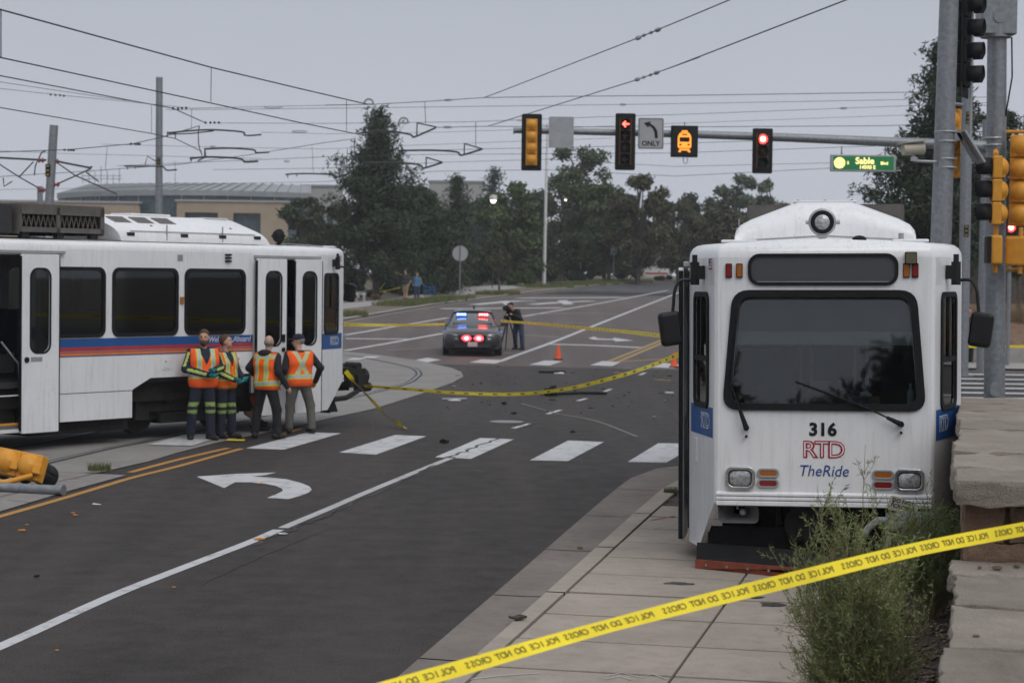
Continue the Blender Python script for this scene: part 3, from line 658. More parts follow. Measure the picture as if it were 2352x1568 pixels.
# ---- right-hand bank
bankY = 64.2
drape('far_path', [(13, 60.8), (45, 60.0), (45, 64), (13, 64.4)], .06, 'concrete_far', kind='structure')
rw = empty('retaining_wall', (0, 0, 0), 0, 'low grey concrete retaining wall below the mulch bank at right', 'wall')
for i in range(9):
    x0 = 13.4+i*2.6; MB().box((x0+1.29, bankY+.12, gz(bankY)+.27), (2.57, .25, .56)).build('wall_panel', 'concrete_far', rw, bevel=.012)
rows = []
for j, (dy, z) in enumerate(((.2, .45), (2, .8), (5, 1.35), (9, 1.75), (14, 1.9))): rows.append([(x, bankY+dy, gz(bankY)+z+.12*mnoise.noise(Vector((x*.7, dy, 3)))) for x in [13.6+k*1.0 for k in range(32)]])
bank = MB().grid(rows).build('mulch_bank', 'mulch', None, True); bank['kind'] = 'structure'
fence = empty('wooden_fence', (0, 0, 0), 0, 'weathered dark wooden board fence on the bank at right', 'fence')
for i in range(80): MB().box((15+i*.16, bankY+11, gz(bankY)+2.5+random.uniform(-.02, .02)), (.15, .025, 1.75)).build('board', 'fence_wood' if 'fence_wood' in M else M.setdefault('fence_wood', mat('fence_wood', (.075, .062, .052), .9, var=.35, vs=5)), fence)
for z in (1.9, 3.1): MB().box((21.4, bankY+11.04, gz(bankY)+z), (12.8, .05, .09)).build('rail', 'fence_wood', fence)
for i, (x, y) in enumerate(((16.2, 66.5), (17.6, 67.2), (19.5, 66.8))):
    grass_mesh('dry_grass_clump', [(x, y+1.8, .55)], 900, 1.0, 'drygrass', ['dry tan grass clump on the mulch bank nearest the pole', 'dry tan grass clump on the mulch bank in the middle', 'dry tan grass clump on the mulch bank at far right'][i], .012, .5)
    bpy.context.scene.objects  # clump stands on the bank
    o = COL.objects[-1]; o.location.z = .75

# ================================================================== TRAMS
def rtd_logo(parent, O, ux, uy, size, col, back, k=1.):
    """the three outlined letters: a heavy stroke with a lighter core and a hairline inside"""
    text('logo_letters', 'RTD', size, col, parent, O, ux, uy, .004, bold=size*.036, sp=.82, xs=1.04)
    text('logo_letters', 'RTD', size, back, parent, O, ux, uy, .0065, bold=-size*.022, sp=.86, xs=1.04)
def make_tram(name, label, loc, rz, tilt, left):
    T = empty(name, loc, rz, label, 'tram'); T.rotation_euler = (0, tilt, rz)
    W, NF, CH, L, ZT, ZB = 1.325, 1.02, 1.05, 12.4, 3.04, .27
    body = MB(); Y0 = CH
    S = dict(O=(-W, 0, 0), ux=(0, -1, 0), uy=(0, 0, 1))          # the side with the doors, u = -y
    def sy(ring): return [(-y, z) for y, z in ring]
    # ---- door side
    out = [(Y0, ZT), (Y0, .62), (2.72, .62), (2.72, .96), (5.06, .96), (5.44, .79), (5.44, .775), (9.9, .775), (9.9, ZB), (L, ZB), (L, ZT)]
    wins = [(2.89, 4.32), (4.46, 5.90), (6.04, 7.34), (9.95, 11.4)]
    holes = [sy(rrect((a+b)/2, 2.205, b-a-.05, 1.07, .12)) for a, b in wins]
    holes += [sy([(1.16, .64), (2.60, .64), (2.60, 2.94), (1.16, 2.94)]), sy([(7.5, .79), (9.1, .79), (9.1, 2.94), (7.5, 2.94)])]
    panel('side_wall', sy(out), holes, .05, 'tram_white', T, off=-.025, **S)
    # lower skirts
    panel('skirt', sy([(5.46, .33), (7.42, .33), (7.42, .762), (5.46, .762)]), [], .03, 'tram_white', T, off=-.012, **S)
    for a, b in wins:
        f = panel('window', sy(rrect((a+b)/2, 2.205, b-a, 1.12, .14)), [sy(rrect((a+b)/2, 2.205, b-a-.12, 1.0, .10))], .03, 'blk', T, off=.004, **S)
        panel('pane', sy(rrect((a+b)/2, 2.205, b-a-.10, 1.02, .11)), [], .006, 'glass_side', f, off=-.004, **S)
    # stripes, livery
    for a, b in ((2.70, 7.06), (9.9, L)):
        for z0, z1, m in ((1.495, 1.63, 'blue'), (1.45, 1.493, 'red'), (1.437, 1.449, 'blue'), (1.41, 1.436, 'orange'), (1.40, 1.409, 'blue'), (1.362, 1.399, 'amberstripe'), (1.345, 1.361, 'blue')):
            panel('stripe', sy([(a, z0), (b, z0), (b, z1), (a, z1)]), [], .003, m, T, off=.003, **S)
    text('lettering', 'Welcome Aboard', .145, 'white', T, (-W, 2.76, 1.562), (0, -1, 0), (0, 0, 1), .006, shear=.22, align='RIGHT', xs=.95)
    for y, z in ((4.71, 1.19), (3.02, 1.19)):
        h_ = panel('access_hatch', sy(rrect(y, z, .22, .21, .015)), [], .008, 'tram_white', T, off=.004, **S)
        panel('hatch_lid', sy(rrect(y-.01, z, .12, .15, .015)), [], .008, 'tram_white', h_, off=.010, **S); MB().cyl((-W-.012, y+.03, z+.03), (-W-.018, y+.03, z+.03), .012, n=8).build('lock', 'blk', h_)
    panel('marker_lamp', sy(rrect(4.385, 2.23, .065, .12, .012)), [], .03, 'amber_lens', T, off=.014, **S)
    v_ = MB()
    for k in range(3): v_.box((-W-.018, 3.32, 3.005-.055*k), (.05, .13, .03))
    v_.build('vent_louvre', 'blk', T, bevel=.006)
    panel('notice', sy([(4.36, 2.88), (4.48, 2.88), (4.48, 2.99), (4.36, 2.99)]), [], .002, 'grey_paint', T, off=.003, **S)
    MB().box((-W-.03, 1.86, 2.985), (.06, 1.66, .05)).build('door_rail', 'aluminium', T, bevel=.006); MB().box((-W-.03, 8.2, 2.985), (.06, 2.6, .05)).build('door_rail', 'aluminium', T, bevel=.006)
    # ---- plug doors: leaves slid out along the side
    xo = -W-.085
    for (a, b, wa, wb, but) in ((1.97, 2.69, 2.11, 2.48, True), (1.06, 1.735, 1.21, 1.55, False), (7.07, 7.79, 7.25, 7.62, False), (9.0, 9.72, 9.18, 9.55, False)):
        Sd = dict(O=(xo, 0, 0), ux=(0, -1, 0), uy=(0, 0, 1)); zb = .22 if a < 5 else .20
        lf = panel('door_leaf', sy(rrect((a+b)/2, (zb+2.95)/2, b-a, 2.95-zb, .02)), [sy(rrect((wa+wb)/2, 2.08, wb-wa, 1.28, .14))], .05, 'tram_white', T, off=0, bev=.004, **Sd)
        panel('door_seal', sy(rrect((wa+wb)/2, 2.08, wb-wa+.05, 1.33, .15)), [sy(rrect((wa+wb)/2, 2.08, wb-wa-.01, 1.27, .13))], .012, 'blk', lf, off=.024, **Sd)
        panel('pane', sy(rrect((wa+wb)/2, 2.08, wb-wa+.01, 1.29, .14)), [], .006, 'glass_side', lf, **Sd)
        MB().box((xo, a-.012, 1.58), (.045, .02, 2.68)).build('rubber_edge', 'blk', lf); MB().box((xo, b+.012, 1.58), (.045, .02, 2.68)).build('rubber_edge', 'blk', lf)
        if but: panel('door_button', sy(rrect(2.05, 1.56, .075, .14, .01)), [], .02, 'blk', lf, off=.03, **Sd); MB().cyl((xo-.02, 2.05, 1.36), (xo-.045, 2.05, 1.36), .04, n=14).build('push_button', 'blk', lf)
        if a > 7 and a < 8: MB().cyl((xo-.02, 7.70, 1.33), (xo-.04, 7.70, 1.33), .045, n=14).build('push_button', 'blk', lf); panel('notice', sy([(7.40, 1.30), (7.62, 1.30), (7.62, 1.37), (7.40, 1.37)]), [], .002, 'grey_paint', lf, off=.028, **Sd)
    # ---- steps and stanchions inside the open rear door
    st = MB(); st.box((-W+.30, 8.3, .30), (.62, 1.62, .06)).box((-W+.62, 8.3, .55), (.5, 1.62, .06)); st.build('door_step', 'interior', T)
    for x, z in ((-W-.008, .345), (-W+.37, .60)): MB().box((x+.02, 8.3, z), (.03, 1.6, .035)).build('step_edge', 'sig_yellow', T)
    MB().box((-W-.02, 8.3, .245), (.10, 1.9, .05)).build('threshold', 'white', T)
    MB().tube([(-W+.10, 7.62, .5), (-W+.12, 7.66, 1.25), (-W+.25, 7.9, 1.6)], .018).build('grab_rail', 'aluminium', T); MB().box((-W+.03, 7.66, 1.75), (.04, .05, 2.3)).build('door_post', 'aluminium', T)
    MB().tube([(-W+.05, 2.3, 2.75), (-W+.02, 1.95, 1.55)], .015).build('grab_rail', 'aluminium', T)
    # ---- far side: plain wall with windows so that daylight passes through
    hs_ = [rrect((a+b)/2, 2.205, b-a-.05, 1.07, .12) for a, b in wins]+[rrect(1.85, 2.205, 1.3, 1.07, .12), rrect(8.3, 2.205, 1.4, 1.07, .12)]
    panel('side_wall', [(Y0, ZB), (L, ZB), (L, ZT), (Y0, ZT)], hs_, .05, 'tram_white', T, O=(W, 0, 0), ux=(0, 1, 0), uy=(0, 0, 1), off=-.025)
    for h_ in hs_: panel('pane', h_, [], .006, 'glass_side', T, O=(W, 0, 0), ux=(0, 1, 0), uy=(0, 0, 1), off=-.01)
    # ---- chamfered cab sides
    for sg in (-1, 1):
        A = Vector((sg*W, Y0, 0)); B = Vector((sg*NF, .035, 0)); d = (B-A).normalized(); Lc = (B-A).length
        if sg < 0: O, ux, fu = A, d, lambda u: u
        else: O, ux, fu = B, -d, lambda u: Lc-u
        K = dict(O=O, ux=ux, uy=(0, 0, 1))
        def cr(ring): return [(fu(u), z) for u, z in ring]
        wr = rrect(.545, 2.155, .60, 1.12, .10); ri = rrect(.545, 2.155, .50, 1.02, .07)
        panel('cab_side', cr([(0, .22), (Lc*.42, .22), (Lc, .72), (Lc, ZT), (0, ZT)]), [cr(ri)], .05, 'tram_white', T, off=-.025, **K)
        f = panel('cab_window', cr(wr), [cr(ri)], .03, 'blk', T, off=.005, **K); panel('pane', cr(rrect(.545, 2.155, .52, 1.04, .08)), [], .006, 'glass', f, off=-.006, **K)
        panel('window_bar', cr([(.28, 2.05), (.81, 2.05), (.81, 2.10), (.28, 2.10)]), [], .03, 'blk', f, off=.0, **K); panel('window_bar', cr([(.52, 2.1), (.56, 2.1), (.56, 2.68), (.52, 2.68)]), [], .025, 'blk', f, off=.0, **K)
        panel('livery_panel', cr([(.10, 1.33), (Lc-.06, 1.33), (Lc-.06, 1.615), (.10, 1.615)]), [], .003, 'blue', T, off=.003, **K)
        rtd_logo(T, O+Vector(ux)*fu(.70)+Vector((0, 0, 1.47)), ux, (0, 0, 1), .20, 'white', 'blue')
        h_ = panel('access_hatch', cr(rrect(.26, 1.16, .15, .24, .015)), [], .008, 'tram_white', T, off=.004, **K)
        # mirror: bracket, arm, head
        P = O+Vector(ux)*fu(.62)+Vector((0, 0, 2.90)); nn = Vector(ux).cross(Vector((0, 0, 1)))
        mi = MB().box(P+nn*.04, (.09, .10, .13)).cyl(P+nn*.09-Vector((0, 0, .12)), P+nn*.09+Vector((0, 0, .10)), .045).cyl(P+nn*.09+Vector((0, 0, .10)), P+nn*.09+Vector((0, 0, .17)), .026).build('mirror', 'blkgloss', T, True)
        q = P+nn*.10-Vector((0, 0, .08)); ex = Vector((sg, 0, 0))
        arm = [q, q+ex*.08+Vector((0, -.02, .01)), q+ex*.14+Vector((0, -.04, -.01)), q+ex*.18+Vector((0, -.06, -.10)), q+ex*.19+Vector((0, -.07, -.22)), q+ex*.20+Vector((0, -.08, -.32))]
        MB().tube(spline(arm, 5), .016, 8).build('mirror_arm', 'blkgloss', mi, True)
        hc = q+ex*.22+Vector((0, -.08, -.46))
        hd = sdf('mirror_head', lambda Pn: np.maximum(sunion([np.linalg.norm(np.maximum(np.abs(Pn)-np.array([.065, .025, .125]), 0), axis=-1)-.04], .01), Pn[..., 1]-.05), (-.13, -.1, -.2), (.13, .1, .2), .014, 'blkgloss', mi)
        hd.location = hc; hd.rotation_euler = (0, sg*.14, -sg*.22)
    # ---- front: panel with the windshield opening
    Fr = dict(O=(0, 0, 0), ux=(1, 0, 0), uy=(0, 0, 1))
    ws = rpoly([(-.945, 1.605), (.945, 1.605), (.85, 2.735), (-.85, 2.735)], .16); wi = rpoly([(-.865, 1.67), (.865, 1.67), (.785, 2.668), (-.785, 2.668)], .11)
    nf = NF-.035
    panel('front_panel', [(-nf, .72), (nf, .72), (nf, ZT), (-nf, ZT)], [wi], .05, 'tram_white', T, off=-.025, **Fr)
    f = panel('windshield', ws, [wi], .034, 'blk', T, off=.008, **Fr); panel('pane', rpoly([(-.875, 0), (.875, 0), (.795, 1.03), (-.795, 1.03)], .12), [], .008, 'windshield', f, O=(0, .006, 1.66), uy=(0, .105, 1.0))
    bolts = MB()
    for i in range(len(ws)):
        a = Vector(ws[i]); b = Vector(wi[i % len(wi)]); 
    for x in [-.75+.25*k for k in range(7)]:
        for z in (1.637, 2.702): bolts.cyl((x, -.024, z), (x, -.029, z), .007, n=6)
    for k in range(5):
        z = 1.8+.2*k; x = .905-.085*(z-1.6)/1.1
        for s_ in (-1, 1): bolts.cyl((s_*x, -.024, z), (s_*x, -.029, z), .007, n=6)
    bolts.build('seal_bolts', 'dark', f)['kind'] = 'stuff'
    for sg in (-1, 1):                                            # rounded corner strips
        A = Vector((sg*nf, 0)); B = Vector((sg*NF, .035)); B2 = B+(Vector((sg*W, Y0))-B).normalized()*.03; A2 = A-Vector((sg*.03, 0)); rows = []
        for z in (.72, ZT):
            rows.append([(*(A2*(1-t)**2+Vector((sg*(NF-.004), .004))*2*t*(1-t)+B2*t*t), z) for t in [k/6 for k in range(7)]])
        MB().grid([[Vector(p)+Vector((sg*.0015, -.0015, 0)) for p in r] for r in rows]).build('corner_trim', 'tram_white', T, True)
    # ribs, valance
    rb = MB()
    rb.prism([(-nf-.01, 0, .70), (-nf-.01, -.035, .71), (-nf-.01, -.035, .745), (-nf-.01, -.012, .755), (-nf-.01, -.034, .762), (-nf-.01, -.034, .785), (-nf-.01, -.012, .795), (-nf-.01, -.034, .802), (-nf-.01, -.034, .822), (-nf-.01, -.002, .84)], (2*nf+.02, 0, 0)); rb.build('ribbed_bumper', 'tram_white', T, bevel=.003)
    # destination sign
    so_ = rrect(-.012, 2.925, 1.39, .30, .11); si = rrect(-.012, 2.925, 1.33, .24, .085)
    M.setdefault('sign_screen', mat('sign_screen', (.05, .054, .06), .5, var=.15, vs=120))
    f = panel('destination_sign', so_, [si], .03, 'blk', T, off=.006, **Fr); panel('screen', rrect(-.012, 2.925, 1.34, .25, .09), [], .006, 'sign_screen', f, off=.002, **Fr); panel('inner_sill', [(-.62, 2.808), (.60, 2.808), (.60, 2.815), (-.62, 2.815)], [], .004, 'grey_paint', f, off=.008, **Fr)
    for x, z, m in ((-.885, 2.915, 'red_lens'), (-.785, 2.915, 'amber_lens'), (.755, 2.915, 'amber_lens'), (.835, 2.915, 'red_lens')):
        mk = panel('marker_lamp', rrect(x, z, .06, .135, .008), [], .02, 'blk', T, off=.01, **Fr); panel('lens', rrect(x, z, .046, .115, .006), [], .02, m, mk, off=.018, **Fr)
    ab = panel('beacon_box', rrect(.795, 3.03, .11, .115, .012), [], .05, 'blk', T, off=.025, **Fr); M.setdefault('olive_lens', mat('olive_lens', (.11, .095, .05), .4)); panel('lens', rrect(.795, 3.03, .095, .10, .015), [], .03, 'olive_lens', ab, off=.06, **Fr)
    # headlights and lamps
    for x in (-.772, .792):
        b_ = panel('headlight', rrect(x, .965, .275, .215, .06), [rrect(x, .965, .215, .155, .045)], .035, 'chrome', T, off=.018, bev=.006, **Fr)
        panel('bezel', rrect(x, .965, .225, .165, .05), [rrect(x, .965, .20, .14, .04)], .02, 'blk', b_, off=.022, **Fr)
        ln = MB(); rows = []
        for j in range(9):
            v = -1+j/4; rows.append([(x+.10*u, -.012-.028*(1-u*u*.6-v*v*.5), .965+.07*v) for u in [-1+k/5 for k in range(11)]])
        ln.grid(rows).build('lens', 'clear_lens', b_, True)
    for x in (-.512, .552):
        for z, m in ((1.015, 'amber_lens'), (.918, 'red_lens')):
            b_ = panel('indicator_lamp', rrect(x, z, .205, .088, .043), [rrect(x, z, .165, .052, .025)], .022, 'grey_paint', T, off=.011, bev=.003, **Fr); panel('lens', rrect(x, z, .17, .056, .027), [], .024, m, b_, off=.006, **Fr)
    # fleet number, logo, slogan
    text('fleet_number', '316', .165, 'sig_black', T, (-.005, 0, 1.425), (1, 0, 0), (0, 0, 1), .004, bold=.0065, xs=1.02, sp=1.03)
    M.setdefault('logo_red', mat('logo_red', (.36, .008, .025), .4)); M.setdefault('logo_blue', mat('logo_blue', (.012, .055, .24), .4))
    rtd_logo(T, (.005, 0, 1.235), (1, 0, 0), (0, 0, 1), .215, 'logo_red', 'tram_white')
    text('slogan', 'TheRide', .148, 'logo_blue', T, (.002, 0, 1.038), (1, 0, 0), (0, 0, 1), .004, shear=.2, xs=.93)
    # flag on the chamfer
    A = Vector((-W, Y0, 0)); d = (Vector((-NF, .035, 0))-A).normalized(); fo = A+d*.84; S2 = dict(O=fo, ux=d, uy=(0, 0, 1))
    fl = panel('flag_decal', [(0, 2.93), (.13, 2.93), (.13, 3.03), (0, 3.03)], [], .002, 'white', T, off=.003, **S2)
    for k in range(4): panel('flag_stripe', [(0, 2.93+.0286*k), (.13, 2.93+.0286*k), (.13, 2.944+.0286*k), (0, 2.944+.0286*k)], [], .002, 'logo_red', fl, off=.0045, **S2)
    panel('flag_canton', [(0, 2.98), (.055, 2.98), (.055, 3.03), (0, 3.03)], [], .002, 'logo_blue', fl, off=.006, **S2)
    if left: text('fleet_number', '316', .10, 'sig_black', T, A+d*.93+Vector((0, 0, 2.84)), d, (0, 0, 1), .004)
    # wipers
    for a, b, ps in ((Vector((-.715, -.05, 1.44)), Vector((-.86, -.045, 1.85)), Vector((-.80, -.045, 2.56))), (Vector((.715, -.05, 1.49)), Vector((.42, -.05, 1.63)), Vector((-.26, -.04, 1.88)))):
        wp = MB().cyl(a+Vector((0, .05, 0)), a-Vector((0, .03, 0)), .026).cyl(a+Vector((0, .05, -.08)), a+Vector((0, -.02, -.08)), .012).tube([a, a.lerp(b, .45)+Vector((0, -.02, 0))], [.026, .016]).tube([a.lerp(b, .4)+Vector((0, -.02, 0)), b, b.lerp(ps, .5)], .008).build('wiper', 'blk', T, True)
        lo_, hi_ = (b.lerp(ps, -.0), ps); MB().tube([lo_+Vector((0, .015, 0)), hi_+Vector((0, .015, 0))], .009).build('wiper_blade', 'blk', wp)
    # ---- roof: rounded edge, crowned deck
    plan = [(-nf, 0), (nf, 0), (NF, .035), (W, Y0), (W, L), (-W, L), (-W, Y0), (-NF, .035)]; cx, cy = 0, L/2
    rings = []
    for ins, z in ((0, ZT-.002), (.006, ZT+.05), (.03, ZT+.095), (.07, ZT+.125), (.14, ZT+.14)):
        rings.append([(x*(1-ins/1.3), y+(ins if y < 3 else -ins*.2), z) for x, y in plan])
    rf = MB(); n = len(plan)
    for r in rings: rf.v += r
    for i in range(len(rings)-1): rf.f += [(i*n+j, i*n+(j+1) % n, (i+1)*n+(j+1) % n, (i+1)*n+j) for j in range(n)]
    deck = [(x*(1-.14/1.3), y+(.14 if y < 3 else -.03), ZT+.14) for x, y in plan]
    k0 = len(rf.v); rf.v += deck+[(0, .16, ZT+.175), (0, L-.03, ZT+.21)]
    rf.f += [(k0+0, k0+n, k0+n+1, k0+5, k0+6, k0+7)] if False else [(k0+7, k0+0, k0+n), (k0+0, k0+1, k0+n), (k0+1, k0+2, k0+n), (k0+2, k0+3, k0+n), (k0+3, k0+4, k0+n+1, k0+n), (k0+4, k0+5, k0+n+1), (k0+5, k0+6, k0+n, k0+n+1), (k0+6, k0+7, k0+n)]
    rf.build('roof', 'tram_white', T, True)
    for x in (-.8, .8): MB().box((x, .36, ZT+.155), (.34, .32, .03)).build('roof_step', 'tram_white', T, bevel=.012)
    rr_ = MB()
    for y in (.42, .5): rr_.prism([(-.95, y, ZT+.15), (0, y, ZT+.20), (.95, y, ZT+.15), (.95, y, ZT+.165), (0, y, ZT+.215), (-.95, y, ZT+.165)], (0, .03, 0))
    rr_.build('roof_gutter', 'aluminium', T)
    MB().ball((.33, .42, ZT+.17), .07, 10, (1, 1, .6)).build('antenna_dome', 'blk', T, True); MB().cyl((.72, .42, ZT+.13), (.72, .42, ZT+.23), .025).build('antenna_stub', 'grey_paint', T)
    # ---- roof lamp
    lp = MB().lathe([(.0, .11), (.07, .10), (.115, .05), (.13, 0), (.135, -.02), (.118, -.035), (.10, -.03)], (-.02, .72, 3.385), (0, 1, 0), 24).cyl((-.02, .72, 3.15), (-.02, .72, 3.28), .03).box((-.02, .72, 3.205), (.16, .10, .02)).box((-.02, .72, 3.24), (.09, .08, .02)).cyl((-.18, .72, 3.385), (-.14, .72, 3.385), .02).cyl((.10, .72, 3.385), (.15, .72, 3.385), .022).build('headlamp', 'steel_lt' if not left else 'blk', T, True)
    MB().lathe([(.098, 0), (.06, -.025), (.0, -.035)], (-.02, .695, 3.385), (0, 1, 0), 20).build('lens', 'clear_lens' if not left else 'blkgloss', lp, True); MB().lathe([(.10, 0), (.112, -.008), (.10, -.012)], (-.02, .69, 3.385), (0, 1, 0), 24).build('lens_ring', 'blk', lp)
    # ---- roof cowl
    sec = [(-.92, 3.20), (-.93, 3.28), (-.915, 3.345), (-.87, 3.405), (-.76, 3.465), (-.33, 3.63), (-.28, 3.645), (.28, 3.645), (.33, 3.63), (.76, 3.465), (.87, 3.405), (.915, 3.345), (.93, 3.28), (.92, 3.20)]
    rows = []
    for y, kx, kz in ((1.86, .97, .10), (1.865, .985, .40), (1.89, .99, .66), (1.95, .995, .85), (2.05, 1, .95), (2.2, 1, .99), (2.45, 1, 1), (3.8, 1, 1), (5.35, 1, 1)):
        rows.append([(x*kx, y+(z-3.2)*.35*(1 if y < 3 else -.0)+(.55*(z-3.2) if y > 5 else 0), 3.2+(z-3.2)*kz) for x, z in sec])
    cw = MB().grid(rows); k0 = len(cw.v)-len(sec); cw.f.append(tuple(range(k0, k0+len(sec)))); cw.f.append(tuple(range(len(sec)))); cw = cw.build('roof_cowl', 'tram_white', T, True)
    MB().box((0, 2.62, 3.648), (.66, .55, .02)).build('cowl_hatch', 'tram_white', cw, bevel=.006); MB().box((0, 4.1, 3.66), (.55, .9, .05)).build('cowl_hatch', 'tram_white', cw, bevel=.02)
    sb = MB()
    for x in (-.28, 0, .28): sb.cyl((x, 2.36, 3.652), (x, 2.36, 3.664), .012, n=8)
    sb.build('cowl_bolts', 'dark', cw)
    n1 = Vector((-.165, 0, .39)).normalized(); uy_ = Vector((.39, 0, .165)).normalized()
    for y in (5.05, 4.55, 4.05): panel('vent_mesh', rrect(0, 0, .38, .30, .02), [], .01, 'resistor', cw, O=(-.525, y, 3.548), ux=(0, -1, 0), uy=uy_, off=.006)
    for y in (5.2, 4.0, 3.1, 2.25): MB().box((-.925, y-.05, 3.315), (.02, .16, .06)).build('cowl_slot', 'dark', cw)
    for y in (4.35, 3.05): MB().box((-.925, y, 3.36), (.014, .02, .26)).build('cowl_seam', 'grey_paint', cw)
    MB().box((-.916, 3.7, 3.37), (.012, 2.9, .012)).build('cowl_seam', 'grey_paint', cw); MB().cyl((-.76, 2.7, 3.45), (-.77, 2.7, 3.46), .03).cyl((-.76, 4.55, 3.45), (-.77, 4.55, 3.46), .03).build('cowl_bolts', 'dark', cw)
    # ---- resistor boxes behind the cowl
    rb = MB().box((-.93, 6.6, 3.66), (.03, 1.72, .16)).box((-.93, 6.6, 3.34), (.03, 1.72, .08)).box((.93, 6.6, 3.5), (.03, 1.72, .46)).box((0, 6.6, 3.73), (1.86, 1.72, .02)).box((-.93, 7.43, 3.5), (.03, .05, .4)).box((-.93, 5.77, 3.5), (.03, .08, .4)).box((-.93, 6.68, 3.5), (.03, .07, .4)).box((0, 5.74, 3.5), (1.86, .03, .46)).box((0, 7.46, 3.5), (1.86, .03, .46)).build('resistor_box', 'resistor', T)
    el = MB()
    for k in range(17): 
        y = 5.86+k*.095; el.tube([(-.90, y, 3.38), (-.90, y+.0475, 3.58)], .010, 5).tube([(-.90, y+.0475, 3.58), (-.90, y+.095, 3.38)], .010, 5)
    el.build('resistor_grid', 'resistor', rb); MB().box((0, 6.6, 3.46), (1.2, 1.5, .2)).build('resistor_core', 'dark', rb)
    for y in (5.9, 6.6, 7.3):
        for x in (-.85, .85): MB().box((x, y, 3.26), (.1, .14, .09)).build('mounting_foot', 'dark', rb)
    MB().box((0, 8.6, 3.5), (1.8, 2.1, .46)).build('equipment_box', 'interior_dark', T, bevel=.02)
    # ---- interior
    MB().box((0, L/2+.6, .93), (2.5, L-1.4, .08)).build('floor', 'interior_dark', T); MB().box((0, L/2+.6, 2.99), (2.5, L-1.4, .05)).build('ceiling', 'interior', T); MB().box((0, L-.02, 1.7), (2.5, .04, 2.7)).build('end_wall', 'interior_dark', T)
    pw = panel('cab_partition', [(-1.25, .98), (1.25, .98), (1.25, 2.96), (-1.25, 2.96)], [rrect(-.5, 2.1, .9, .75, .05), rrect(.55, 2.1, .7, .75, .05)], .04, 'interior_dark', T, O=(0, 1.12, 0))
    MB().box((0, .26, 1.54), (1.9, .5, .12)).box((0, .10, 1.3), (1.9, .1, .6)).box((.10, .34, 1.68), (.5, .3, .20)).build('dashboard', 'interior_dark', T, bevel=.02)
    MB().box((-.02, .30, 1.83), (.16, .1, .08)).cyl((.16, .26, 1.6), (.16, .26, 1.84), .012).ball((.16, .26, 1.86), .03).build('control_console', 'grey_paint', T, bevel=.01)
    if not left:
        M.setdefault('blind', mat('blind_cloth', (.30, .32, .33), .85, var=.08)); M.setdefault('blind_hem', mat('blind_hem', (.72, .78, .78), .7, var=.06))
        bl = MB().box((0, .19, 2.52), (1.66, .006, .36)).build('sun_blind', 'blind', T); MB().box((0, .182, 2.275), (1.70, .008, .13)).build('blind_hem', 'blind_hem', bl); MB().cyl((-.86, .18, 2.205), (.86, .18, 2.205), .010, n=8).build('blind_bar', 'interior_dark', bl)
        for x in (-.22, -.12, .30, .42): MB().box((x, 1.06, 2.0), (.035, .03, 1.1)).build('stanchion', 'aluminium', T)
    for i in range(9):
        y = 3.0+i*.95
        if 7.3 < y < 9.3: continue
        for x in (-.85, .85):
            s_ = MB().box((x, y, 1.38), (.85, .44, .10)).box((x, y+.22, 1.72), (.85, .09, .66)).box((x, y, 1.15), (.3, .3, .4)).build('seat', 'seat_cloth', T, bevel=.03)
    # ---- underframe, truck, wheels
    MB().box((0, L/2+.5, .72), (2.2, L-1.2, .32)).box((0, 6.4, .36), (2.3, 2.0, .48)).box((0, 9.3, .45), (2.1, 3.4, .40)).box((0,2.0,.42),(1.9,1.3,.3)).build('underframe', 'dark', T)
    for yc in (3.95,):
        tk = MB().box((-.95, yc, .47), (.12, 2.2, .22)).box((.95, yc, .47), (.12, 2.2, .22)).box((0, yc, .5), (1.9, .5, .25)).box((-1.0, yc, .68), (.16, .5, .2)).box((-.95, yc-1.0, .40), (.14, .3, .34)).box((-.95, yc+1.0, .40), (.14, .3, .34)).build('truck', 'dark', T, bevel=.02)
        for y in (yc-.9, yc+.9):
            for x in (-.72, .72): MB().cyl((x-.07, y, .33), (x+.07, y, .33), .33, n=24).build('wheel', 'dark', tk)
            MB().cyl((-.72, y, .33), (.72, y, .33), .08).build('axle', 'dark', tk)
        MB().box((-.4, yc, .42), (1.0, 2.7, .36)).box((.5, yc, .42), (1.0, 2.7, .36)).build('traction_motor', 'dark', tk); MB().box((-.98, yc, .26), (.08, 1.2, .18)).build('track_brake', 'dark', tk)
        for y in (yc-.45, yc+.45): MB().cyl((-1.0, y, .50), (-1.0, y, .74), .07).build('spring', 'dark', tk)
    # ---- below the front
    MB().box((0, 1.2, .48), (2.0, .06, .50)).build('apron', 'dark', T); MB().box((0, .45, .30), (2.2, .04, .30)).build('rubber_apron', 'blk', T)
    if not left:
        sc_ = MB().prism([(-1.21, .22, .06), (0, -.32, .06), (1.21, .22, .06), (1.21, .22, .155), (0, -.32, .155), (-1.21, .22, .155)], (0, .025, 0)).build('scraper_blade', 'rust_orange', T, bevel=.004)
        bt = MB()
        for k in range(12):
            x_ = -1.1+k*.2; y_ = -.32+.54*abs(x_)/1.21; MB().cyl((x_, y_+.01, .108), (x_, y_-.012, .108), .013, n=8).build('scraper_bolt', 'steel', sc_)
        MB().prism([(-1.2, .24, .15), (0, -.30, .15), (1.2, .24, .15), (1.2, .34, .30), (0, -.16, .30), (-1.2, .34, .30)], (0, .025, 0)).build('scraper_backing', 'blk', T)
        hn = MB(); rows = []
        for k_, (y, hw, hh, dz) in enumerate(((.02, .19, .085, 0), (.06, .17, .07, .0), (.14, .10, .05, .01), (.22, .05, .04, .02))):
            rows.append([(-.79+x, y, .62+dz+z) for x, z in rrect(0, 0, 2*hw, 2*hh, min(hw, hh)*.5)]); rows[-1].append(rows[-1][0])
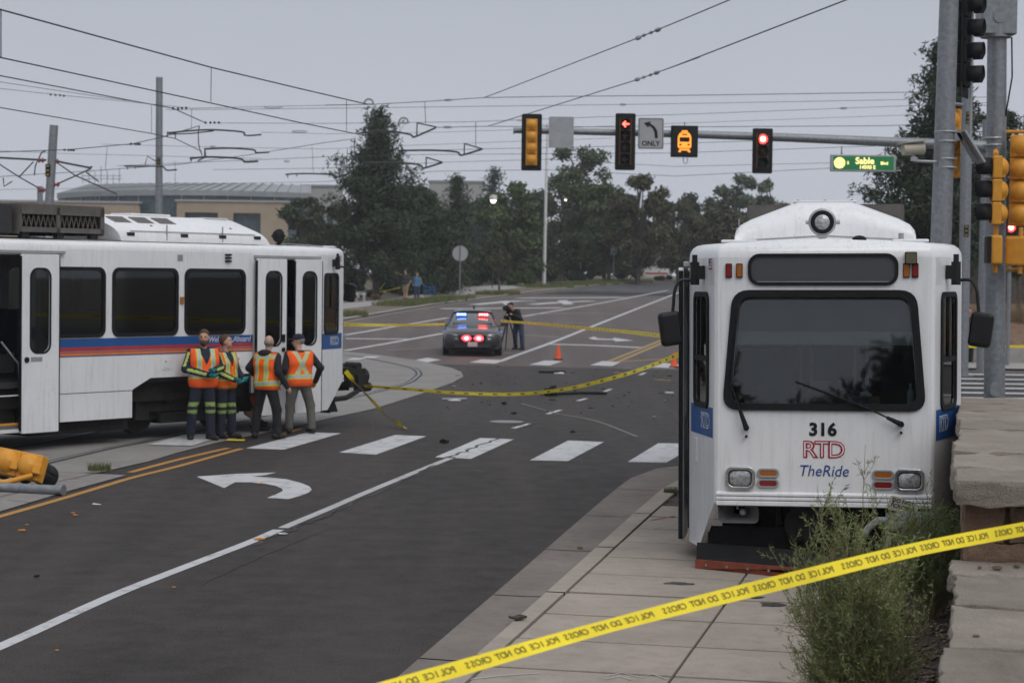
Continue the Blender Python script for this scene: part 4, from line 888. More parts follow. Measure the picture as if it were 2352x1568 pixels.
        hn.grid(rows).build('warning_horn', 'interior', T, True); MB().ball((-.75, .10, .63), .035).cyl((-.80, .09, .74), (-.80, .09, .66), .012).build('horn_driver', 'grey_paint', T, True)
        cp = MB().box((.10, .55, .52), (.55, .7, .34)).cyl((-.22, .25, .50), (-.22, .6, .50), .15).cyl((.18, .20, .46), (.18, .6, .46), .12).box((-.05, .22, .66), (.5, .12, .08)).cyl((-.42, .5, .35), (-.42, .5, .7), .03).build('coupler', 'dark', T, True)
        jb = MB().prism([(.60, -.10, .50), (.60, -.16, .54), (.60, -.16, .63), (.60, -.10, .66), (.60, .05, .66), (.60, .05, .50)], (.42, 0, .02)).build('jumper_box', 'grey_paint', T, bevel=.012)
        MB().tube([(.62, -.1, .60), (.50, -.12, .60), (.42, -.12, .53), (.38, -.12, .46)], .035, 10).build('cable_elbow', 'grey_paint', jb, True); MB().box((.60, -.10, .42), (.05, .05, .50)).build('post', 'steel_lt', jb)
        M.setdefault('warn_yellow', mat('warning_yellow', (.62, .38, .01), .5))
        wt = panel('warning_triangle', rpoly([(.765, .545), (.885, .545), (.825, .65)], .01, 2), [], .002, 'warn_yellow', jb, O=(0, -.163, -.004)); panel('bolt_symbol', [(.83, .632), (.806, .592), (.822, .595), (.812, .560), (.842, .602), (.826, .60), (.838, .632)], [], .002, 'sig_black', wt, O=(0, -.165, -.004))
        a_ = radians(-14); ux_ = (cos(a_), 0, sin(a_)); uy_ = (-sin(a_), 0, cos(a_))
        pl = panel('notice_plate', rpoly([(-.13, -.065), (.15, -.05), (.15, .05), (-.12, .075)], .03, 3), [], .006, 'notice_cream' if 'notice_cream' in M else M.setdefault('notice_cream', mat('notice_cream', (.38, .36, .31), .6)), T, O=(.72, -.17, .745), ux=ux_, uy=uy_)
        text('notice_text', 'DO NOT\nCROSS', .05, 'sig_black', pl, (.725, -.17, .755), ux_, uy_, .0045, bold=.001)
        for x, dz in ((-.085, .01), (.105, -.005)):
            for b_ in ([(0, .03), (.008, .022), (-.008, .022)], [(-.008, .016), (.008, .016), (.004, -.008), (-.006, -.008)], [(-.004, -.008), (.002, -.008), (-.012, -.035), (-.018, -.035)], [(.0, -.008), (.006, -.008), (.018, -.033), (.012, -.035)]):
                panel('walker_symbol', [(x+p[0], dz+p[1]) for p in b_], [], .002, 'sig_black', pl, O=(.72, -.174, .745), ux=ux_, uy=uy_)
    else:
        cp = MB().cyl((-.1, .3, .70), (-.1, -1.0, .68), .10).box((-.1, -1.25, .70), (.36, .42, .36)).box((-.30, -1.30, .62), (.12, .30, .30)).cyl((-.25, -1.30, .92), (.08, -1.30, .92), .08).box((.10, -1.15, .60), (.2, .3, .3)).cyl((-.28, -1.55, .52), (-.28, -1.30, .52), .09).cyl((-.1, -1.62, .72), (-.1, -1.45, .72), .14, .10).box((-.1, -.95, .86), (.4, .2, .10)).tube([(-.3, -1.2, .45), (-.55, -.6, .36), (-.8, .2, .36)], .05, 8).tube([(-.1, -1.0, .95), (-.15, -.6, 1.0), (-.1, .1, .9)], .03, 8).build('coupler', 'dark', T, True)
        MB().prism([(-1.05, .18, .16), (-1.05, .42, .16), (-1.05, .30, .42)], (.18, 0, 0)).tube([(-1.0, .3, .4), (-.75, .15, .42), (-.45, -.05, .5)], .045, 8).build('truck_guard', 'blk', T)
    return T
tramR = make_tram('tram', 'white tram 316 seen head-on, parked across the sidewalk beside the stone wall', (2.945, 18.6, 0.0), radians(-9), radians(-.8), False)
tramL = make_tram('tram', 'white tram seen from the side with striped livery, behind the workers at left', (-3.926, 37.487, .10), radians(-217.17), 0, True)
# things on the dashboard of tram 316
def tloc(x, y, z): return tramR.matrix_basis @ Vector((x, y, z)) if False else Vector((2.945, 18.6, 0)) + Matrix.Rotation(radians(-9), 3, 'Z') @ (Matrix.Rotation(radians(-.8), 3, 'Y') @ Vector((x, y, z)))
M['carton'] = mat('carton', (.26, .19, .10), .7); M['carton_blue'] = mat('carton_blue', (.03, .05, .18), .6); M['tissue'] = mat('tissue', (.7, .72, .74), .8); M['bottle_teal'] = mat('bottle_teal', (.42, .58, .62), .4)
bx = empty('tissue_box', tloc(.39, .10, 1.602), radians(-9), 'open tissue box on the dashboard behind the windshield', 'box'); MB().box((0, .05, .07), (.26, .10, .13)).build('carton', 'carton', bx, bevel=.004); MB().box((-.05, -.002, .07), (.15, .004, .10)).build('printed_panel', 'carton_blue', bx); MB().prism([(-.06, .05, .135), (.06, .05, .135), (.05, .05, .16), (.01, .05, .175), (-.05, .05, .172)], (0, .03, .0)).build('tissue', 'tissue', bx)
bt = empty('spray_bottle', tloc(.80, .12, 1.602), 0, 'pale spray bottle at the right end of the dashboard', 'bottle'); MB().lathe([(.028, 0), (.03, .02), (.03, .17), (.02, .20), (.012, .21), (.012, .235)], n=16).build('body', 'tissue', bt, True); MB().lathe([(.0305, .07), (.0308, .15)], n=16).build('label_band', 'bottle_teal', bt, True); MB().cyl((0, 0, .235), (0, 0, .26), .014).build('cap', 'tissue', bt)

# ================================================================== TRAFFIC SIGNALS, MASTS, SIGNS
def make_signal(name, label, loc, rz, n, lit=None, plate=True, arrow=False, dimcol=True, group=None, hc='sig_yellow'):
    """head facing -y; origin at its centre"""
    T = empty(name, loc, rz, label, 'traffic light', group); H_ = .345
    if plate:
        panel('backplate', rrect(0, 0, .60, n*H_+.30, .05), [rrect(0, 0, .33, n*H_-.01, .02)], .012, 'sig_black', T, O=(0, -.02, 0))
    for i in range(n):
        z = (n-1)*H_/2-i*H_
        se = MB().box((0, 0, z), (.34, .14, H_-.006)).build('section', hc, T, bevel=.02)
        MB().lathe([(.16, .0), (.145, .04), (.10, .085), (.055, .105), (0, .11)], (0, .07, z), (0, 1, 0), 14).build('rear_dome', hc, se, True)
        if plate: MB().box((0, -.073, z), (.325, .012, H_-.012)).build('door', 'sig_black', se)
        MB().box((0, .09, z-.12), (.2, .05, .05)).build('hinge_boss', hc, se)
        vi = MB(); pts = [(.152*cos(a), .152*sin(a)) for a in [radians(-40+k*260/14) for k in range(15)]]
        rows = [[(x, y, z+zz) for x, zz in pts] for y in (-.07, -.30)]
        for r, q in zip(rows[1], range(len(pts))): pass
        rows[1] = [(x, -.30+.06*max(0, -zz/.15)+.0, z+zz) for x, zz in pts]
        vi.grid(rows); o = vi.build('visor', 'sig_black', T, True); so_ = o.modifiers.new('s', 'SOLIDIFY'); so_.thickness = .006
        col = ('red', 'amber', 'green')[min(i, 2)] if n == 3 else ('red', 'amber', 'amber', 'green')[i]
        on = lit == i
        lm = {'red': 'dim_red', 'amber': 'dim_amber', 'green': 'dim_green'}[col]
        if lm not in M: M[lm] = mat(lm, {'dim_red': (.06, .008, .008), 'dim_amber': (.05, .025, .01), 'dim_green': (.008, .03, .025)}[lm], .4)
        if on and not arrow:
            ln = MB().lathe([(.145, 0), (.12, -.02), (0, -.045)], (0, -.08, z), (0, 1, 0), 20).build('lens', 'e_red', se, True); MB().lathe([(.085, -.034), (0, -.052)], (0, -.08, z), (0, 1, 0), 18).build('lens_core', 'e_redhot', se, True)
        else:
            MB().lathe([(.145, 0), (.12, -.02), (0, -.045)], (0, -.08, z), (0, 1, 0), 20).build('lens', 'sig_black' if arrow else lm, se, True)
            if arrow:
                a_ = [(-.11, 0), (-.01, .10), (.02, .07), (-.03, .022), (.11, .022), (.11, -.022), (-.03, -.022), (.02, -.07), (-.01, -.10)]
                panel('arrow_symbol', a_, [], .01, 'e_redarrow' if on else lm, se, O=(0, -.12, z))
    return T
M['e_redarrow'] = emis('lit_red_arrow', (1, .10, .07), 5)
YM = 59.5
ma = empty('signal_mast', (0, 0, 0), 0, 'long grey mast arm carrying signals over the junction, with its pole', 'mast')
P_ = [at(x, y, YM) for x, y in ((1182, 300), (1480, 306), (1800, 316), (2080, 328), (2268, 337))]; Pm = P_[-1]
MB().tube(spline(P_, 6), [.085+.085*k/24 for k in range(25)], 14).build('arm', 'steel', ma, True); MB().cyl(P_[0]+Vector((-.04, 0, 0)), P_[0]+Vector((.0, 0, 0)), .10).build('end_cap', 'steel', ma)
MB().cyl((Pm.x, Pm.y+.1, gz(YM)), (Pm.x, Pm.y+.1, Pm.z+.8), .17, .14, 18).build('pole', 'steel', ma, True); MB().cyl((Pm.x, Pm.y+.1, gz(YM)), (Pm.x, Pm.y+.1, gz(YM)+.05), .3).build('base_plate', 'steel', ma)
def bracket(p): return MB().cyl(p+Vector((0, .13, -.5)), p+Vector((0, .13, .5)), .03).build('bracket', 'steel', ma)
for px, n, lit, arrow, rz, lb in (((1221, 327), 4, None, False, pi, 'signal head seen from behind, yellow domes on black plate, at the mast arm tip'), ((1436, 326), 4, 0, True, 0, 'black four-section signal showing a red left arrow'), ((1751, 347), 3, 0, False, 0, 'black three-section signal showing a red ball')):
    p = at(*px, YM-.35); make_signal('traffic_signal', lb, p, rz, n, lit, True, arrow)
    pc = at(*px, YM-.2); MB().cyl((pc.x, YM-.12, pc.z-.6), (pc.x, YM-.12, pc.z+.62), .028).build('bracket', 'steel', ma)
# blank back of a sign
p = at(1289, 304, YM-.25); sb = empty('sign_back', p, 0, 'bare grey back of a square sign on the mast arm', 'sign'); panel('plate', rrect(0, 0, .74, .92, .05), [], .006, 'steel_lt', sb); MB().box((0, .06, .1), (.05, .1, .5)).build('clamp', 'steel', sb)
# left turn only
p = at(1495, 307, YM-.25); sg = empty('turn_sign', p, 0, 'white ONLY sign with black left-turn arrow', 'sign'); M['sign_white'] = mat('sign_white', (.36, .365, .375), .5, var=.05)
panel('plate', rrect(0, 0, .76, .92, .05), [], .006, 'sign_white', sg); panel('border', rrect(0, 0, .72, .88, .04), [rrect(0, 0, .69, .85, .03)], .002, 'sig_black', sg, off=.005)
panel('arrow', [(-.22, .31), (.0, .36), (-.03, .30), (.10, .22), (.19, .08), (.21, -.14), (.12, -.14), (.10, .05), (.04, .16), (-.06, .235), (-.08, .17)], [], .002, 'sig_black', sg, off=.005)
text('lettering', 'ONLY', .21, 'sig_black', sg, (0, 0, -.30), (1, 0, 0), (0, 0, 1), .006, bold=.006, xs=.95)
# tram blank-out sign
p = at(1572, 325, YM-.25); bs_ = empty('blankout_sign', p, 0, 'black electronic sign with an orange lit tram symbol', 'sign'); MB().box((0, .05, 0), (.80, .18, .93)).build('case', 'sig_black', bs_, bevel=.015)
panel('screen', rrect(0, 0, .70, .83, .02), [], .004, 'blkgloss', bs_, O=(0, -.045, 0))
O_ = (0, -.05, 0)
panel('tram_outline', rpoly([(-.20, -.20), (.20, -.20), (.20, .14), (.13, .26), (-.13, .26), (-.20, .14)], .05), [rrect(0, .05, .30, .14, .02), rrect(-.12, -.10, .07, .06, .02), rrect(.12, -.10, .07, .06, .02), rrect(0, .20, .16, .04, .01)], .006, 'e_amber', bs_, O=O_)
panel('tram_roof', rrect(0, .295, .18, .05, .02), [], .006, 'e_amber', bs_, O=O_); panel('tram_bumper', rpoly([(-.16, -.27), (.16, -.27), (.14, -.22), (-.14, -.22)], .01), [], .006, 'e_amber', bs_, O=O_); panel('tram_foot', rrect(-.14, -.30, .08, .05, .02), [], .006, 'e_amber', bs_, O=O_); panel('tram_foot', rrect(.14, -.30, .08, .05, .02), [], .006, 'e_amber', bs_, O=O_)
MB().tube([(-.02, .05, -.46), (-.02, .05, -.60), (.03, .05, -.66), (.10, .05, -.62), (.10, .05, -.47)], .012, 6).build('cable_loop', 'steel', bs_); MB().cyl((.0, .05, .46), (0, .05, .58), .015).build('stub', 'steel', bs_)
# illuminated street name
p = at(1983, 375, YM-.1); sn = empty('street_sign', p, 0, 'lit green hanging street sign reading S Sable Blvd 14500 E', 'sign'); MB().box((0, .08, 0), (1.94, .18, .50)).build('case', 'steel_lt', sn, bevel=.015)
panel('face', rrect(0, 0, 1.80, .40, .01), [], .004, 'e_green', sn, O=(0, -.014, 0)); Of = (0, -.018, 0)
panel('seal', [(-.71+.165*cos(k*pi/12), .165*sin(k*pi/12)) for k in range(24)], [], .004, 'e_cream', sn, O=Of); M['e_seal'] = emis('lit_seal_detail', (.75, .55, .12), 1.0)
panel('seal_ring', [(-.71+.13*cos(k*pi/12), .13*sin(k*pi/12)) for k in range(24)], [[(-.71+.12*cos(k*pi/12), .12*sin(k*pi/12)) for k in range(24)]], .004, 'e_seal', sn, O=(0, -.022, 0)); panel('seal_hills', [(-.80, -.02), (-.75, .03), (-.71, -.01), (-.66, .04), (-.62, -.02)], [], .004, 'e_seal', sn, O=(0, -.022, 0))
for s_, sz, x, z in (('S', .12, -.46, .0), ('Sable', .27, .04, .06), ('Blvd', .13, .62, .0), ('14500 E', .15, .12, -.125)): text('lettering', s_, sz, 'e_cream', sn, (x, -.018, z), (1, 0, 0), (0, 0, 1), .003, bold=.006 if sz > .2 else .004)
for x in (-.64, .66): MB().tube([(x, .08, .25), (x, .08, .34), (x, .08, .50)], .018, 6).box((x, .08, .28), (.05, .05, .06)).build('hanger', 'steel', sn)
# ---- near poles at the right
def pole_at(px_top, px_bot, Y, r0, r1, name, label, zt=None):
    a, b = at(*px_bot, Y), at(*px_top, Y); d = (b-a)/(b.z-a.z); base = a-d*a.z; base.z = gz(Y); top = a+d*((zt if zt else b.z)-a.z)
    T = empty(name, base, 0, label, 'pole'); rel = top-base; MB().cyl((0, 0, 0), rel, r0, r1, 22).build('shaft', 'steel', T, True); MB().cyl((0, 0, 0), (0, 0, .04), r0*1.9).build('base_plate', 'steel', T); return T, base, rel
T1, b1, rel1 = pole_at((2180, 0), (2161, 560), 29.5, .168, .135, 'utility_pole', 'mottled galvanised pole rising behind tram 316, nearest of the poles', 8.6)
for y in (527, 566): pass
for y in (303, 325, 365, 385):
    c = at(2172, y, 29.5); MB().lathe([(.163, -.012), (.166, 0), (.163, .012)], (c.x-b1.x, c.y-b1.y, c.z), (0, 0, 1), 20).build('strap', 'steel_lt', T1)
T2, b2, rel2 = pole_at((2290, 85), (2284, 900), 30.6, .165, .145, 'utility_pole', 'galvanised signal pole at right with a box collar on top', 7.25)
cb = at(2288, 42, 30.6); co = MB().box((cb.x-b2.x, 0, cb.z-.0), (.54, .46, .54)).build('collar_box', 'steel', T2, bevel=.02); MB().cyl((cb.x-b2.x, -.20, cb.z), (cb.x-b2.x, -.245, cb.z), .10, n=20).build('hand_hole', 'steel', T2); MB().cyl((cb.x-b2.x, 0, cb.z-.3), (cb.x-b2.x, 0, cb.z+.35), .235, n=24).build('collar', 'steel', T2)
hh = at(2280, 892, 30.6); panel('hand_hole', rrect(0, 0, .16, .22, .07), [], .03, 'steel', T2, O=(hh.x-b2.x, -.165, hh.z))
MB().tube([(cb.x-b2.x+.22, -.1, cb.z-.3), (cb.x-b2.x+.24, -.1, cb.z-.9), (cb.x-b2.x+.15, -.1, cb.z-1.5)], .012, 6).build('cable', 'blk', T2)
for y in (318, 334, 408, 545, 570):
    c = at(2283, y, 30.6); MB().lathe([(.163, -.015), (.168, 0), (.163, .015)], (c.x-b2.x, c.y-b2.y, c.z), (0, 0, 1), 20).build('strap', 'steel_lt', T2)
# side-on signal, rear-view signal, pedestrian heads
p = at(2288, 438, 30.0); s1 = make_signal('traffic_signal', 'yellow signal seen side-on with black visors to the left, on the right-hand pole', p, -pi/2-.12, 3, None, False)
p = at(2346, 415, 30.2); s2 = make_signal('traffic_signal', 'yellow four-section signal seen from behind, cut by the right edge', p, pi-.45, 4, None, False)
def ped_head(px, Y, rz, label):
    T = empty('pedestrian_signal', at(*px, Y), rz, label, 'pedestrian signal'); MB().box((0, 0, 0), (.44, .17, .44)).build('case', 'sig_yellow', T, bevel=.035); MB().box((0, -.11, 0), (.40, .06, .40)).build('egg_crate_hood', 'sig_black', T); MB().cyl((0, 0, .22), (0, 0, .36), .035).cyl((0, 0, -.22), (0, 0, -.34), .035).build('stem', 'sig_yellow', T); return T
ped_head((2286, 574), 30.05, -pi/2-.12, 'yellow pedestrian signal box seen side-on under the right-hand signal'); ped_head((2344, 577), 30.1, pi-.4, 'yellow pedestrian signal box seen from behind at the right edge')
br = empty('signal_bracket', (0, 0, 0), 0, 'yellow bracket tubes holding the signals on the right-hand pole', 'bracket')
for a, b in (((2312, 303), (2362, 303)), ((2312, 545), (2362, 546)), ((2312, 620), (2362, 618))): MB().tube([at(*a, 30.45), at(*b, 30.3)], .028, 8).build('tube', 'sig_yellow', br)
MB().tube([at(2287, 348, 30.3), at(2287, 356, 30.05)], .04, 8).tube([at(2288, 524, 30.05), at(2288, 545, 30.1)], .035, 8).tube([at(2286, 610, 30.05), at(2286, 622, 30.3)], .035, 8).build('tube', 'sig_yellow', br)
make_signal('traffic_signal', 'distant signal with a red light glowing between the right-hand poles', at(2320, 548, 62.5), 0, 3, 0, True); far_sp = at(2320, 548, 62.75); 
fp = empty('signal_post', (far_sp.x, 62.75, gz(62.5)), 0, 'slim post under the distant red signal at right', 'pole'); MB().cyl((0, 0, 0), (0, 0, far_sp.z-gz(62.5)+.6), .06).build('shaft', 'steel', fp)
p = at(2214, 95, 29.9); s3 = make_signal('traffic_signal', 'tall black signal seen edge-on right of the galvanised pole, at the top', p, radians(66), 4, None, True, hc='sig_black')
MB().tube([(b1.x+.15, 29.55, p.z-.95), (p.x, 29.9, p.z-.95)], .025).tube([(b1.x+.15, 29.55, p.z+.6), (p.x+.1, 29.9, p.z+.6)], .025).tube([(p.x+.12, 29.9, p.z+.7), (p.x+.12, 29.9, p.z-1.5)], .02).build('bracket', 'steel_lt', br)
p = at(2200, 330, 29.9); s4 = make_signal('traffic_signal', 'yellow signal mostly hidden behind the galvanised pole', at(2180, 330, 29.95), pi-.3, 3, None, False)
ep = empty('edge_on_sign', at(2222, 335, 29.6), 0, 'grey sign panel seen almost edge-on, tilted, on the galvanised pole', 'sign')
R_ = Matrix.Rotation(radians(-32), 3, 'Y') @ Matrix.Rotation(radians(62), 3, 'Z'); MB().box((.06, 0, -.02), (.03, .5, .55), R=Matrix.Rotation(radians(-33), 3, 'Y')).build('plate', 'steel_lt', ep); MB().box((-.04, 0, .02), (.05, .06, .62), R=Matrix.Rotation(radians(-33), 3, 'Y')).build('bracket', 'grey_paint', ep); MB().box((-.16, 0, .13), (.16, .06, .12)).build('clamp', 'steel_lt', ep)
# CCTV
p = at(2098, 345, 29.3); cc = empty('security_camera', p, 0, 'beige security camera on an arm left of the galvanised pole', 'camera'); M['beige'] = mat('beige_plastic', (.36, .33, .26), .5)
ca = radians(-12); MB().cyl((-.16, -.03, .0), (.15, .03, .03), .085, .095, 18).build('housing', 'beige', cc, True); MB().box((-.03, 0, .115), (.42, .2, .012), R=Matrix.Rotation(radians(-8), 3, 'Y')).build('sunshield', 'beige', cc); MB().tube([(.0, 0, -.07), (.02, 0, -.16), (.42, .15, -.16)], .022, 8).box((.01, 0, -.13), (.08, .08, .06)).build('arm', 'steel_lt', cc)
# ---- round sign back, street light, far lamps
p = at(1057, 582, 121.5); rs = empty('round_sign', (p.x, 121.5, gz(121.5)), 0, 'round blank sign disc on a thin grey post beside the far path', 'sign'); hz = p.z-gz(121.5); MB().cyl((0, 0, hz), (0, .02, hz), .47, n=28).build('disc', 'sign_white', rs); MB().cyl((0, -.04, 0), (0, -.04, hz+.48), .04, n=8).build('post', 'steel', rs)
p = G(1249, 657); lp = empty('street_light', p, 0, 'tall slim white lamp post beside the far road', 'lamp post'); tp = at(1257, 330, p.y); MB().cyl((0, 0, 0), (tp.x-p.x, 0, tp.z-p.z+1.5), .15, .08, 12).build('shaft', 'white', lp, True); MB().cyl((0, 0, 0), (0, 0, .12), .24).build('base', 'white', lp); MB().tube([(tp.x-p.x, 0, tp.z-p.z+1.4), (tp.x-p.x-1.8, 0, tp.z-p.z+1.7)], .05).box((tp.x-p.x-2.0, 0, tp.z-p.z+1.72), (.6, .25, .12)).build('arm', 'white', lp)
for px, Y, lb in (((1133, 460), 140, 'lit round lamp glowing among the far trees, left one'), ((1299, 459), 165, 'small lit lamp glowing among the far trees, right one')):
    p = at(*px, Y); T = empty('area_lamp', (p.x, Y, gz(Y)), 0, lb, 'lamp'); hz = p.z-gz(Y); MB().cyl((0, .2, 0), (0, .2, hz+.3), .035, n=8).build('post', 'interior_dark', T); MB().lathe([(r_*(1 if Y < 150 else .4), z_*(1 if Y < 150 else .4)) for r_, z_ in ((.0, .38), (.25, .34), (.28, .1), (.26, 0))], (0, 0, hz), (0, 0, 1), 14).build('shade', 'white', T, True); MB().ball((0, 0, hz+.0), .20 if Y < 150 else .08, 12).build('globe', 'e_lamp', T, True)
p = at(1410, 572, 165); T = empty('back_of_sign', (p.x, 165, gz(165)), 0, 'grey rectangular sign back on a post by the far road', 'sign'); MB().box((0, 0, p.z-gz(165)), (.55, .03, .95)).build('plate', 'steel_lt', T); MB().cyl((0, .05, 0), (0, .05, p.z-gz(165)+.5), .05).build('post', 'steel', T)
p = at(1508, 605, 185); T = empty('monument_sign', (p.x, 185, gz(185)), 0, 'white monument sign with a red stripe at the end of the road', 'sign'); z0 = 0; MB().box((0, 0, 1.15), (2.35, .4, 1.9)).build('face', 'white', T, bevel=.03); MB().box((0, -.21, .55), (2.1, .03, .14)).build('red_stripe', 'red', T); M['cream'] = mat('cream_side', (.55, .5, .28), .6); MB().box((-1.4, .2, 1.1), (.45, .5, 1.9)).build('end_panel', 'cream', T)
# ---- catenary poles
M['plate_ink'] = mat('plate_ink', (.30, .20, .03), .6)
def idplate(T, x, y, z): 
    pl = MB().box((x, y, z), (.13, .012, .34)).build('number_plate', 'sig_black', T)
    for k in range(3): MB().box((x, y-.008, z+.12-.12*k), (.07, .006, .04)).build('plate_digit', 'plate_ink', pl)
T3, b3, rel3 = pole_at((366, 178), (365, 480), 75, .15, .125, 'catenary_pole', 'grey overhead-line pole standing upright behind the left tram'); idplate(T3, rel3.x*.4, -.17, at(365, 392, 75).z)
T4, b4, rel4 = pole_at((124, 288), (113, 470), 55, .14, .115, 'catenary_pole', 'grey overhead-line pole leaning slightly, at far left'); idplate(T4, rel4.x*.65, -.15, at(118, 395, 55).z)
T5, b5, rel5 = pole_at((2226, 0), (2216, 560), 57.5, .165, .15, 'catenary_pole', 'grey overhead-line pole between the two right-hand poles', 12); idplate(T5, rel5.x*.65, -.17, at(2221, 276, 57.5).z); idplate(T5, rel5.x*.3, -.17, at(2218, 535, 57.5).z)
T6, b6, rel6 = pole_at((92, 428), (92, 470), 90, .13, .13, 'catenary_pole', 'short distant overhead-line pole at far left behind the leaning one')
# ---- overhead wires
def r5(x, y): return (x/1.568*.5742, y/1.568*.5742)
def r6(x, y): return ((1300+x/1.568)*.5742, y/1.568*.5742)
def r7(x, y): return ((2700+x/1.568)*.5742, y/1.568*.5742)
WN = dict(n=0)
M['wire'] = mat('wire_metal', (.05, .053, .06), .6, .4)
def wire(pts, r, label, cat='wire', group='overhead wires', name='overhead_wire', n=5, m='wire'):
    o = MB().tube(pts, r, n, True).build(name, m, None, False); c = Vector(o.data.vertices[0].co); return tag(o, label, cat, group)
def hz_(pts, z): return [G(x, y, z) for x, y in pts]
def sag(P, s, k=8):
    out = []
    for a, b in zip(P, P[1:]):
        for i in range(k): t_ = i/k; q = a.lerp(b, t_); q.z -= s*4*t_*(1-t_); out.append(q)
    return out+[P[-1]]
wire(hz_([(-1100, -286), (0, 22), (485, 155), (690, 204), (845, 240)], 6.45), .013, 'thick messenger wire from the top left corner down to the big conifer')
wire(hz_([(-1100, -110), (0, 132), (485, 237), (690, 282), (840, 312)], 5.8), .011, 'second wire from the left edge, hung below the topmost wire')
wire([at(-900, 3, 32)]+[at(*r5(*p), Y) for p, Y in (((0, 475), 41), ((840, 635), 50), ((1085, 680), 53), ((1285, 770), 55))], .014, 'third thick wire from the left edge, ending at an insulator right of the tall pole')
wire([at(-900, 92, 32)]+[at(*r5(*p), Y) for p, Y in (((0, 675), 41), ((950, 838), 51), ((1100, 870), 53), ((1265, 950), 55))], .012, 'lower contact wire from the left edge passing in front of the tall pole')
wire([at(*r5(*p), Y) for p, Y in (((-100, 500), 48), ((610, 605), 52), ((830, 635), 54))], .007, 'thin wire just under the third wire at the left edge')
wire([at(*r5(*p), Y) for p, Y in (((-100, 545), 60), ((400, 600), 62), ((740, 632), 64), ((1200, 680), 66), ((1700, 668), 66), ((2270, 657), 66))], .008, 'thin span wire crossing behind the tall pole from the left edge')
wire([at(*r5(*p), Y) for p, Y in (((-100, 957), 52), ((420, 940), 54), ((830, 903), 55), ((1020, 860), 56), ((1150, 820), 56), ((1250, 790), 56))], .012, 'curving wire rising to the right behind the leaning pole')
SPAN = 'thin grey span wire crossing the sky over the junction'
for pts, r in (([r6(0, 660), r6(300, 655), r6(640, 637), r6(1000, 613), r6(1500, 605), r7(0, 600), r7(1420, 580), r7(1800, 577)], .012), ([r6(-1000, 690), r6(0, 680), r6(1200, 665), r7(0, 652), r7(1480, 625), r7(2100, 605)], .008), ([r6(-700, 772), r6(0, 775), r6(900, 765), r6(1700, 735), r7(0, 720), r7(1500, 663), r7(2100, 640)], .008), ([r6(-400, 830), r6(0, 840), r6(700, 830), r6(1200, 815), r7(0, 775), r7(1500, 720)], .006),
               ([r6(690, 800), r6(1000, 793), r6(1800, 797), r7(0, 797), r7(1300, 790), r7(1600, 780)], .011), ([r6(-1400, 905), r6(-600, 925), r6(0, 935), r6(600, 910), r6(1400, 880), r6(1800, 868)], .006), ([r6(560, 945), r6(1000, 935), r6(1800, 918), r7(0, 900), r7(500, 885)], .008), ([r6(-1300, 1040), r6(-600, 1010), r6(0, 985), r6(600, 970), r7(0, 960), r7(1300, 915)], .008),
               ([r6(-700, 1065), r6(0, 1055), r6(735, 1018), r6(1400, 1000), r7(0, 1045), r7(980, 1022)], .007), ([r6(0, 1140), r6(680, 1075), r6(1400, 1065), r7(0, 1105), r7(980, 1055)], .008), ([r6(-2073, 945), r6(-1600, 965), r6(-1000, 980), r6(-400, 995)], .006), ([r6(-2073, 1190), r6(-1400, 1180), r6(-600, 1150), r6(0, 1140)], .006), ([r6(-2073, 1110), r6(-1500, 1075), r6(-900, 1030), r6(-500, 975), r6(0, 895), r6(190, 870)], .010)):
    wire([at(*p, 66) for p in pts], r, SPAN, group='span wires over the junction')
dl = [('diagonal wire rising to the top edge, the upper and left one', [(r6(1000, 612), 62), (r6(1100, 575), 60), (r6(1960, 240), 45), (r6(2352, 78), 39.5), ((1690, -6), 38), ((1900, -95), 34)]), ('diagonal wire rising to the top edge, the lower and right one', [(r6(1020, 793), 64), (r6(1960, 500), 50), (r6(2352, 358), 44), (r7(0, 415), 41), (r7(1075, 0), 33), ((2170, -90), 30)])]
for lb, pts in dl:
    P = [at(*p, Y) for p, Y in pts]; o = wire(P, .013, lb); 
for pts in ([(1965, 238), (2000, 222), (2045, 205), (2088, 188)], [(1960, 498), (1998, 485), (2042, 470), (2080, 457)]):
    P = [at(*r6(*p), 44.6 if pts[0][1] < 300 else 49.2) for p in pts]; T = empty('insulator_string', P[0], 0, 'string of four small insulators on the %s diagonal wire' % ('upper' if pts[0][1] < 300 else 'lower'), 'insulator')
    for k, q in enumerate(P): d = (P[-1]-P[0]).normalized(); MB().lathe([(.0, -.09), (.045, -.05), (.055, 0), (.045, .05), (0, .09)] if k in (0, 3) else [(.03, -.04), (.04, 0), (.03, .04)], q-P[0], d, 10).build('insulator', 'grey_paint', T, True)
def beads(px, fn, Y, label):
    P = [at(*fn(*p), Y) for p in px]; T = empty('insulator_beads', P[0], 0, label, 'insulator')
    for q in P: MB().ball(q-P[0], .036, 8).build('bead', 'interior_dark', T, True)
beads([(1085, 680), (1117, 681), (1141, 679), (1168, 678)], r5, 53, 'row of dark insulator beads right of the tall pole, upper row'); beads([(1290, 770), (1320, 770), (1345, 770), (1373, 770)], r5, 55, 'row of dark insulator beads right of the tall pole, lower row'); beads([(318, 594), (348, 597), (376, 599), (400, 602)], r5, 61, 'row of dark insulator beads on a thin wire at upper left'); beads([(822, 903), (848, 904), (864, 905), (876, 905)], r5, 55, 'row of dark insulator beads left of the tall pole'); beads([(405, 941), (430, 942), (447, 942), (463, 943)], r5, 54, 'row of dark insulator beads right of the leaning pole')
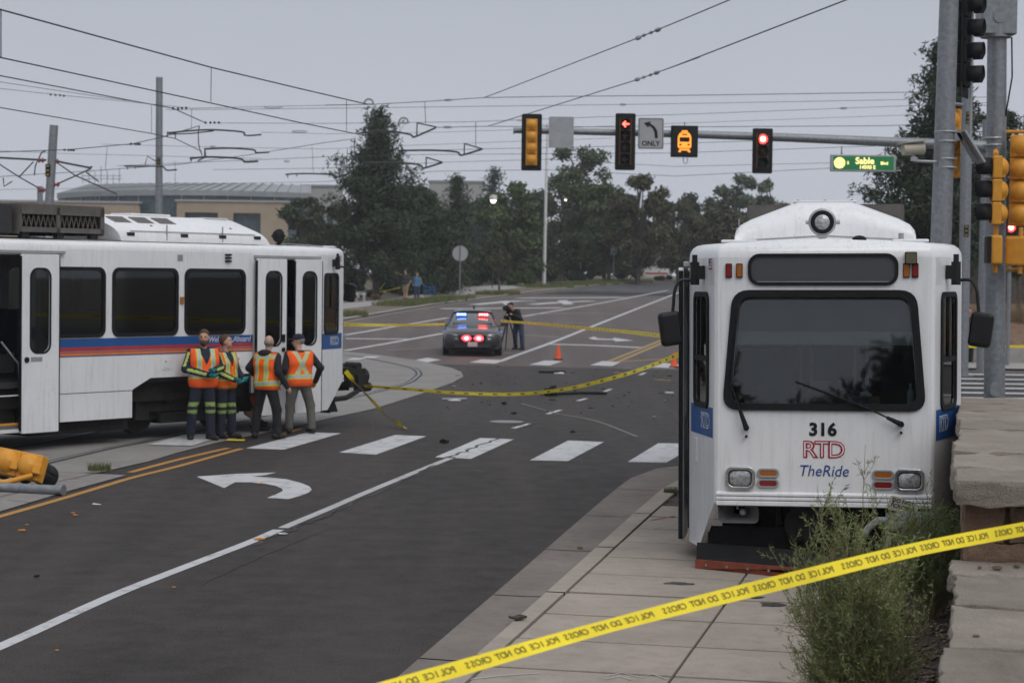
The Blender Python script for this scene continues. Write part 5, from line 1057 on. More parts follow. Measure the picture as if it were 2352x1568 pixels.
# registration arms with their steady rods, droppers
def arms(name, polys, fn, Y, r, label, cat='bracket arm', m='wire', group=None):
    P0 = at(*fn(*polys[0][0]), Y); T = empty(name, P0, 0, label, cat, group)
    for k, pl in enumerate(polys):
        Q = [at(*fn(*p), Y)-P0 for p in pl]; MB().tube(spline(Q, 3) if len(Q) > 2 and k == 0 else Q, r*.72 if k == 0 else r*.5, 6).build('tube' if k == 0 else 'rod', m, T, True)
    return T
ARM = 'registration_arm'
arms(ARM, [[(1050, 835), (1200, 820), (1340, 815), (1520, 828), (1532, 848), (1580, 850), (1640, 845)], [(1050, 825), (1050, 858)], [(1100, 845), (1100, 868)], [(1060, 843), (1200, 838), (1340, 822)]], r5, 57, .035, 'jointed grey registration arm right of the tall pole, topmost')
arms(ARM, [[(1280, 935), (1440, 930), (1590, 940), (1605, 958), (1690, 955)], [(1285, 930), (1283, 985)]], r5, 57, .035, 'jointed grey registration arm right of the tall pole, middle')
arms(ARM, [[(1190, 995), (1300, 985), (1480, 992), (1525, 1005), (1535, 1016), (1620, 1012)], [(1200, 985), (1198, 1015)], [(1240, 1010), (1290, 985), (1285, 935)]], r5, 57, .04, 'jointed grey registration arm right of the tall pole, lowest')
arms(ARM, [[(780, 1043), (990, 1043), (1030, 1052), (1045, 1068), (1110, 1065)], [(800, 1043), (800, 1065)], [(848, 1043), (848, 1060)], [(910, 1030), (925, 980), (990, 1020)]], r5, 66, .035, 'grey registration arm crossing the tall pole above the roof line')
arms(ARM, [[(1790, 1095), (1860, 1090), (1980, 1090), (2090, 1098), (2112, 1112)], [(1805, 1095), (1805, 1115)], [(1862, 1090), (1862, 1108)]], r5, 66, .035, 'grey registration arm left of the big conifer top, low one')
arms(ARM, [[(220, 835), (380, 822), (530, 843), (550, 860), (580, 852), (695, 802)], [(578, 768), (575, 855)], [(580, 772), (700, 798)]], r6, 60, .04, 'grey registration arm with triangular end in front of the big conifer, top one')
arms(ARM, [[(460, 945), (680, 943), (825, 953), (845, 972), (875, 970), (985, 936)], [(875, 900), (873, 972)], [(877, 902), (990, 935)]], r6, 60, .04, 'grey registration arm with triangular end right of the big conifer, middle one')
arms(ARM, [[(230, 1022), (480, 1022), (595, 1035), (612, 1055), (640, 1050), (735, 1020)], [(635, 985), (634, 1052)], [(636, 988), (738, 1018)]], r6, 60, .04, 'grey registration arm with triangular end in front of the big conifer, lowest one')
arms(ARM, [[(0, 1092), (40, 1092), (65, 1108), (90, 1110), (170, 1078)], [(88, 1050), (90, 1110)]], r6, 62, .035, 'small grey registration arm at the left shoulder of the big conifer')
arms('cantilever', [[(345, 1010), (560, 1052)], [(360, 1022), (470, 1100), (735, 1218)], [(350, 1158), (470, 1105), (575, 1055)], [(540, 1080), (620, 1140)], [(555, 1052), (580, 1045)]], r5, 55, .04, 'cantilever bracket of crossed grey tubes on the right of the leaning pole')
arms('cantilever', [[(-60, 985), (0, 990), (290, 1005)], [(-20, 1020), (120, 1110), (278, 1200)], [(120, 1110), (210, 1015)], [(215, 1100), (222, 1040), (262, 955), (285, 950)], [(20, 1115), (25, 1170), (75, 1138)]], r5, 55, .04, 'cantilever bracket of crossed grey tubes on the left of the leaning pole')
M['ins_red'] = mat('red_insulator', (.22, .05, .045), .5)
for px, lb in (((258, 1006), 'red insulator left of the leaning pole, upper'), ((350, 1012), 'red insulator right of the leaning pole, upper'), ((352, 1158), 'red insulator right of the leaning pole, lower'), ((262, 1193), 'red insulator left of the leaning pole, lower')):
    p = at(*r5(*px), 55); o = MB().cyl((-.10, 0, 0), (.10, 0, 0), .03).cyl((-.06, 0, 0), (-.03, 0, 0), .07).cyl((.03, 0, 0), (.06, 0, 0), .07).build('insulator', 'ins_red', None); o.location = p; tag(o, lb, 'insulator')
DR = 'short vertical dropper wire hanging between two overhead wires'
for a, b, Y in (((1325, 425), (1322, 640), 36), ((950, 660), (950, 838), 52), ((2173, 630), (2173, 830), 42.5), ((1203, 680), (1200, 810), 57), ((672, 925), (660, 1070), 55), ((1098, 1010), (1098, 1155), 66), ((1958, 920), (1965, 1090), 66)):
    wire([at(*r5(*a), Y), at(*r5(*b), Y)], .007, DR, group='dropper wires')
for a, b in (((625, 640), (632, 775)), ((945, 765), (945, 920)), ((140, 930), (138, 1030)), ((297, 675), (297, 760))): wire([at(*r6(*a), 62), at(*r6(*b), 62)], .010, DR, group='dropper wires')
wire([G(2, 22, 6.45), G(2, 132, 5.8)], .009, 'dropper wire at the very left edge between the two top wires', group='dropper wires')
wire([at(*r5(*p), 57) for p in ((1250, 790), (1243, 840), (1245, 900), (1255, 945), (1268, 975))], .016, 'dark looping jumper cable right of the tall pole', 'cable'); wire([at(*r6(*p), 60) for p in ((185, 875), (183, 920), (190, 985), (195, 1030))], .016, 'dark jumper cable at the left edge of the big conifer', 'cable')
for px in ((275, 648), (493, 765)):
    T = MB().tube([at(*r6(px[0]+28*cos(a), px[1]-26*sin(a)), 62) for a in [k*pi/8 for k in range(9)]], .03, 6).tube([at(*r6(px[0]-35, px[1]+6), 62), at(*r6(px[0]+35, px[1]+6), 62)], .025, 6).build('pulley_bow', 'grey_paint', None, True); tag(T, 'half-round metal bow fitting on a wire, %s of the pair by the conifer' % ('upper' if px[1] < 700 else 'lower'), 'fitting')
for px, fn, w_ in (((1715, 673), r5, 60), ((773, 629), r6, 28), ((1868, 657), r6, 20), ((1058, 680), r7, 22), ((1880, 826), r5, 50), ((1335, 921), r5, 18), ((1800, 1012), r5, 18), ((770, 799), r6, 30)):
    o = MB().tube([at(*fn(px[0]+a*w_, px[1]+b), 65.9) for a, b in ((-1, 0), (-.6, -5), (.6, -5), (1, 0), (.6, 5), (-.6, 5), (-1, 0))], .014, 5).build('turnbuckle', 'grey_paint', None); tag(o, 'flat metal turnbuckle fitting on a span wire', 'fitting', 'turnbuckles on the span wires')

ORDW = ['topmost', 'second', 'third', 'fourth', 'fifth', 'sixth', 'seventh', 'eighth', 'ninth', 'tenth', 'eleventh', 'twelfth', 'lowest']
def relabel(group, key, fn):
    L_ = sorted([o for o in COL.objects if o.get('group') == group and o.get('label') in (SPAN, DR, 'flat metal turnbuckle fitting on a span wire')], key=key)
    for i, o in enumerate(L_): o['label'] = fn(i, len(L_))
def mid(o, ax): return sum(v.co[ax] for v in o.data.vertices)/len(o.data.vertices)
relabel('span wires over the junction', lambda o: -mid(o, 2), lambda i, n: '%s thin grey span wire%s, crossing the sky over the junction' % (ORDW[i], ' counted from the top' if 0 < i < n-1 else ''))
relabel('dropper wires', lambda o: mid(o, 0)/mid(o, 1), lambda i, n: '%s short dropper wire from the left, hanging between two overhead wires' % (['first']+ORDW[1:12]+['last'])[i])
relabel('turnbuckles on the span wires', lambda o: mid(o, 0), lambda i, n: '%s flat metal turnbuckle on the span wires, counted from the left' % (['first']+ORDW[1:])[i])

# ================================================================== BUILDINGS FAR BEHIND
M['roof_metal'] = mat('standing_seam_metal', (.26, .28, .29), .5, .3, var=.1, vs=1.); M['tan_stone'] = mat('tan_stone_cladding', (.34, .27, .20), .85, var=.1, vs=.6); M['blue_glass'] = mat('blue_tinted_glazing', (.055, .085, .10), .25, var=.15, vs=.8); M['beige_wall'] = mat('beige_wall', (.33, .325, .32), .85, var=.08)
YBd = 230; A_ = lambda x, y: at(x, y, YBd)
bld = empty('civic_building', (A_(420, 620).x, YBd, gz(YBd)), 0, 'wide civic building with curved ribbed metal roof behind the left tram', 'building'); bx0 = bld.location
def rel(x, y, dy=0.): p = at(x, y, YBd+dy); return Vector((p.x-bx0.x, dy, p.z-bx0.z))
def arc(xa, xb, n, dep): return [(xa+(xb-xa)*k/n, dep*(1-(2*k/n-1)**2)) for k in range(n+1)]
eav = [rel(x, 447)+Vector((0, -d, 0)) for x, d in arc(132, 712, 24, 9)]; rdg = [rel(x, 418)+Vector((0, 12, 0)) for x, d in arc(215, 690, 24, 0)]
midr = [e_.lerp(r_, .55)+Vector((0, 0, .55)) for e_, r_ in zip(eav, rdg)]
rf = MB().grid([eav, midr, rdg]).build('roof', 'roof_metal', bld, False)
for k in range(0, 25):
    for (a, b) in ((eav[k], midr[k]), (midr[k], rdg[k])): MB().tube([a+Vector((0, -.05, .1)), b+Vector((0, -.05, .1))], .09, 4).build('roof_seam', 'steel_lt', rf)
MB().grid([[p+Vector((0, .25, -.1)) for p in eav], [Vector((p.x, p.y+.25, 0)) for p in eav]]).build('glazed_wall', 'blue_glass', bld)
MB().grid([[p+Vector((0, -.3, .15)) for p in eav], [p+Vector((0, -.3, -.45)) for p in eav]]).build('fascia', 'roof_metal', bld)
for k in range(1, 24, 2): e_ = eav[k]; MB().box((e_.x, e_.y+.15, e_.z/2), (.12, .2, e_.z-.4)).build('mullion', 'roof_metal', bld)
for (xa, xb, yt, wins) in ((-60, 322, 463, [(60, 120), (170, 230)]), (410, 662, 463, [(432, 508), (543, 606)])):
    a, b = rel(xa, yt, -9), rel(xb, yt, -9)
    zw = rel(xa, 488, -9).z; holes = []
    hol = [[(rel(wa, 0, -9).x, .5), (rel(wb, 0, -9).x, .5), (rel(wb, 0, -9).x, zw), (rel(wa, 0, -9).x, zw)] for wa, wb in wins]
    po = panel('stone_portal', [(a.x, 0), (b.x, 0), (b.x, a.z), (a.x, a.z)], hol, 1.2, 'tan_stone', bld, O=(0, -9.5, 0))
    for h_ in hol: MB().box(((h_[0][0]+h_[1][0])/2, -9.2, (h_[0][1]+h_[2][1])/2), (h_[1][0]-h_[0][0]-.1, .1, h_[2][1]-h_[0][1]-.1)).build('window', 'blue_glass', po)
    MB().box(((a.x+b.x)/2, -9.5, a.z+.1), (b.x-a.x+.4, 1.5, .22)).build('coping', 'beige_wall', po)
ra_ = MB()
for x in range(190, 285, 14): p = rel(x, 421, 10); ra_.tube([p, p+Vector((0, 0, 1.1+.25*((x*7) % 5)))], .05, 4)
for y in (404, 411): ra_.tube([rel(190, y, 10), rel(280, y, 10)], .05, 4)
ra_.build('roof_railing', 'steel', bld)
for nm, xs, yt, Y, lb, m in (('flat_roofed_building', (985, 1112), 418, 260, 'pale flat-roofed building just showing over the trees right of the big conifer', 'beige_wall'), ('flat_roofed_building', (700, 775), 428, 250, 'small pale building block left of the big conifer top', 'beige_wall'), ('brown_wall', (1280, 1335), 590, 172, 'low brown building wall glimpsed between the far tree trunks', 'tan_stone')):
    a, b = at(xs[0], yt, Y), at(xs[1], yt, Y); T = empty(nm, ((a.x+b.x)/2, Y, gz(Y)), 0, lb, 'building'); h_ = a.z-gz(Y); MB().box((0, 4, h_/2), (b.x-a.x, 8, h_)).build('wall', m, T); MB().box((0, 4, h_+.1), (b.x-a.x+.3, 8.3, .25)).build('parapet', 'roof_metal', T)
    for k in range(3): MB().box(((k-1)*(b.x-a.x)/3.4, -.03, h_*.6), ((b.x-a.x)/5, .08, h_*.2)).build('window', 'blue_glass', T)
# pale slab of ground rising behind the trees
rows = [[(x, 150+dy, gz(150+dy)+z) for x in range(-60, 61, 6)] for dy, z in ((10, -.2), (18, .8), (30, 1.6), (45, 1.8))]

# ================================================================== TREES
def leafquads(cen, size, asp, updown=None):
    n = len(cen); a = RNG.normal(size=(n, 3)); a /= np.linalg.norm(a, axis=1)[:, None]; b = RNG.normal(size=(n, 3)); b = np.cross(a, b); b /= np.linalg.norm(b, axis=1)[:, None]
    s = (size*RNG.uniform(.6, 1.35, n))[:, None]; u, v = a*s*.5, b*s*.5*asp
    V = np.stack([cen-u, cen-v*.9, cen+u, cen+v*.9], 1).reshape(-1, 3); return V, np.arange(4*n).reshape(-1, 4)
def tree(name, label, px, Y, top, hw, m, kind='round', bot=None, n=9000, leaf=.22, bark='bark', group=None, blobs=None, lean=0., dz=0., gaps=.0, trunk_r=None, seed=None):
    rs = np.random.default_rng(seed if seed else abs(hash((px, top))) % 9999)
    p = at(px, top, Y); gz0 = gz(Y)+dz; h = p.z-gz0; R = hw*Y/FPX; T = empty(name, (p.x, Y, gz0), 0, label, 'tree' if kind != 'shrub' else 'shrub', group)
    if kind == 'round':
        zb = h*(.28 if bot is None else bot); tr = trunk_r or max(.09, h*.018)
        tk = MB().tube([(0, 0, -.1), (rs.normal()*.06, 0, h*.2), (rs.normal()*.12, rs.normal()*.1, h*.5), (rs.normal()*.2, 0, h*.85)], [tr*1.25, tr, tr*.7, tr*.2], 8)
        K = blobs or int(16+h*1.6); bl = []
        for k in range(K):
            zz = zb+(h-zb)*rs.uniform(.08, .93); f = (zz-zb)/(h-zb); rad = R*sqrt(max(.05, 1-((f-.42)/.62)**2)); a = rs.uniform(0, 2*pi); q = rad*sqrt(rs.uniform(.05, .85))
            bl.append((q*cos(a), q*sin(a), zz, R*rs.uniform(.24, .42)*(1-.35*f)))
        bl.append((rs.normal()*R*.15, 0, h-R*.25, R*.25))
        for b in bl: tk.tube([(0, 0, max(zb*.7, b[2]-abs(b[0])-R*.5)), (b[0]*.45, b[1]*.45, b[2]-b[3]*.8), (b[0]*.9, b[1]*.9, b[2])], [tr*.45, tr*.22, .015], 5)
        tk.build('trunk', bark, T, True)
        wt = np.array([b[3]**2 for b in bl]); idx = rs.choice(len(bl), n, p=wt/wt.sum()); B = np.array(bl)[idx]; d = rs.normal(size=(n, 3)); d /= np.linalg.norm(d, axis=1)[:, None]
        rr = (rs.uniform(.25, 1.0, n)**.5*B[:, 3]*(1+.22*rs.normal(size=n)))[:, None]; cen = B[:, :3]+d*rr*np.array([1.1, 1.1, .85]); cen = cen[cen[:, 2] > zb*.75]
        V, F_ = leafquads(cen, leaf, .75); npmesh('crown', V, F_, m, T)
    elif kind == 'conifer':
        tr = trunk_r or h*.016; tk = MB().tube([(0, 0, -.1), (0, 0, h*.5), (lean*.5, 0, h*.8), (lean, 0, h*.98)], [tr*1.2, tr*.75, tr*.35, .02], 8); z0 = h*(.12 if bot is None else bot); cs = []; tm = rs.uniform(.42, 1.22, 200); tier = 0; br_ = []
        z = z0
        while z < h*.97:
            f = (z-z0)/(h-z0); tier += 1; L0 = R*1.22*(1-f)**.72*(1.0 if f > .1 else .75+2.5*f)*tm[tier % 200]; nb = 5 if f < .8 else 4
            for k in range(nb):
                if rs.uniform() < gaps: continue
                a = rs.uniform(0, 2*pi); L1 = L0*rs.uniform(.55, 1.12)+.12; up = rs.uniform(.02, .42)+.35*f; tip = Vector((cos(a)*L1, sin(a)*L1, z+L1*up)); mid = Vector((cos(a)*L1*.5, sin(a)*L1*.5, z+L1*up*.25)); br_.append((Vector((0, 0, z)), mid, tip))
                nt = max(3, int(L1*5.2))
                for t_ in np.linspace(.28, 1.02, nt):
                    q = (Vector((0, 0, z))*(1-t_)**2+mid*2*t_*(1-t_)+tip*t_**2); sp = .10+.26*(1-abs(t_-.75))*min(1, L1)
                    for _ in range(4): cs.append((q.x+rs.normal()*sp, q.y+rs.normal()*sp, q.z+rs.normal()*sp*.55+.05))
            z += h*.018+.10
        for a, b, c in br_: tk.tube([a, b, c], [tr*.28, tr*.16, .012], 4, False)
        tk.build('trunk', bark, T, True)
        C_ = np.array(cs); k = max(1, int(n/len(C_))); cen = np.repeat(C_, k, 0)+rs.normal(size=(len(C_)*k, 3))*leaf*.42; V, F_ = leafquads(cen, leaf, .28); npmesh('crown', V, F_, m, T)
    else:
        st = MB(); K = 9; bl = [(rs.uniform(-.7, .7)*R, rs.uniform(-.5, .5)*R, h*rs.uniform(.35, .72), min(R, h)*rs.uniform(.28, .45)) for _ in range(K)]
        for b in bl: st.tube([(b[0]*.2, b[1]*.2, 0), (b[0], b[1], b[2])], [.03, .012], 4)
        st.build('stem', bark, T); idx = rs.integers(0, K, n); B = np.array(bl)[idx]; d = rs.normal(size=(n, 3)); d /= np.linalg.norm(d, axis=1)[:, None]; cen = B[:, :3]+d*(rs.uniform(.3, 1, n)**.5*B[:, 3])[:, None]; cen[:, 2] = np.abs(cen[:, 2]); V, F_ = leafquads(cen, leaf, .7); npmesh('foliage', V, F_, m, T)
    return T
FT = 'trees beyond the junction'
tree('conifer', 'big dark conifer with a ragged top, left of centre behind the junction', 868, 118, 256, 122, 'needles', 'conifer', .10, 30000, .34, 'bark', FT, trunk_r=.19, seed=11, dz=.2)
tree('conifer', 'dark conifer right beside the big ragged one, half its height', 985, 127, 448, 95, 'needles', 'conifer', .02, 16000, .34, 'bark_dark', FT, seed=12)
tree('conifer', 'small pointed conifer rising in front of the pale flat-roofed building', 1050, 136, 405, 46, 'needles', 'conifer', .1, 9000, .30, 'bark_dark', FT, seed=13)
tree('conifer', 'bluish spruce top behind the round green tree', 1135, 178, 386, 52, 'needles_blue', 'conifer', .05, 9000, .36, 'bark_dark', FT, seed=14)
tree('broadleaf_tree', 'green broadleaf tree at the left end of the row, over the tram roof', 700, 150, 452, 66, 'leaf_dark', 'round', .05, 9000, .30, 'bark', FT, seed=15)
tree('broadleaf_tree', 'dark broadleaf tree between the left tram and the big conifer', 780, 126, 470, 62, 'leaf_dark', 'round', .05, 9000, .26, 'bark', FT, seed=16)
tree('broadleaf_tree', 'round bright green tree in front of the bluish spruce', 1172, 150, 412, 82, 'leaf', 'round', .06, 12000, .28, 'bark', FT, seed=17)
tree('broadleaf_tree', 'tall airy green tree behind the white lamp post', 1330, 170, 332, 84, 'leaf', 'round', .25, 9500, .28, 'bark', FT, seed=18)
tree('broadleaf_tree', 'low green tree directly behind the white lamp post', 1268, 168, 452, 70, 'leaf_dark', 'round', .06, 9000, .28, 'bark', FT, seed=19)
tree('broadleaf_tree', 'full green tree below the red arrow signal', 1402, 166, 418, 78, 'leaf', 'round', .2, 10000, .28, 'bark', FT, seed=20)
tree('broadleaf_tree', 'bronze-tinged tree with dark trunk right of the red arrow signal', 1468, 160, 398, 74, 'leaf_brown', 'round', .16, 10000, .28, 'bark_dark', FT, seed=21)
tree('broadleaf_tree', 'bronze tree just left of tram 316 roof', 1560, 176, 462, 60, 'leaf_brown', 'round', .1, 8000, .30, 'bark_dark', FT, seed=22)
tree('broadleaf_tree', 'dark green tree behind the bronze tree left of tram 316', 1598, 188, 442, 58, 'leaf_dark', 'round', .1, 8000, .32, 'bark_dark', FT, seed=23)
tree('broadleaf_tree', 'pale grey-green far tree, the left of the pair over tram 316', 1692, 205, 396, 62, 'leaf_pale', 'round', .1, 9000, .36, 'bark_dark', FT, seed=24)
tree('broadleaf_tree', 'pale grey-green far tree, the right of the pair over tram 316', 1772, 205, 410, 58, 'leaf_pale', 'round', .1, 9000, .36, 'bark_dark', FT, seed=25)
tree('broadleaf_tree', 'brownish tree at the left shoulder of tram 316', 1660, 168, 478, 82, 'leaf_brown', 'round', .05, 9000, .30, 'bark_dark', FT, seed=26)
tree('broadleaf_tree', 'dark tree mostly hidden behind the roof cowl of tram 316, left of the lamp', 1800, 172, 474, 80, 'leaf_dark', 'round', .05, 8000, .30, 'bark_dark', FT, seed=27)
tree('broadleaf_tree', 'dark tree mostly hidden behind the roof cowl of tram 316, right of the lamp', 1960, 178, 498, 80, 'leaf_dark', 'round', .05, 7000, .32, 'bark_dark', FT, seed=28)
tree('broadleaf_tree', 'dark tree under the street sign, left of the tall right-hand conifer', 2060, 150, 478, 66, 'leaf_dark', 'round', .05, 8000, .28, 'bark_dark', FT, seed=29)
tree('conifer', 'tall dark conifer behind the galvanised pole at right', 2170, 78, 92, 150, 'needles', 'conifer', .06, 56000, .27, 'bark', FT, gaps=.03, seed=30, dz=.6)
tree('conifer', 'dark conifer at the right edge behind the signal pole', 2312, 86, 262, 105, 'needles', 'conifer', .05, 20000, .28, 'bark', FT, gaps=.1, seed=31, dz=.8)
tree('broadleaf_tree', 'low brownish tree behind the gap between the right-hand poles', 2210, 105, 470, 95, 'leaf_brown', 'round', .05, 8000, .24, 'bark_dark', FT, seed=32, dz=1.2)
tree('sapling', 'young bright green sapling at the right edge behind the yellow signals', 2345, 71, 425, 32, 'leaf', 'round', .3, 1500, .16, 'bark', FT, seed=33, dz=1.)
tree('sapling', 'slim young tree in the verge right of the round sign', 1148, 131, 560, 22, 'leaf_brown', 'round', .45, 500, .16, 'bark', FT, trunk_r=.07, seed=34)
for i, (px, Y, top, hw, m, lb) in enumerate(((1090, 152, 606, 52, 'leaf_dark', 'dark shrub left of the clipped green hedge'), (1196, 150, 624, 40, 'leaf', 'clipped green hedge behind the far path'), (1262, 153, 600, 48, 'leaf_dark', 'tall dark shrub right of the white lamp post base'), (1145, 156, 598, 45, 'leaf_dark', 'dark shrub behind the clipped hedge'), (842, 122, 660, 45, 'leaf_dark', 'low dark shrub by the big conifer trunk'), (960, 128, 640, 52, 'leaf_dark', 'dark shrub behind the two walkers'), (1022, 134, 622, 55, 'leaf_dark', 'dark shrub mass left of the round sign'), (905, 130, 632, 45, 'leaf_dark', 'dark shrub behind the pointing walker'), (1440, 172, 600, 36, 'leaf_brown', 'olive shrub by the far grey sign back'), (1215, 158, 606, 40, 'leaf_brown', 'brown shrub between hedge and lamp post'), (1520, 178, 634, 30, 'leaf', 'low shrub in front of the monument sign'), (1335, 166, 622, 35, 'leaf_dark', 'low dark shrub under the tall airy tree'), (1640, 172, 560, 60, 'leaf_dark', 'dark shrub hidden behind the left mirror of tram 316'))):
    tree('shrub', lb, px, Y, top, hw, m, 'shrub', None, 4200, .22, 'bark_dark', 'shrubs beyond the junction', seed=50+i)
p = G(*z4(480, 590)); T = tree('dry_shrub', 'brown dried shrub beside the path left of the pointing walker', z4(480, 520)[0], p.y+.5, z4(480, 515)[1], 14, 'drygrass', 'shrub', None, 1200, .12, 'bark_dark', None, seed=70)
for i, (px, Y, top, hw, m, lb) in enumerate(((740, 140, 560, 70, 'leaf_dark', 'dark bushes hidden behind the left tram cab'), (1050, 142, 560, 66, 'leaf_dark', 'tall dark bush behind the round sign'), (1120, 160, 556, 70, 'leaf_dark', 'tall dark bush behind the clipped hedge'), (1220, 172, 540, 75, 'leaf_dark', 'tall dark bush left of the white lamp post'), (1310, 178, 545, 75, 'leaf_dark', 'tall dark bush right of the white lamp post'), (1395, 182, 556, 70, 'leaf_dark', 'tall dark bush under the full green tree'), (1470, 186, 572, 60, 'leaf_brown', 'olive bush behind the dark trunk'), (1570, 190, 560, 62, 'leaf_brown', 'olive bush left of tram 316'), (960, 150, 560, 70, 'leaf_dark', 'tall dark bush right of the big conifer trunk'), (2120, 110, 560, 90, 'leaf_dark', 'dark bush behind the galvanised pole'))):
    tree('bush', lb, px, Y, top, hw, m, 'shrub', None, 6500, .30, 'bark_dark', 'bushes under the far trees', seed=120+i)
for i, (px, Y, top, hw, m, lb) in enumerate(((1230, 200, 440, 80, 'leaf_dark', 'dark tree filling the gap left of the white lamp post, farther back'), (1110, 190, 450, 80, 'leaf_dark', 'dark tree behind the round bright green one'), (1390, 205, 440, 80, 'leaf_dark', 'dark tree behind the full green one'), (1510, 205, 450, 70, 'leaf_dark', 'dark tree behind the bronze-tinged one'), (1640, 215, 455, 80, 'leaf_dark', 'dark tree below the pale pair'), (1760, 215, 460, 85, 'leaf_dark', 'dark tree below the pale pair, to its right'), (940, 160, 420, 60, 'leaf_dark', 'dark tree peeking behind the big conifer at right'), (2010, 190, 520, 70, 'leaf_brown', 'brown tree low behind the roof of tram 316'))):
    tree('broadleaf_tree', lb, px, Y, top, hw, m, 'round', .04, 8000, .34, 'bark_dark', FT, seed=140+i)
# trees behind the photographer (seen only as reflections in the windshield)
for i, (x, y, h_, R_, lb) in enumerate(((-7.3, -22, 9.0, 1.9, 'conifer behind the camera, leftmost of the row'), (-5.6, -25, 7.7, 2.3, 'conifer behind the camera, second of the row'), (-3.4, -24, 8.0, 2.4, 'conifer behind the camera, third of the row'), (-1.5, -24, 9.6, 2.2, 'conifer behind the camera, fourth of the row'), (-9.6, -24, 8.4, 2.3, 'conifer behind the camera, far left beyond the row'), (.9, -27, 11, 2.8, 'conifer behind the camera, rightmost of the row'))):
    T = tree('conifer', lb, 1176, 100, 500, 50, 'needles', 'conifer', .1, 9000, .30, 'bark', FT, seed=80+i); sc_ = h_/(at(1176, 500, 100).z-gz(100)); T.scale = (R_/1.09, R_/1.09, sc_); T.location = (x, y, 0)

# ================================================================== PEOPLE
M['skin'] = mat('skin', (.50, .28, .20), .6, var=.08, vs=20); M['skin_pale'] = mat('skin_pale', (.46, .28, .21), .6, var=.08, vs=20)
M['navy'] = mat('navy_work_cloth', (.012, .016, .032), .9, var=.25, vs=14, bp=.25, bs=30); M['black_cloth'] = mat('black_cloth', (.012, .012, .014), .92, var=.25, vs=14, bp=.25, bs=30); M['grey_trouser'] = mat('grey_trouser_cloth', (.105, .10, .088), .92, var=.15, vs=12, bp=.25, bs=30)
M['hivis'] = mat('hivis_orange', (.92, .115, .012), .75, var=.08, vs=12, bp=.2, bs=25); M['lime'] = mat('hivis_lime', (.50, .66, .03), .7, var=.06); M['silver'] = mat('reflective_silver', (.40, .41, .42), .45, var=.1, vs=20)
M['teal'] = mat('teal_glove', (.01, .20, .22), .6); M['tan_glove'] = mat('tan_glove', (.40, .20, .04), .8); M['boot'] = mat('dark_boot', (.014, .012, .011), .7); M['hair_brown'] = mat('brown_hair', (.085, .045, .022), .8, var=.3, vs=40); M['hair_grey'] = mat('grey_hair', (.22, .21, .20), .85, var=.3, vs=40); M['hair_dark'] = mat('dark_hair', (.02, .015, .012), .8)
M['denim'] = mat('denim', (.03, .05, .10), .9, var=.2, vs=14); M['khaki'] = mat('khaki', (.26, .19, .10), .9); M['tee_dark'] = mat('dark_tee', (.03, .035, .035), .9); M['sky_blue'] = mat('sky_blue_cloth', (.05, .19, .42), .9); M['grey_blue'] = mat('grey_blue_knit', (.10, .15, .17), .9); M['eye'] = mat('eye_dark', (.01, .01, .01), .4)
def handsdf(w_, d, s, n, curl=.5, o=0., k=1.):
    """w_ wrist, d along the hand, s towards the thumb, n out of the palm"""
    w_, d, s, n = [np.array(v, float) for v in (w_, d, s, n)]
    segs = [(w_, w_+d*.085*k, .026*k, .030*k), (w_+d*.03*k+s*.02*k, w_+d*.09*k+s*.028*k, .017*k, .016*k), (w_+d*.03*k-s*.02*k, w_+d*.09*k-s*.03*k, .017*k, .014*k)]
    for i, (q, L_) in enumerate(((.030, .078), (.011, .088), (-.009, .082), (-.028, .064))):
        a = w_+d*.088*k+s*q*k; b = a+(d*cos(curl*.8)+n*sin(curl*.8))*L_*.45*k; c = b+(d*cos(curl*1.9)+n*sin(curl*1.9))*L_*.55*k; segs += [(a, b, .0098*k, .009*k), (b, c, .009*k, .0075*k)]
    a = w_+d*.028*k+s*.026*k; b = a+(d*.6+s*.75+n*.25)*.042*k; c = b+(d*.85+s*.25+n*.35)*.036*k; segs += [(a, b, .0125*k, .011*k), (b, c, .011*k, .0085*k)]
    return lambda P: sunion([rcone(P, a, b, r1+o, r2+o) for a, b, r1, r2 in segs], .008), np.array([p for sg in segs for p in sg[:2]])
def split(name, V, Q, cls, mats, parent, names, push=.004):
    cen = V[Q].mean(1); c = cls(cen)
    e1 = V[Q[:, 2]]-V[Q[:, 0]]; e2 = V[Q[:, 3]]-V[Q[:, 1]]; nr = np.cross(e1, e2); nr /= np.maximum(np.linalg.norm(nr, axis=1), 1e-9)[:, None]
    base = None
    for k, (m, nm) in enumerate(zip(mats, names)):
        sel = Q[c == k]
        if not len(sel): continue
        u, inv = np.unique(sel, return_inverse=True); W_ = V[u].copy()
        if k:
            vn = np.zeros_like(V); np.add.at(vn, sel.ravel(), np.repeat(nr[c == k], 4, 0)); q = vn[u]; W_ += q/np.maximum(np.linalg.norm(q, axis=1), 1e-9)[:, None]*push
        o = npmesh(nm, W_, inv.reshape(-1, 4), m, base if base else parent, True); base = base or o
    return base
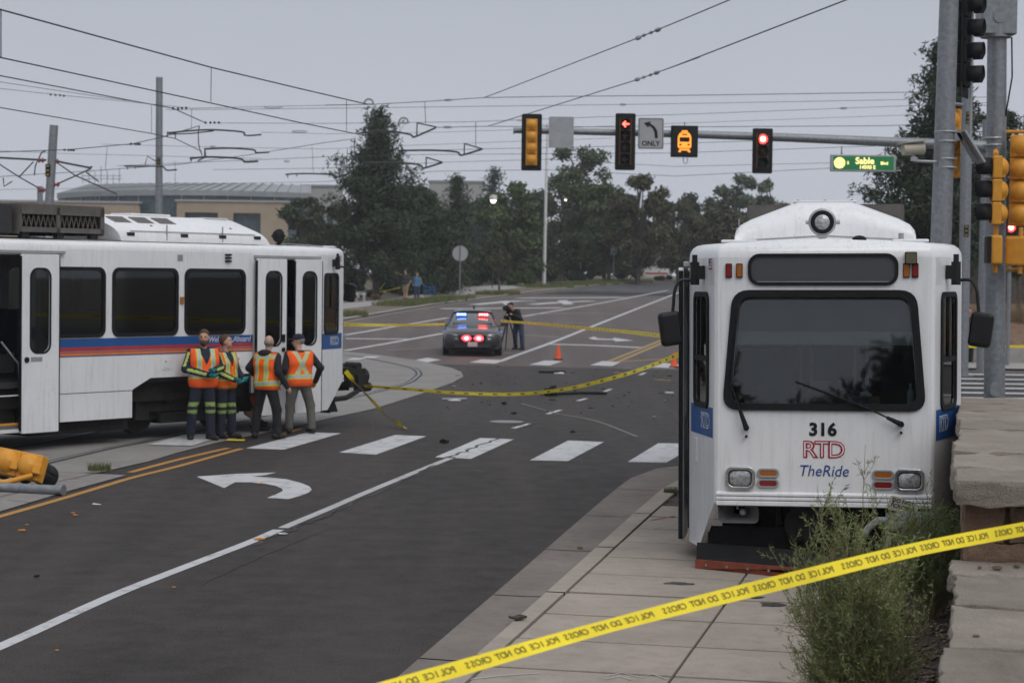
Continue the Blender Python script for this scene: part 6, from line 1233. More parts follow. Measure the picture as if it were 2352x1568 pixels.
def person(label, loc, rz, H=1.8, lean=0., head=(0., 0.), hands=None, elbows=None, feet=((-.11, 0.), (.11, 0.)), toes=(0., 0.), knees=None, hip=None, dress=None, h=.018, build=1., group=None, prone=None):
    D = dict(top='black_cloth', legs='navy', skin='skin', hair='hair_brown', shoe='boot', vest=None, gloves=None, sleeves=True, shorts=False, legband=False, sleeveband=False, cap=None, beard=None, bald=False, hood=False, hem=.86); D.update(dress or {})
    K = H/1.8; T = empty('person', loc, rz, label, 'person', group); S_ = 1.
    hx = .09; hp = np.array(hip if hip else (0, 0, .93)); R = np.array(Matrix.Rotation(lean, 3, 'X'))   # lean > 0 bends towards -y
    def up(p): return hp+R@(np.array(p, float)-np.array([0, 0, .93]))
    sh = [up((-.19*build, .01, 1.44)), up((.19*build, .01, 1.44))]
    hd = hands or ((-.27, -.05, .86), (.27, -.05, .86)); el = elbows or [((sh[i]+np.array(hd[i]))/2+np.array([(-1, 1)[i]*.05, .07, 0])) for i in (0, 1)]
    kn = knees or [(f[0]*.95, (f[1]+hp[1])/2-.03, .50) for f in feet]; ft = [(f[0], f[1], .075) for f in feet]
    hips = [hp+np.array((-hx, 0, 0)), hp+np.array((hx, 0, 0))]
    nk = up((0, .005, 1.50)); hc = up((0, -.02, 1.665))
    Rh = np.array(Matrix.Rotation(head[0], 3, 'Z') @ Matrix.Rotation(head[1], 3, 'X')) @ np.array(Matrix.Rotation(lean*.4, 3, 'X'))
    def hl(P): return (P-hc)@Rh                                       # head frame
    def torso(P, o=0., low=True):
        L_ = [rcone(P, up((-.145*build, .015, 1.415)), up((.145*build, .015, 1.415)), .078+o, .078+o), rcone(P, up((-.085*build, 0, 1.28)), up((.085*build, 0, 1.28)), .128*build+o, .128*build+o), rcone(P, up((-.065*build, -.015, 1.09)), up((.065*build, -.015, 1.09)), .125*build+o, .125*build+o)]
        if low: L_.append(rcone(P, hp+np.array((-.075*build, .0, .03)), hp+np.array((.075*build, .0, .03)), .125*build+o, .125*build+o))
        return sunion(L_, .07)
    def arms(P, o=0., i0=(0, 1)):
        return np.minimum.reduce([sunion([rcone(P, sh[i]+np.array((0, 0, -.015)), el[i], .062+o, .047+o), rcone(P, el[i], hd[i], .046+o, .034+o*.9)], .03) for i in i0])
    def legs(P, a=.088, b=.058, c=.043): return sunion([sunion([rcone(P, hips[i], kn[i], a, b), rcone(P, kn[i], ft[i], b*.98, c)], .03) for i in (0, 1)], .03)
    def headf(P):
        q = hl(P); return sunion([ellip(q, (0, .012, .025), (.076, .096, .098)), ellip(q, (0, -.028, -.045), (.058, .068, .075)), rcone(q, (0, -.088, .005), (0, -.112, -.022), .010, .014), ellip(q, (-.078, .01, -.01), (.012, .022, .032)), ellip(q, (.078, .01, -.01), (.012, .022, .032)), rcone(q, (-.05, -.085, .028), (.05, -.085, .028), .008, .008)], .018)
    hn = []
    for i in (0, 1):
        d = np.array(hd[i], float)-np.array(el[i], float); d /= np.linalg.norm(d); ins = np.array((1, -1)[i])*np.array([1., 0, 0])
        fw = np.array([0, -1., 0]); s_ = fw-d*(fw@d); s_ = s_ if np.linalg.norm(s_) > .2 else np.array([0, 0, 1.]); s_ = s_-d*(s_@d); s_ /= np.linalg.norm(s_); n_ = np.cross(d, s_)*(-1 if i == 0 else 1); n_ = n_ if n_@ins > 0 else -n_
        hn.append(handsdf(np.array(hd[i]), d, s_, n_, .55))
    allp = np.array([*sh, *el, *hd, *kn, *ft, hc, nk, *hips, hp]); lo = allp.min(0)-.22; hi = allp.max(0)+.24; lo[2] = max(lo[2], -.02)
    def body(P):
        L_ = [headf(P), rcone(P, nk+np.array((0, 0, -.03)), hc+np.array((0, .01, -.05)), .058, .052), torso(P, -.01), arms(P, -.004), legs(P)]
        return np.minimum(sunion(L_, .02), np.minimum(hn[0][0](P), hn[1][0](P)))
    bo = None
    V, Q = surfnet(body, lo, hi, h)
    bo = npmesh('body', V*K, Q[:, ::-1], D['skin'], T, True)
    # face
    for sx_ in (-1, 1):
        e_ = hc+Rh@np.array((sx_*.03, -.088, .012)); MB().ball(e_*K, .011*K, 8).build('eye', 'eye', T)
    e_ = hc+Rh@np.array((0, -.092, -.058)); mo = MB().ball((0, 0, 0), .02*K, 8, (1, .3, .25)).build('mouth', 'hair_dark' if D['beard'] else 'red_lips' if 'red_lips' in M else M.setdefault('red_lips', mat('lips', (.3, .12, .1), .6)), T); mo.location = e_*K; mo.rotation_euler = (0, 0, head[0])
    # clothes
    def up_local(P): return (P-hp)@R+np.array([0, 0, .93])
    def zu(P): return up_local(P)[..., 2]
    def top(P):
        d = sunion([torso(P, .018), arms(P, .016)] if D['sleeves'] else [torso(P, .016), np.maximum(arms(P, .02), -np.inf)], .03)
        if not D['sleeves']:
            cutA = np.minimum.reduce([np.linalg.norm(P-(sh[i]*.55+np.array(el[i])*.45), axis=-1)-.16 for i in (0, 1)]); d = np.minimum(torso(P, .016), np.maximum(arms(P, .02), cutA))
        z_ = zu(P); cut = np.maximum(D['hem']-z_, z_-1.505); wr = np.minimum.reduce([np.linalg.norm(P-np.array(hd[i]), axis=-1) for i in (0, 1)])
        return np.maximum(np.maximum(d, np.where(np.minimum(rcone(P, el[0], hd[0], .09, .09), rcone(P, el[1], hd[1], .09, .09)) < 0, -1, cut)), .022-wr)
    V, Q = surfnet(top, lo, hi, h)
    def cls_top(P):
        c = np.zeros(len(P), int)
        if D['sleeveband']:
            for i in (0, 1):
                for a, b in ((sh[i], np.array(el[i])), (np.array(el[i]), np.array(hd[i]))):
                    ba = b-a; t_ = np.clip(((P-a)@ba)/(ba@ba), 0, 1); off = P-a-t_[:, None]*ba; di = np.linalg.norm(off, axis=1); out = np.array([(-1, 1)[i]*.75, -.66, .1]); perp = np.cross(ba/np.linalg.norm(ba), out); k = (di < .085) & ((off@out) > .02) & (np.abs(off@(perp/np.linalg.norm(perp))) < .026) & (t_ > .12) & (t_ < .93); c[k] = 1+2*i
                    c[k & (np.abs(off@(perp/np.linalg.norm(perp))) < .008)] = 2+2*i
        return c
    split('jacket', V*K, Q[:, ::-1], lambda P: cls_top(P/K), [D['top'], 'lime', 'silver', 'lime', 'silver'], T, ['jacket', 'sleeve_band', 'reflective_band', 'sleeve_band', 'reflective_band'])
    zc = .52 if D['shorts'] else .07
    def tr(P):
        d = sunion([legs(P, .108, .083 if not D['shorts'] else .095, .072), rcone(P, hp+np.array((-.075, 0, .03)), hp+np.array((.075, 0, .03)), .137*build, .137*build)], .05); return np.maximum(d, np.maximum(zc-P[..., 2], zu(P)-1.02))
    V, Q = surfnet(tr, lo, hi, h)
    def cls_tr(P):
        c = np.zeros(len(P), int)
        if D['legband']:
            for a, b in ((.555, .625), (.43, .50)):
                k = (P[:, 2] > a) & (P[:, 2] < b); c[k] = 1; m_ = (a+b)/2; c[(P[:, 2] > m_-.010) & (P[:, 2] < m_+.010)] = 2
        return c
    M.setdefault('lime_dull', mat('dull_lime', (.22, .33, .06), .8)); M.setdefault('silver_dull', mat('dull_silver', (.28, .34, .18), .7))
    split('trousers', V*K, Q[:, ::-1], lambda P: cls_tr(P/K), [D['legs'], 'lime_dull', 'silver_dull'], T, ['trousers', 'leg_band', 'reflective_band'])
    for i in (0, 1):
        a = ft[i]; th = toes[i]; tx, ty = sin(th), -cos(th)
        def boot(P): return np.maximum(sunion([rcone(P, (a[0]-tx*.05, a[1]-ty*.05, .05), (a[0]+tx*.15, a[1]+ty*.15, .038), .052, .042), rcone(P, (a[0], a[1], .05), (a[0], a[1], .16), .052, .058)], .03), np.maximum(-P[..., 2]+.004, P[..., 2]-.17))
        sdf('boot', boot, (a[0]-.27, a[1]-.27, -.02), (a[0]+.27, a[1]+.27, .2), .014, D['shoe'], T).scale = (K, K, K)
    if D['gloves']:
        for i in (0, 1):
            fn, pts = hn[i]; dd = np.array(hd[i], float)-np.array(el[i], float); dd /= np.linalg.norm(dd); f2, pts = handsdf(np.array(hd[i])-dd*.02, dd, *[None]*0, **{}) if False else (fn, pts)
            def gl(P, fn=fn, w_=np.array(hd[i]), dd=dd): return np.minimum(fn(P)-.006, rcone(P, w_-dd*.05, w_+dd*.02, .044, .036))
            g_ = sdf('glove', gl, pts.min(0)-.07, pts.max(0)+.05, .008, D['gloves'], T); g_.scale = (K, K, K)
    if D['vest']:
        st = D['vest']
        def vs_(P):
            q = up_local(P); x, y, z = q[..., 0], q[..., 1], q[..., 2]; d = torso(P, .036); neck = np.where(y < -.0, z-(1.26+1.15*np.abs(x)) if st in ('A', 'B') else z-1.44, z-1.475)
            nk_ = .075+np.where(y < 0, .0, -.02)-np.abs(x)
            d = np.maximum(d, np.maximum(.855-z, z-1.49)); d = np.maximum(d, np.minimum(np.where(y < 0, z-(1.22+2.2*np.abs(x)) if st in ('A', 'B') else z-1.43, z-1.46), nk_)); return d
        V, Q = surfnet(vs_, lo, hi, h*.8)
        def cv(P):
            q = up_local(P/K); x, y, z = q[:, 0], q[:, 1], q[:, 2]; fr = y < 0; c = np.zeros(len(P), int)
            def band(v, c0, w1, w2, m):
                k2 = (np.abs(v-c0) < w2) & m; c[k2] = np.where(np.abs(v-c0)[k2] < w1, 2, np.maximum(c[k2], 1) if False else np.where(c[k2] == 2, 2, 1))
            if st in ('A', 'B'):
                band(np.abs(x), .115, .026, .044, z > 1.08); band(z, 1.045, .026, .046, z > 0)
                if st == 'B': c[(np.abs(x) < .012) & fr & (z < 1.25)] = 1; c[(np.abs(z-.90) < .008) & fr] = 1
            elif st == 'C':
                zz = z+.10*x; band(np.abs(x+.0), .10, .026, .044, zz > 1.0); band(zz, .955, .028, .048, z > 0); band(z, 1.42, .02, .038, ~fr)
            else:
                bk = ~fr; u = x+(z-1.25)*.55; v = x-(z-1.25)*.55; band(z, 1.03, .026, .046, z > 0); band(u, 0, .026, .044, bk & (z > 1.05)); band(v, 0, .026, .044, bk & (z > 1.05)); band(np.abs(x), .115, .026, .044, fr & (z > 1.06))
            return c
        split('vest', V*K, Q[:, ::-1], cv, ['hivis', 'lime', 'silver'], T, ['vest', 'lime_trim', 'reflective_band'])
    if not D['bald']:
        def hair(P): q = hl(P); return np.maximum(ellip(q, (0, .014, .028), (.087, .108, .108)), np.maximum(-(q[..., 2]-(.074-1.1*np.clip(q[..., 1]+.06, 0, .13))), 0*q[..., 0]-1))
        sdf('hair', hair, hc-.17, hc+.17, .014, D['hair'], T).scale = (K, K, K)
    else:
        def hair(P): q = hl(P); return np.maximum(ellip(q, (0, .014, .02), (.080, .101, .100)), np.maximum(np.abs(q[..., 2]+.012)-.035, -(q[..., 1]-.0)))
        sdf('hair', hair, hc-.17, hc+.17, .014, D['hair'], T).scale = (K, K, K)
    if D['beard']:
        def bd(P):
            q = hl(P)
            if D['beard'] == 'full': return np.maximum(ellip(q, (0, -.03, -.07), (.064, .078, .082)), np.maximum(q[..., 2]+.046, q[..., 1]-.02))
            return ellip(q, (0, -.100, -.042), (.032, .014, .012))
        sdf('beard', bd, hc-.19, hc+.17, .012, D['hair'], T).scale = (K, K, K)
    if D['cap']:
        def cp(P): q = hl(P); return np.minimum(np.maximum(ellip(q, (0, .01, .045), (.092, .112, .095)), .03-q[..., 2]), np.maximum(np.abs(q[..., 2]-.040-.10*np.clip(-q[..., 1]-.1, 0, .1))-.009, np.linalg.norm((q-np.array([0, -.11, 0]))[..., :2]/np.array([.075, .085]), axis=-1)*.08-.08))
        sdf('cap', cp, hc-.24, hc+.24, .013, D['cap'], T).scale = (K, K, K)
    if D['hood']:
        def hoodf(P): return np.maximum(ellip(P, up((0, .075, 1.475)), (.15, .075, .075)), -ellip(P, up((0, .0, 1.54)), (.085, .08, .11)))
        sdf('hood', hoodf, up((0, .07, 1.47))-.22, up((0, .07, 1.47))+.22, .016, D['top'], T).scale = (K, K, K)
    return T
def feet_at(px): p = G(*px); return Vector((p.x, p.y, gz(p.y)+(.012 if p.y < 45 else 0)))
WK = 'workers in orange vests by the left tram'
person('bearded worker in orange vest and teal gloves, hands clasped, facing the camera', feet_at((463, 1012)), radians(28), 1.86, 0, (radians(-25), 0), ((.02, -.27, 1.06), (.11, -.26, 1.13)), ((-.29, -.02, 1.15), (.33, .0, 1.17)), ((-.17, .05), (.13, -.06)), (-.35, .35), None, (.02, .0, .92), dress=dict(top='navy', vest='A', gloves='teal', legband=True, sleeveband=True, beard='full', hair='hair_brown'), build=1.06)
person('moustached worker in orange vest and teal gloves, turned right beside the bearded one', feet_at((516, 1008)), radians(58), 1.76, 0, (radians(25), radians(-12)), ((-.10, -.30, 1.02), (.17, -.27, 1.04)), ((-.27, -.05, 1.16), (.30, -.02, 1.15)), ((-.12, .0), (.12, -.05)), (-.1, .3), dress=dict(top='navy', vest='B', gloves='teal', legband=True, sleeveband=True, beard='tache', hair='hair_brown'), build=1.04)
person('bald worker in black with orange vest, seen from behind', feet_at((608, 1008)), radians(148), 1.77, radians(3), (radians(22), 0), ((-.40, -.10, .90), (.30, -.16, 1.02)), ((-.33, .06, 1.15), (.31, .06, 1.20)), ((-.22, -.06), (.17, .06)), (-.3, .6), None, (-.03, .0, .91), dress=dict(top='black_cloth', legs='black_cloth', vest='C', hair='hair_grey', bald=True, hood=True, skin='skin_pale', hem=.84), build=1.08)
person('worker in navy cap, grey trousers and X-back orange vest, seen from behind', feet_at((689, 996)), radians(208), 1.76, radians(4), (radians(64), radians(4)), ((-.33, -.10, .92), (.35, -.13, .90)), ((-.35, .08, 1.17), (.34, .08, 1.15)), ((-.19, .10), (.19, -.05)), (.15, -.3), None, (.03, .02, .91), dress=dict(top='black_cloth', legs='grey_trouser', vest='D', gloves='tan_glove', hair='hair_grey', cap='navy'), build=1.07)
person('crouching worker in orange vest peering under the tram between the standing workers', feet_at((596, 990))+Vector((0, .05, 0)), radians(-88), 1.76, radians(62), (0., radians(-30)), ((-.2, -.55, .45), (.22, -.55, .42)), ((-.28, -.35, .62), (.3, -.35, .6)), ((-.14, .0), (.15, .10)), knees=((-.16, -.30, .40), (.18, -.22, .34)), hip=(0, .10, .46), dress=dict(top='navy', vest='C', hair='hair_dark', gloves=None, sleeveband=True), build=1.05, h=.022)
# far people
cmn = feet_at((1190, 803))
person('camera operator in black jacket and jeans bending to his tripod beside the police car', cmn, radians(-38), 1.80, radians(34), (0., radians(10)), ((-.08, -.58, 1.20), (.16, -.52, 1.22)), ((-.28, -.38, 1.12), (.32, -.32, 1.12)), ((-.15, .05), (.19, .0)), dress=dict(legs='denim', hair='hair_dark', cap=None), h=.028, group='people beyond the junction')
wm = feet_at((931, 690)); person('man in dark tee and khaki shorts pointing left on the far path', wm, radians(-20), 1.82, 0, (radians(-30), 0), ((-.60, -.30, 1.66), (.22, -.05, .88)), ((-.42, -.14, 1.55), (.30, .05, 1.15)), ((-.08, .05), (.1, -.05)), dress=dict(top='tee_dark', legs='khaki', sleeves=False, shorts=True, hair='hair_brown'), h=.034, group='people beyond the junction')
ww = feet_at((957, 690)); person('woman in blue top and grey-blue cardigan standing on the far path', ww, radians(-5), 1.66, 0, (0., 0.), ((-.22, -.14, .98), (.22, -.14, .98)), ((-.28, .05, 1.18), (.28, .05, 1.18)), dress=dict(top='grey_blue', legs='denim', hair='hair_brown', hem=.72), h=.034, group='people beyond the junction')
MB().box((ww.x, ww.y-.17, ww.z+1.08), (.20, .03, .5)).build('tmp', 'sky_blue')
sb = COL.objects[-1]; sb.name = 'blue_shirt_front'; sb.parent = [o for o in COL.objects if o.name.startswith('person') and o.get('label', '').startswith('woman')][0]; sb.matrix_parent_inverse = Matrix.Rotation(radians(5), 4, 'Z') @ Matrix.Translation(-ww)
rp = feet_at((2222, 836)); person('dark-clothed person standing behind the right mirror of tram 316', rp, radians(20), 1.84, 0, (0, 0), dress=dict(legs='black_cloth', hair='hair_dark'), h=.028, group='people beyond the junction')
# shopping cart beside the woman
ct = empty('shopping_cart', ww+Vector((.75, .3, 0)), radians(15), 'small blue-framed wire cart beside the woman on the far path', 'cart')
bk_ = MB()
for z in (.45, .62, .8):
    for a, b in (((-.3, -.22), (.3, -.22)), ((.3, -.22), (.3, .22)), ((.3, .22), (-.3, .22)), ((-.3, .22), (-.3, -.22))): bk_.tube([(*a, z), (*b, z)], .014, 4)
for x in (-.3, 0, .3):
    for y in (-.22, .22): bk_.tube([(x, y, .4), (x, y, .85)], .014, 4)
bk_.build('basket', 'sky_blue', ct); MB().tube([(-.3, -.22, .85), (-.45, -.22, 1.0), (-.45, .22, 1.0), (-.3, .22, .85)], .016, 5).build('handle', 'sky_blue', ct)
for x in (-.27, .27):
    for y in (-.2, .2): MB().cyl((x, y-.02, .07), (x, y+.02, .07), .07, n=10).tube([(x, y, .1), (x, y, .42)], .013, 4).build('wheel', 'blk', ct)
# dog
dp = feet_at((828, 694)); dg = empty('dog', dp, radians(65), 'white and grey dog with raised tail on the far path', 'dog'); M['fur_white'] = mat('white_fur', (.45, .44, .42), .95); M['fur_grey'] = mat('grey_fur', (.12, .115, .11), .95)
def dogf(P):
    L_ = [rcone(P, (0, -.22, .50), (0, .20, .50), .13, .105), rcone(P, (0, -.26, .54), (0, -.40, .72), .09, .07), rcone(P, (0, -.42, .74), (0, -.58, .70), .075, .035), rcone(P, (-.05, -.40, .78), (-.055, -.39, .87), .025, .008), rcone(P, (.05, -.40, .78), (.055, -.39, .87), .025, .008), rcone(P, (0, .24, .54), (0, .36, .72), .045, .05), rcone(P, (0, .36, .72), (0, .28, .92), .05, .03)]
    for sx_ in (-.08, .08): L_ += [rcone(P, (sx_, -.24, .46), (sx_, -.22, .24), .06, .035), rcone(P, (sx_, -.22, .24), (sx_, -.25, .03), .033, .03), rcone(P, (sx_, .18, .46), (sx_, .10, .28), .075, .045), rcone(P, (sx_, .10, .28), (sx_, .24, .18), .04, .03), rcone(P, (sx_, .24, .18), (sx_, .22, .03), .03, .032)]
    return sunion(L_, .04)
V, Q = surfnet(dogf, (-.3, -.75, -.03), (.3, .55, 1.0), .022); split('body', V, Q[:, ::-1], lambda P: ((P[:, 2] > .52) & (P[:, 1] < .3)).astype(int), ['fur_white', 'fur_grey'], dg, ['body', 'back_fur'], .003)

# ================================================================== CAMERA ON TRIPOD
tpx = G(1166, 803); tp = empty('tripod', tpx, 0, 'black tripod standing between the camera operator and the police car', 'tripod')
for a in (0.3, 2.4, 4.5): MB().tube([(0, 0, 1.18), (.36*cos(a), .36*sin(a), 0)], [.03, .018], 6).build('leg', 'blk', tp)
MB().cyl((0, 0, 1.0), (0, 0, 1.28), .05).box((0, 0, 1.30), (.12, .16, .04)).build('head', 'blk', tp)
vc = empty('video_camera', tpx+Vector((0, 0, 1.32)), radians(-20), 'black video camera on the tripod', 'camera'); MB().box((0, 0, .12), (.16, .38, .2)).build('body', 'blk', vc, bevel=.02); MB().cyl((0, -.19, .12), (0, -.40, .12), .065).build('lens', 'blkgloss', vc); MB().box((0, .05, .27), (.04, .25, .04)).build('handle', 'blk', vc)

# ================================================================== POLICE CAR
pc0 = G(1085, 819); car = empty('police_car', (pc0.x, pc0.y, gz(pc0.y)), radians(1.5), 'dark grey police sedan facing the camera with red and blue lights on', 'car')
M['car_paint'] = mat('charcoal_paint', (.028, .025, .029), .35, coat=.4, spec=.4, var=.1); M['car_glass'] = mat('car_glass', (.03, .035, .04), .08, coat=1, var=.1); M['tyre'] = mat('tyre_rubber', (.012, .012, .012), .85); M['plate_w'] = mat('number_plate', (.45, .43, .42), .5); M['hl'] = mat('car_headlight', (.32, .33, .35), .15, .3, coat=1, var=.3, vs=25)
sec = []                                                            # body: y station, half width, bottom, shoulder z, deck z
for y, w_, zb, zs, zd in ((0, .62, .30, .58, .66), (.06, .80, .24, .64, .74), (.20, .90, .22, .70, .80), (.5, .935, .22, .74, .86), (1.1, .945, .22, .80, .95), (1.55, .95, .22, .84, .99), (3.6, .95, .22, .88, .98), (4.3, .94, .24, .88, 1.02), (4.8, .88, .30, .82, 1.0), (4.95, .78, .36, .76, .92)):
    sec.append([(-w_*.9, y, zb), (-w_, y, zb+.12), (-w_, y, zs-.1), (-w_*.985, y, zs), (-w_*.90, y, zd-.025), (-w_*.5, y, zd+.015), (0, y, zd+.025), (w_*.5, y, zd+.015), (w_*.90, y, zd-.025), (w_*.985, y, zs), (w_, y, zs-.1), (w_, y, zb+.12), (w_*.9, y, zb)])
cb_ = MB().grid(sec); n_ = 13; cb_.f += [tuple(range(n_)), tuple(range(len(cb_.v)-n_, len(cb_.v)))]; cb_.f += [(i*n_, i*n_+n_-1, (i+1)*n_+n_-1, (i+1)*n_) for i in range(len(sec)-1)]; body_ = cb_.build('body', 'car_paint', car, True)
gs = []
for y, w_, z in ((1.50, .80, .98), (2.25, .62, 1.42), (2.55, .60, 1.475), (3.2, .60, 1.475), (3.6, .62, 1.42), (4.25, .76, 1.02)):
    gs.append((y, w_, z))
rows = [[(-w_*(1.14 if 1.1 < z else 1.06), y, .97), (-w_, y, z-.03), (-w_*.5, y, z+.005), (0, y, z+.012), (w_*.5, y, z+.005), (w_, y, z-.03), (w_*(1.14 if 1.1 < z else 1.06), y, .97)] for y, w_, z in gs]
MB().grid(rows).build('greenhouse', 'car_glass', car, True)
rf_ = MB().grid([[(-.655, y, z-.055), (-.6, y, z-.012), (-.3, y, z+.022), (0, y, z+.03), (.3, y, z+.022), (.6, y, z-.012), (.655, y, z-.055)] for y, z in ((2.22, 1.42), (2.5, 1.475), (3.2, 1.478), (3.62, 1.42))]).build('roof', 'car_paint', car, True)
for sx_ in (-1, 1):
    MB().tube([(sx_*.85, 1.48, .96), (sx_*.655, 2.24, 1.41)], .035, 6).build('windscreen_pillar', 'car_paint', car); MB().tube([(sx_*.80, 4.25, 1.0), (sx_*.655, 3.6, 1.41)], .045, 6).tube([(sx_*.78, 2.95, .97), (sx_*.665, 2.95, 1.42)], .03, 6).build('rear_pillar', 'car_paint', car)
    m_ = MB().box((sx_*1.04, 1.75, 1.02), (.2, .12, .13)).tube([(sx_*.9, 1.75, .97), (sx_*1.0, 1.75, 1.0)], .03, 5).build('door_mirror', 'car_paint', car, bevel=.03)
    hlx = MB().grid([[(sx_*(.50+.33*u), .02+.16*u*u+.05*v, .56+.16*v+.05*u) for u in [k/4 for k in range(5)]] for v in (0, .5, 1)]).build('headlight', 'hl', car, True); hlx.location = (0, -.035, 0)
    MB().box((sx_*.60, -.012+.04, .34), (.26, .05, .10)).build('lower_intake', 'blk', car)
    for y in (.92, 3.90):
        wl = MB().lathe([(.19, -.11), (.30, -.11), (.335, -.08), (.335, .08), (.30, .11), (.19, .11)], (sx_*.86, y, .335), (1, 0, 0), 22).build('wheel', 'tyre', car, True); MB().lathe([(0, sx_*.07), (.18, sx_*.09), (.2, sx_*.1)], (sx_*.86, y, .335), (1, 0, 0), 16).build('rim', 'steel', wl)
gr = panel('grille', rpoly([(-.42, .50), (.42, .50), (.46, .70), (-.46, .70)], .05), [], .03, 'blk', car, O=(0, -.012, 0))
MB().box((0, -.035, .60), (.80, .02, .02)).build('grille_bar', 'chrome', gr); MB().box((0, -.02, .47), (1.5, .03, .012)).build('bumper_line', 'blk', car)
for x in (-.20, .20):
    l_ = MB().box((x, -.04, .60), (.26, .03, .11)).build('grille_light', 'blk', car); MB().ball((x, -.06, .60), .12, 12, (1.25, .3, .75)).build('lit_lens', 'e_pred', l_, True); MB().ball((x, -.095, .60), .05, 10, (1.2, .3, .9)).build('lit_core', 'e_pinkhot', l_, True)
panel('number_plate', rrect(0, .405, .31, .15, .01), [], .01, 'plate_w', car, O=(0, -.05, 0))
for x0, m in ((-.52, 'e_blue'), (.22, 'e_pred')):
    bar = MB().box((x0+.15, 1.99, 1.33), (.36, .03, .07)).build('windscreen_light', 'blk', car)
    for k in range(4): (MB().ball((x0+.03+.08*k, 1.965, 1.33), .045, 8, (1.1, .6, .9)).build('lit_lens', m, bar, True), MB().ball((x0+.03+.08*k, 1.945, 1.33), .024, 8).build('lit_core', 'e_bluehot' if m == 'e_blue' else 'e_pinkhot', bar, True))
for sx_ in (-1, 1): MB().ball((sx_*.945, .75, .80), .010, 8).build('marker_light', 'e_blue', car)
MB().cyl((.05, 3.0, 1.49), (.05, 3.0, 1.62), .02).ball((.05, 2.9, 1.51), .05, 8, (1, 1.6, .7)).build('antenna', 'blk', car)
MB().box((0, 2.5, 1.0), (1.3, 1.8, .1)).build('cabin_floor', 'interior_dark', car)
# windscreen lights sit in front of the glass: move forward with its slope

# ================================================================== CONES, TAPE, DEBRIS
M['cone'] = mat('cone_orange', (.80, .10, .02), .6)
for px, lb in (((1282, 826), 'orange traffic cone standing alone right of the police car'), ((1548, 844), 'orange traffic cone beside the open door of tram 316')):
    p = G(*px); T = empty('traffic_cone', (p.x, p.y, gz(p.y)+.004), 0, lb, 'cone', 'orange cones'); MB().lathe([(.115, .03), (.03, .47), (.02, .47)], n=18).build('cone', 'cone', T, True); MB().box((0, 0, .016), (.28, .28, .032)).build('base', 'blk', T)
def tape(P, wd, label, twist=None, name='barrier_tape', letters=True, marks=False, k=14):
    """ribbon through points; twist = list of angles from vertical along the run"""
    Q = spline([Vector(p) for p in P], k); n = len(Q); rows = []; fr = []
    for i, q in enumerate(Q):
        d = (Q[min(i+1, n-1)]-Q[max(i-1, 0)]).normalized(); up_ = Vector((0, 0, 1)); s_ = (up_-d*up_.dot(d)).normalized(); t_ = d.cross(s_); f = i/(n-1)*(len(twist)-1) if twist else 0; j = int(min(f, len(twist)-2)) if twist else 0; a = (twist[j]+(twist[j+1]-twist[j])*(f-j)) if twist else 0
        u = s_*cos(a)+t_*sin(a); w2 = wd/2; bow = t_*.0; rows.append([q-u*w2, q-u*w2*.33+t_*.0, q+u*w2*.33, q+u*w2]); fr.append((q, d, u))
    T = MB().grid(rows).build(name, 'tape', None, True); tag(T, label, 'tape')
    return T, fr
nt_, fr = tape([at(760, 1612, 7.6), at(1000, 1549, 7.9), at(1400, 1436, 8.5), at(1800, 1335, 9.1), at(2100, 1262, 9.6), at(2352, 1214, 10.1), at(2700, 1150, 10.8)], .070, 'near yellow caution tape stretched diagonally across the foreground', [-1.15, -.75, -.95, -.45, -.6, -.25, -.4], k=20)
# lettering follows the ribbon, seen from its back
def lettering(fr, s, start, size, parent, wd):
    L_ = [0.]
    for a, b in zip(fr, fr[1:]): L_.append(L_[-1]+(b[0]-a[0]).length)
    x = start; i = 0
    cache = {}
    while x < L_[-1]-.05:
        ch = s[i % len(s)]; i += 1
        if ch == ' ': x += size*.55; continue
        j = max(k for k in range(len(L_)) if L_[k] <= x); f = (x-L_[j])/max(1e-6, L_[min(j+1, len(L_)-1)]-L_[j]); q = fr[j][0].lerp(fr[min(j+1, len(fr)-1)][0], f); d, u = fr[j][1], fr[j][2]
        nrm = d.cross(u); tow = (C0-q); off = .002 if nrm.dot(tow) > 0 else -.002
        text('printed_letter', ch, size, 'tape_print', parent, q+nrm*off, -d, u if True else u, 0, bold=size*.02, ext=.0003)
        x += size*.66
lettering(fr, '.SSORC TON OD ENILOP  SSORC TON OD ENILOP '.replace('.', '').replace('ENILOP', 'ECILOP')[::1], .1, .042, nt_, .07)
def px_tape(pts, Ys, wd, label, tw=None, k=12): return tape([at(*p, Y) for p, Y in zip(pts, Ys)], wd, label, tw, k=k)
a0 = tloc(-1.45, 1.5, 1.75)
t2, f2 = px_tape([(836, 886), (930, 893), (1050, 902), (1180, 905), (1300, 893), (1420, 864), (1500, 838), (1562, 812)], [38, 36.6, 34.5, 32, 29, 26, 23.5, 20.6], .055, 'yellow caution tape sagging from the left tram coupler to tram 316', [.5, .2, -.2, .3, .1, -.3, .2])
t3, f3 = px_tape([(790, 745), (860, 746.5), (940, 746.5), (1022, 744)], [37, 46, 57, 65.2], .065, 'yellow caution tape from the left tram to the police car mirror', [.2, -.3, .3, -.2])
t4, f4 = px_tape([(1150, 737), (1230, 743), (1330, 752), (1430, 761), (1512, 770), (1562, 774)], [66, 60, 52, 44, 36, 30], .075, 'yellow caution tape from the police car mirror towards tram 316', [.1, .2, -.1, .2])
t5, f5 = px_tape([(794, 852), (815, 878), (850, 915), (880, 947), (905, 967), (922, 975), (934, 984)], [37.6, 37.7, 37.3, 36.8, 36.4, 36.1, 35.9], .09, 'loose yellow tape tail hanging off the left tram to the road', [.3, .8, .1, .9, .2, 1.2])
t6, f6 = px_tape([(2205, 795), (2260, 796), (2400, 795)], [63.5, 63.3, 63], .08, 'distant yellow tape in front of the low retaining wall at right', [.1, .1])
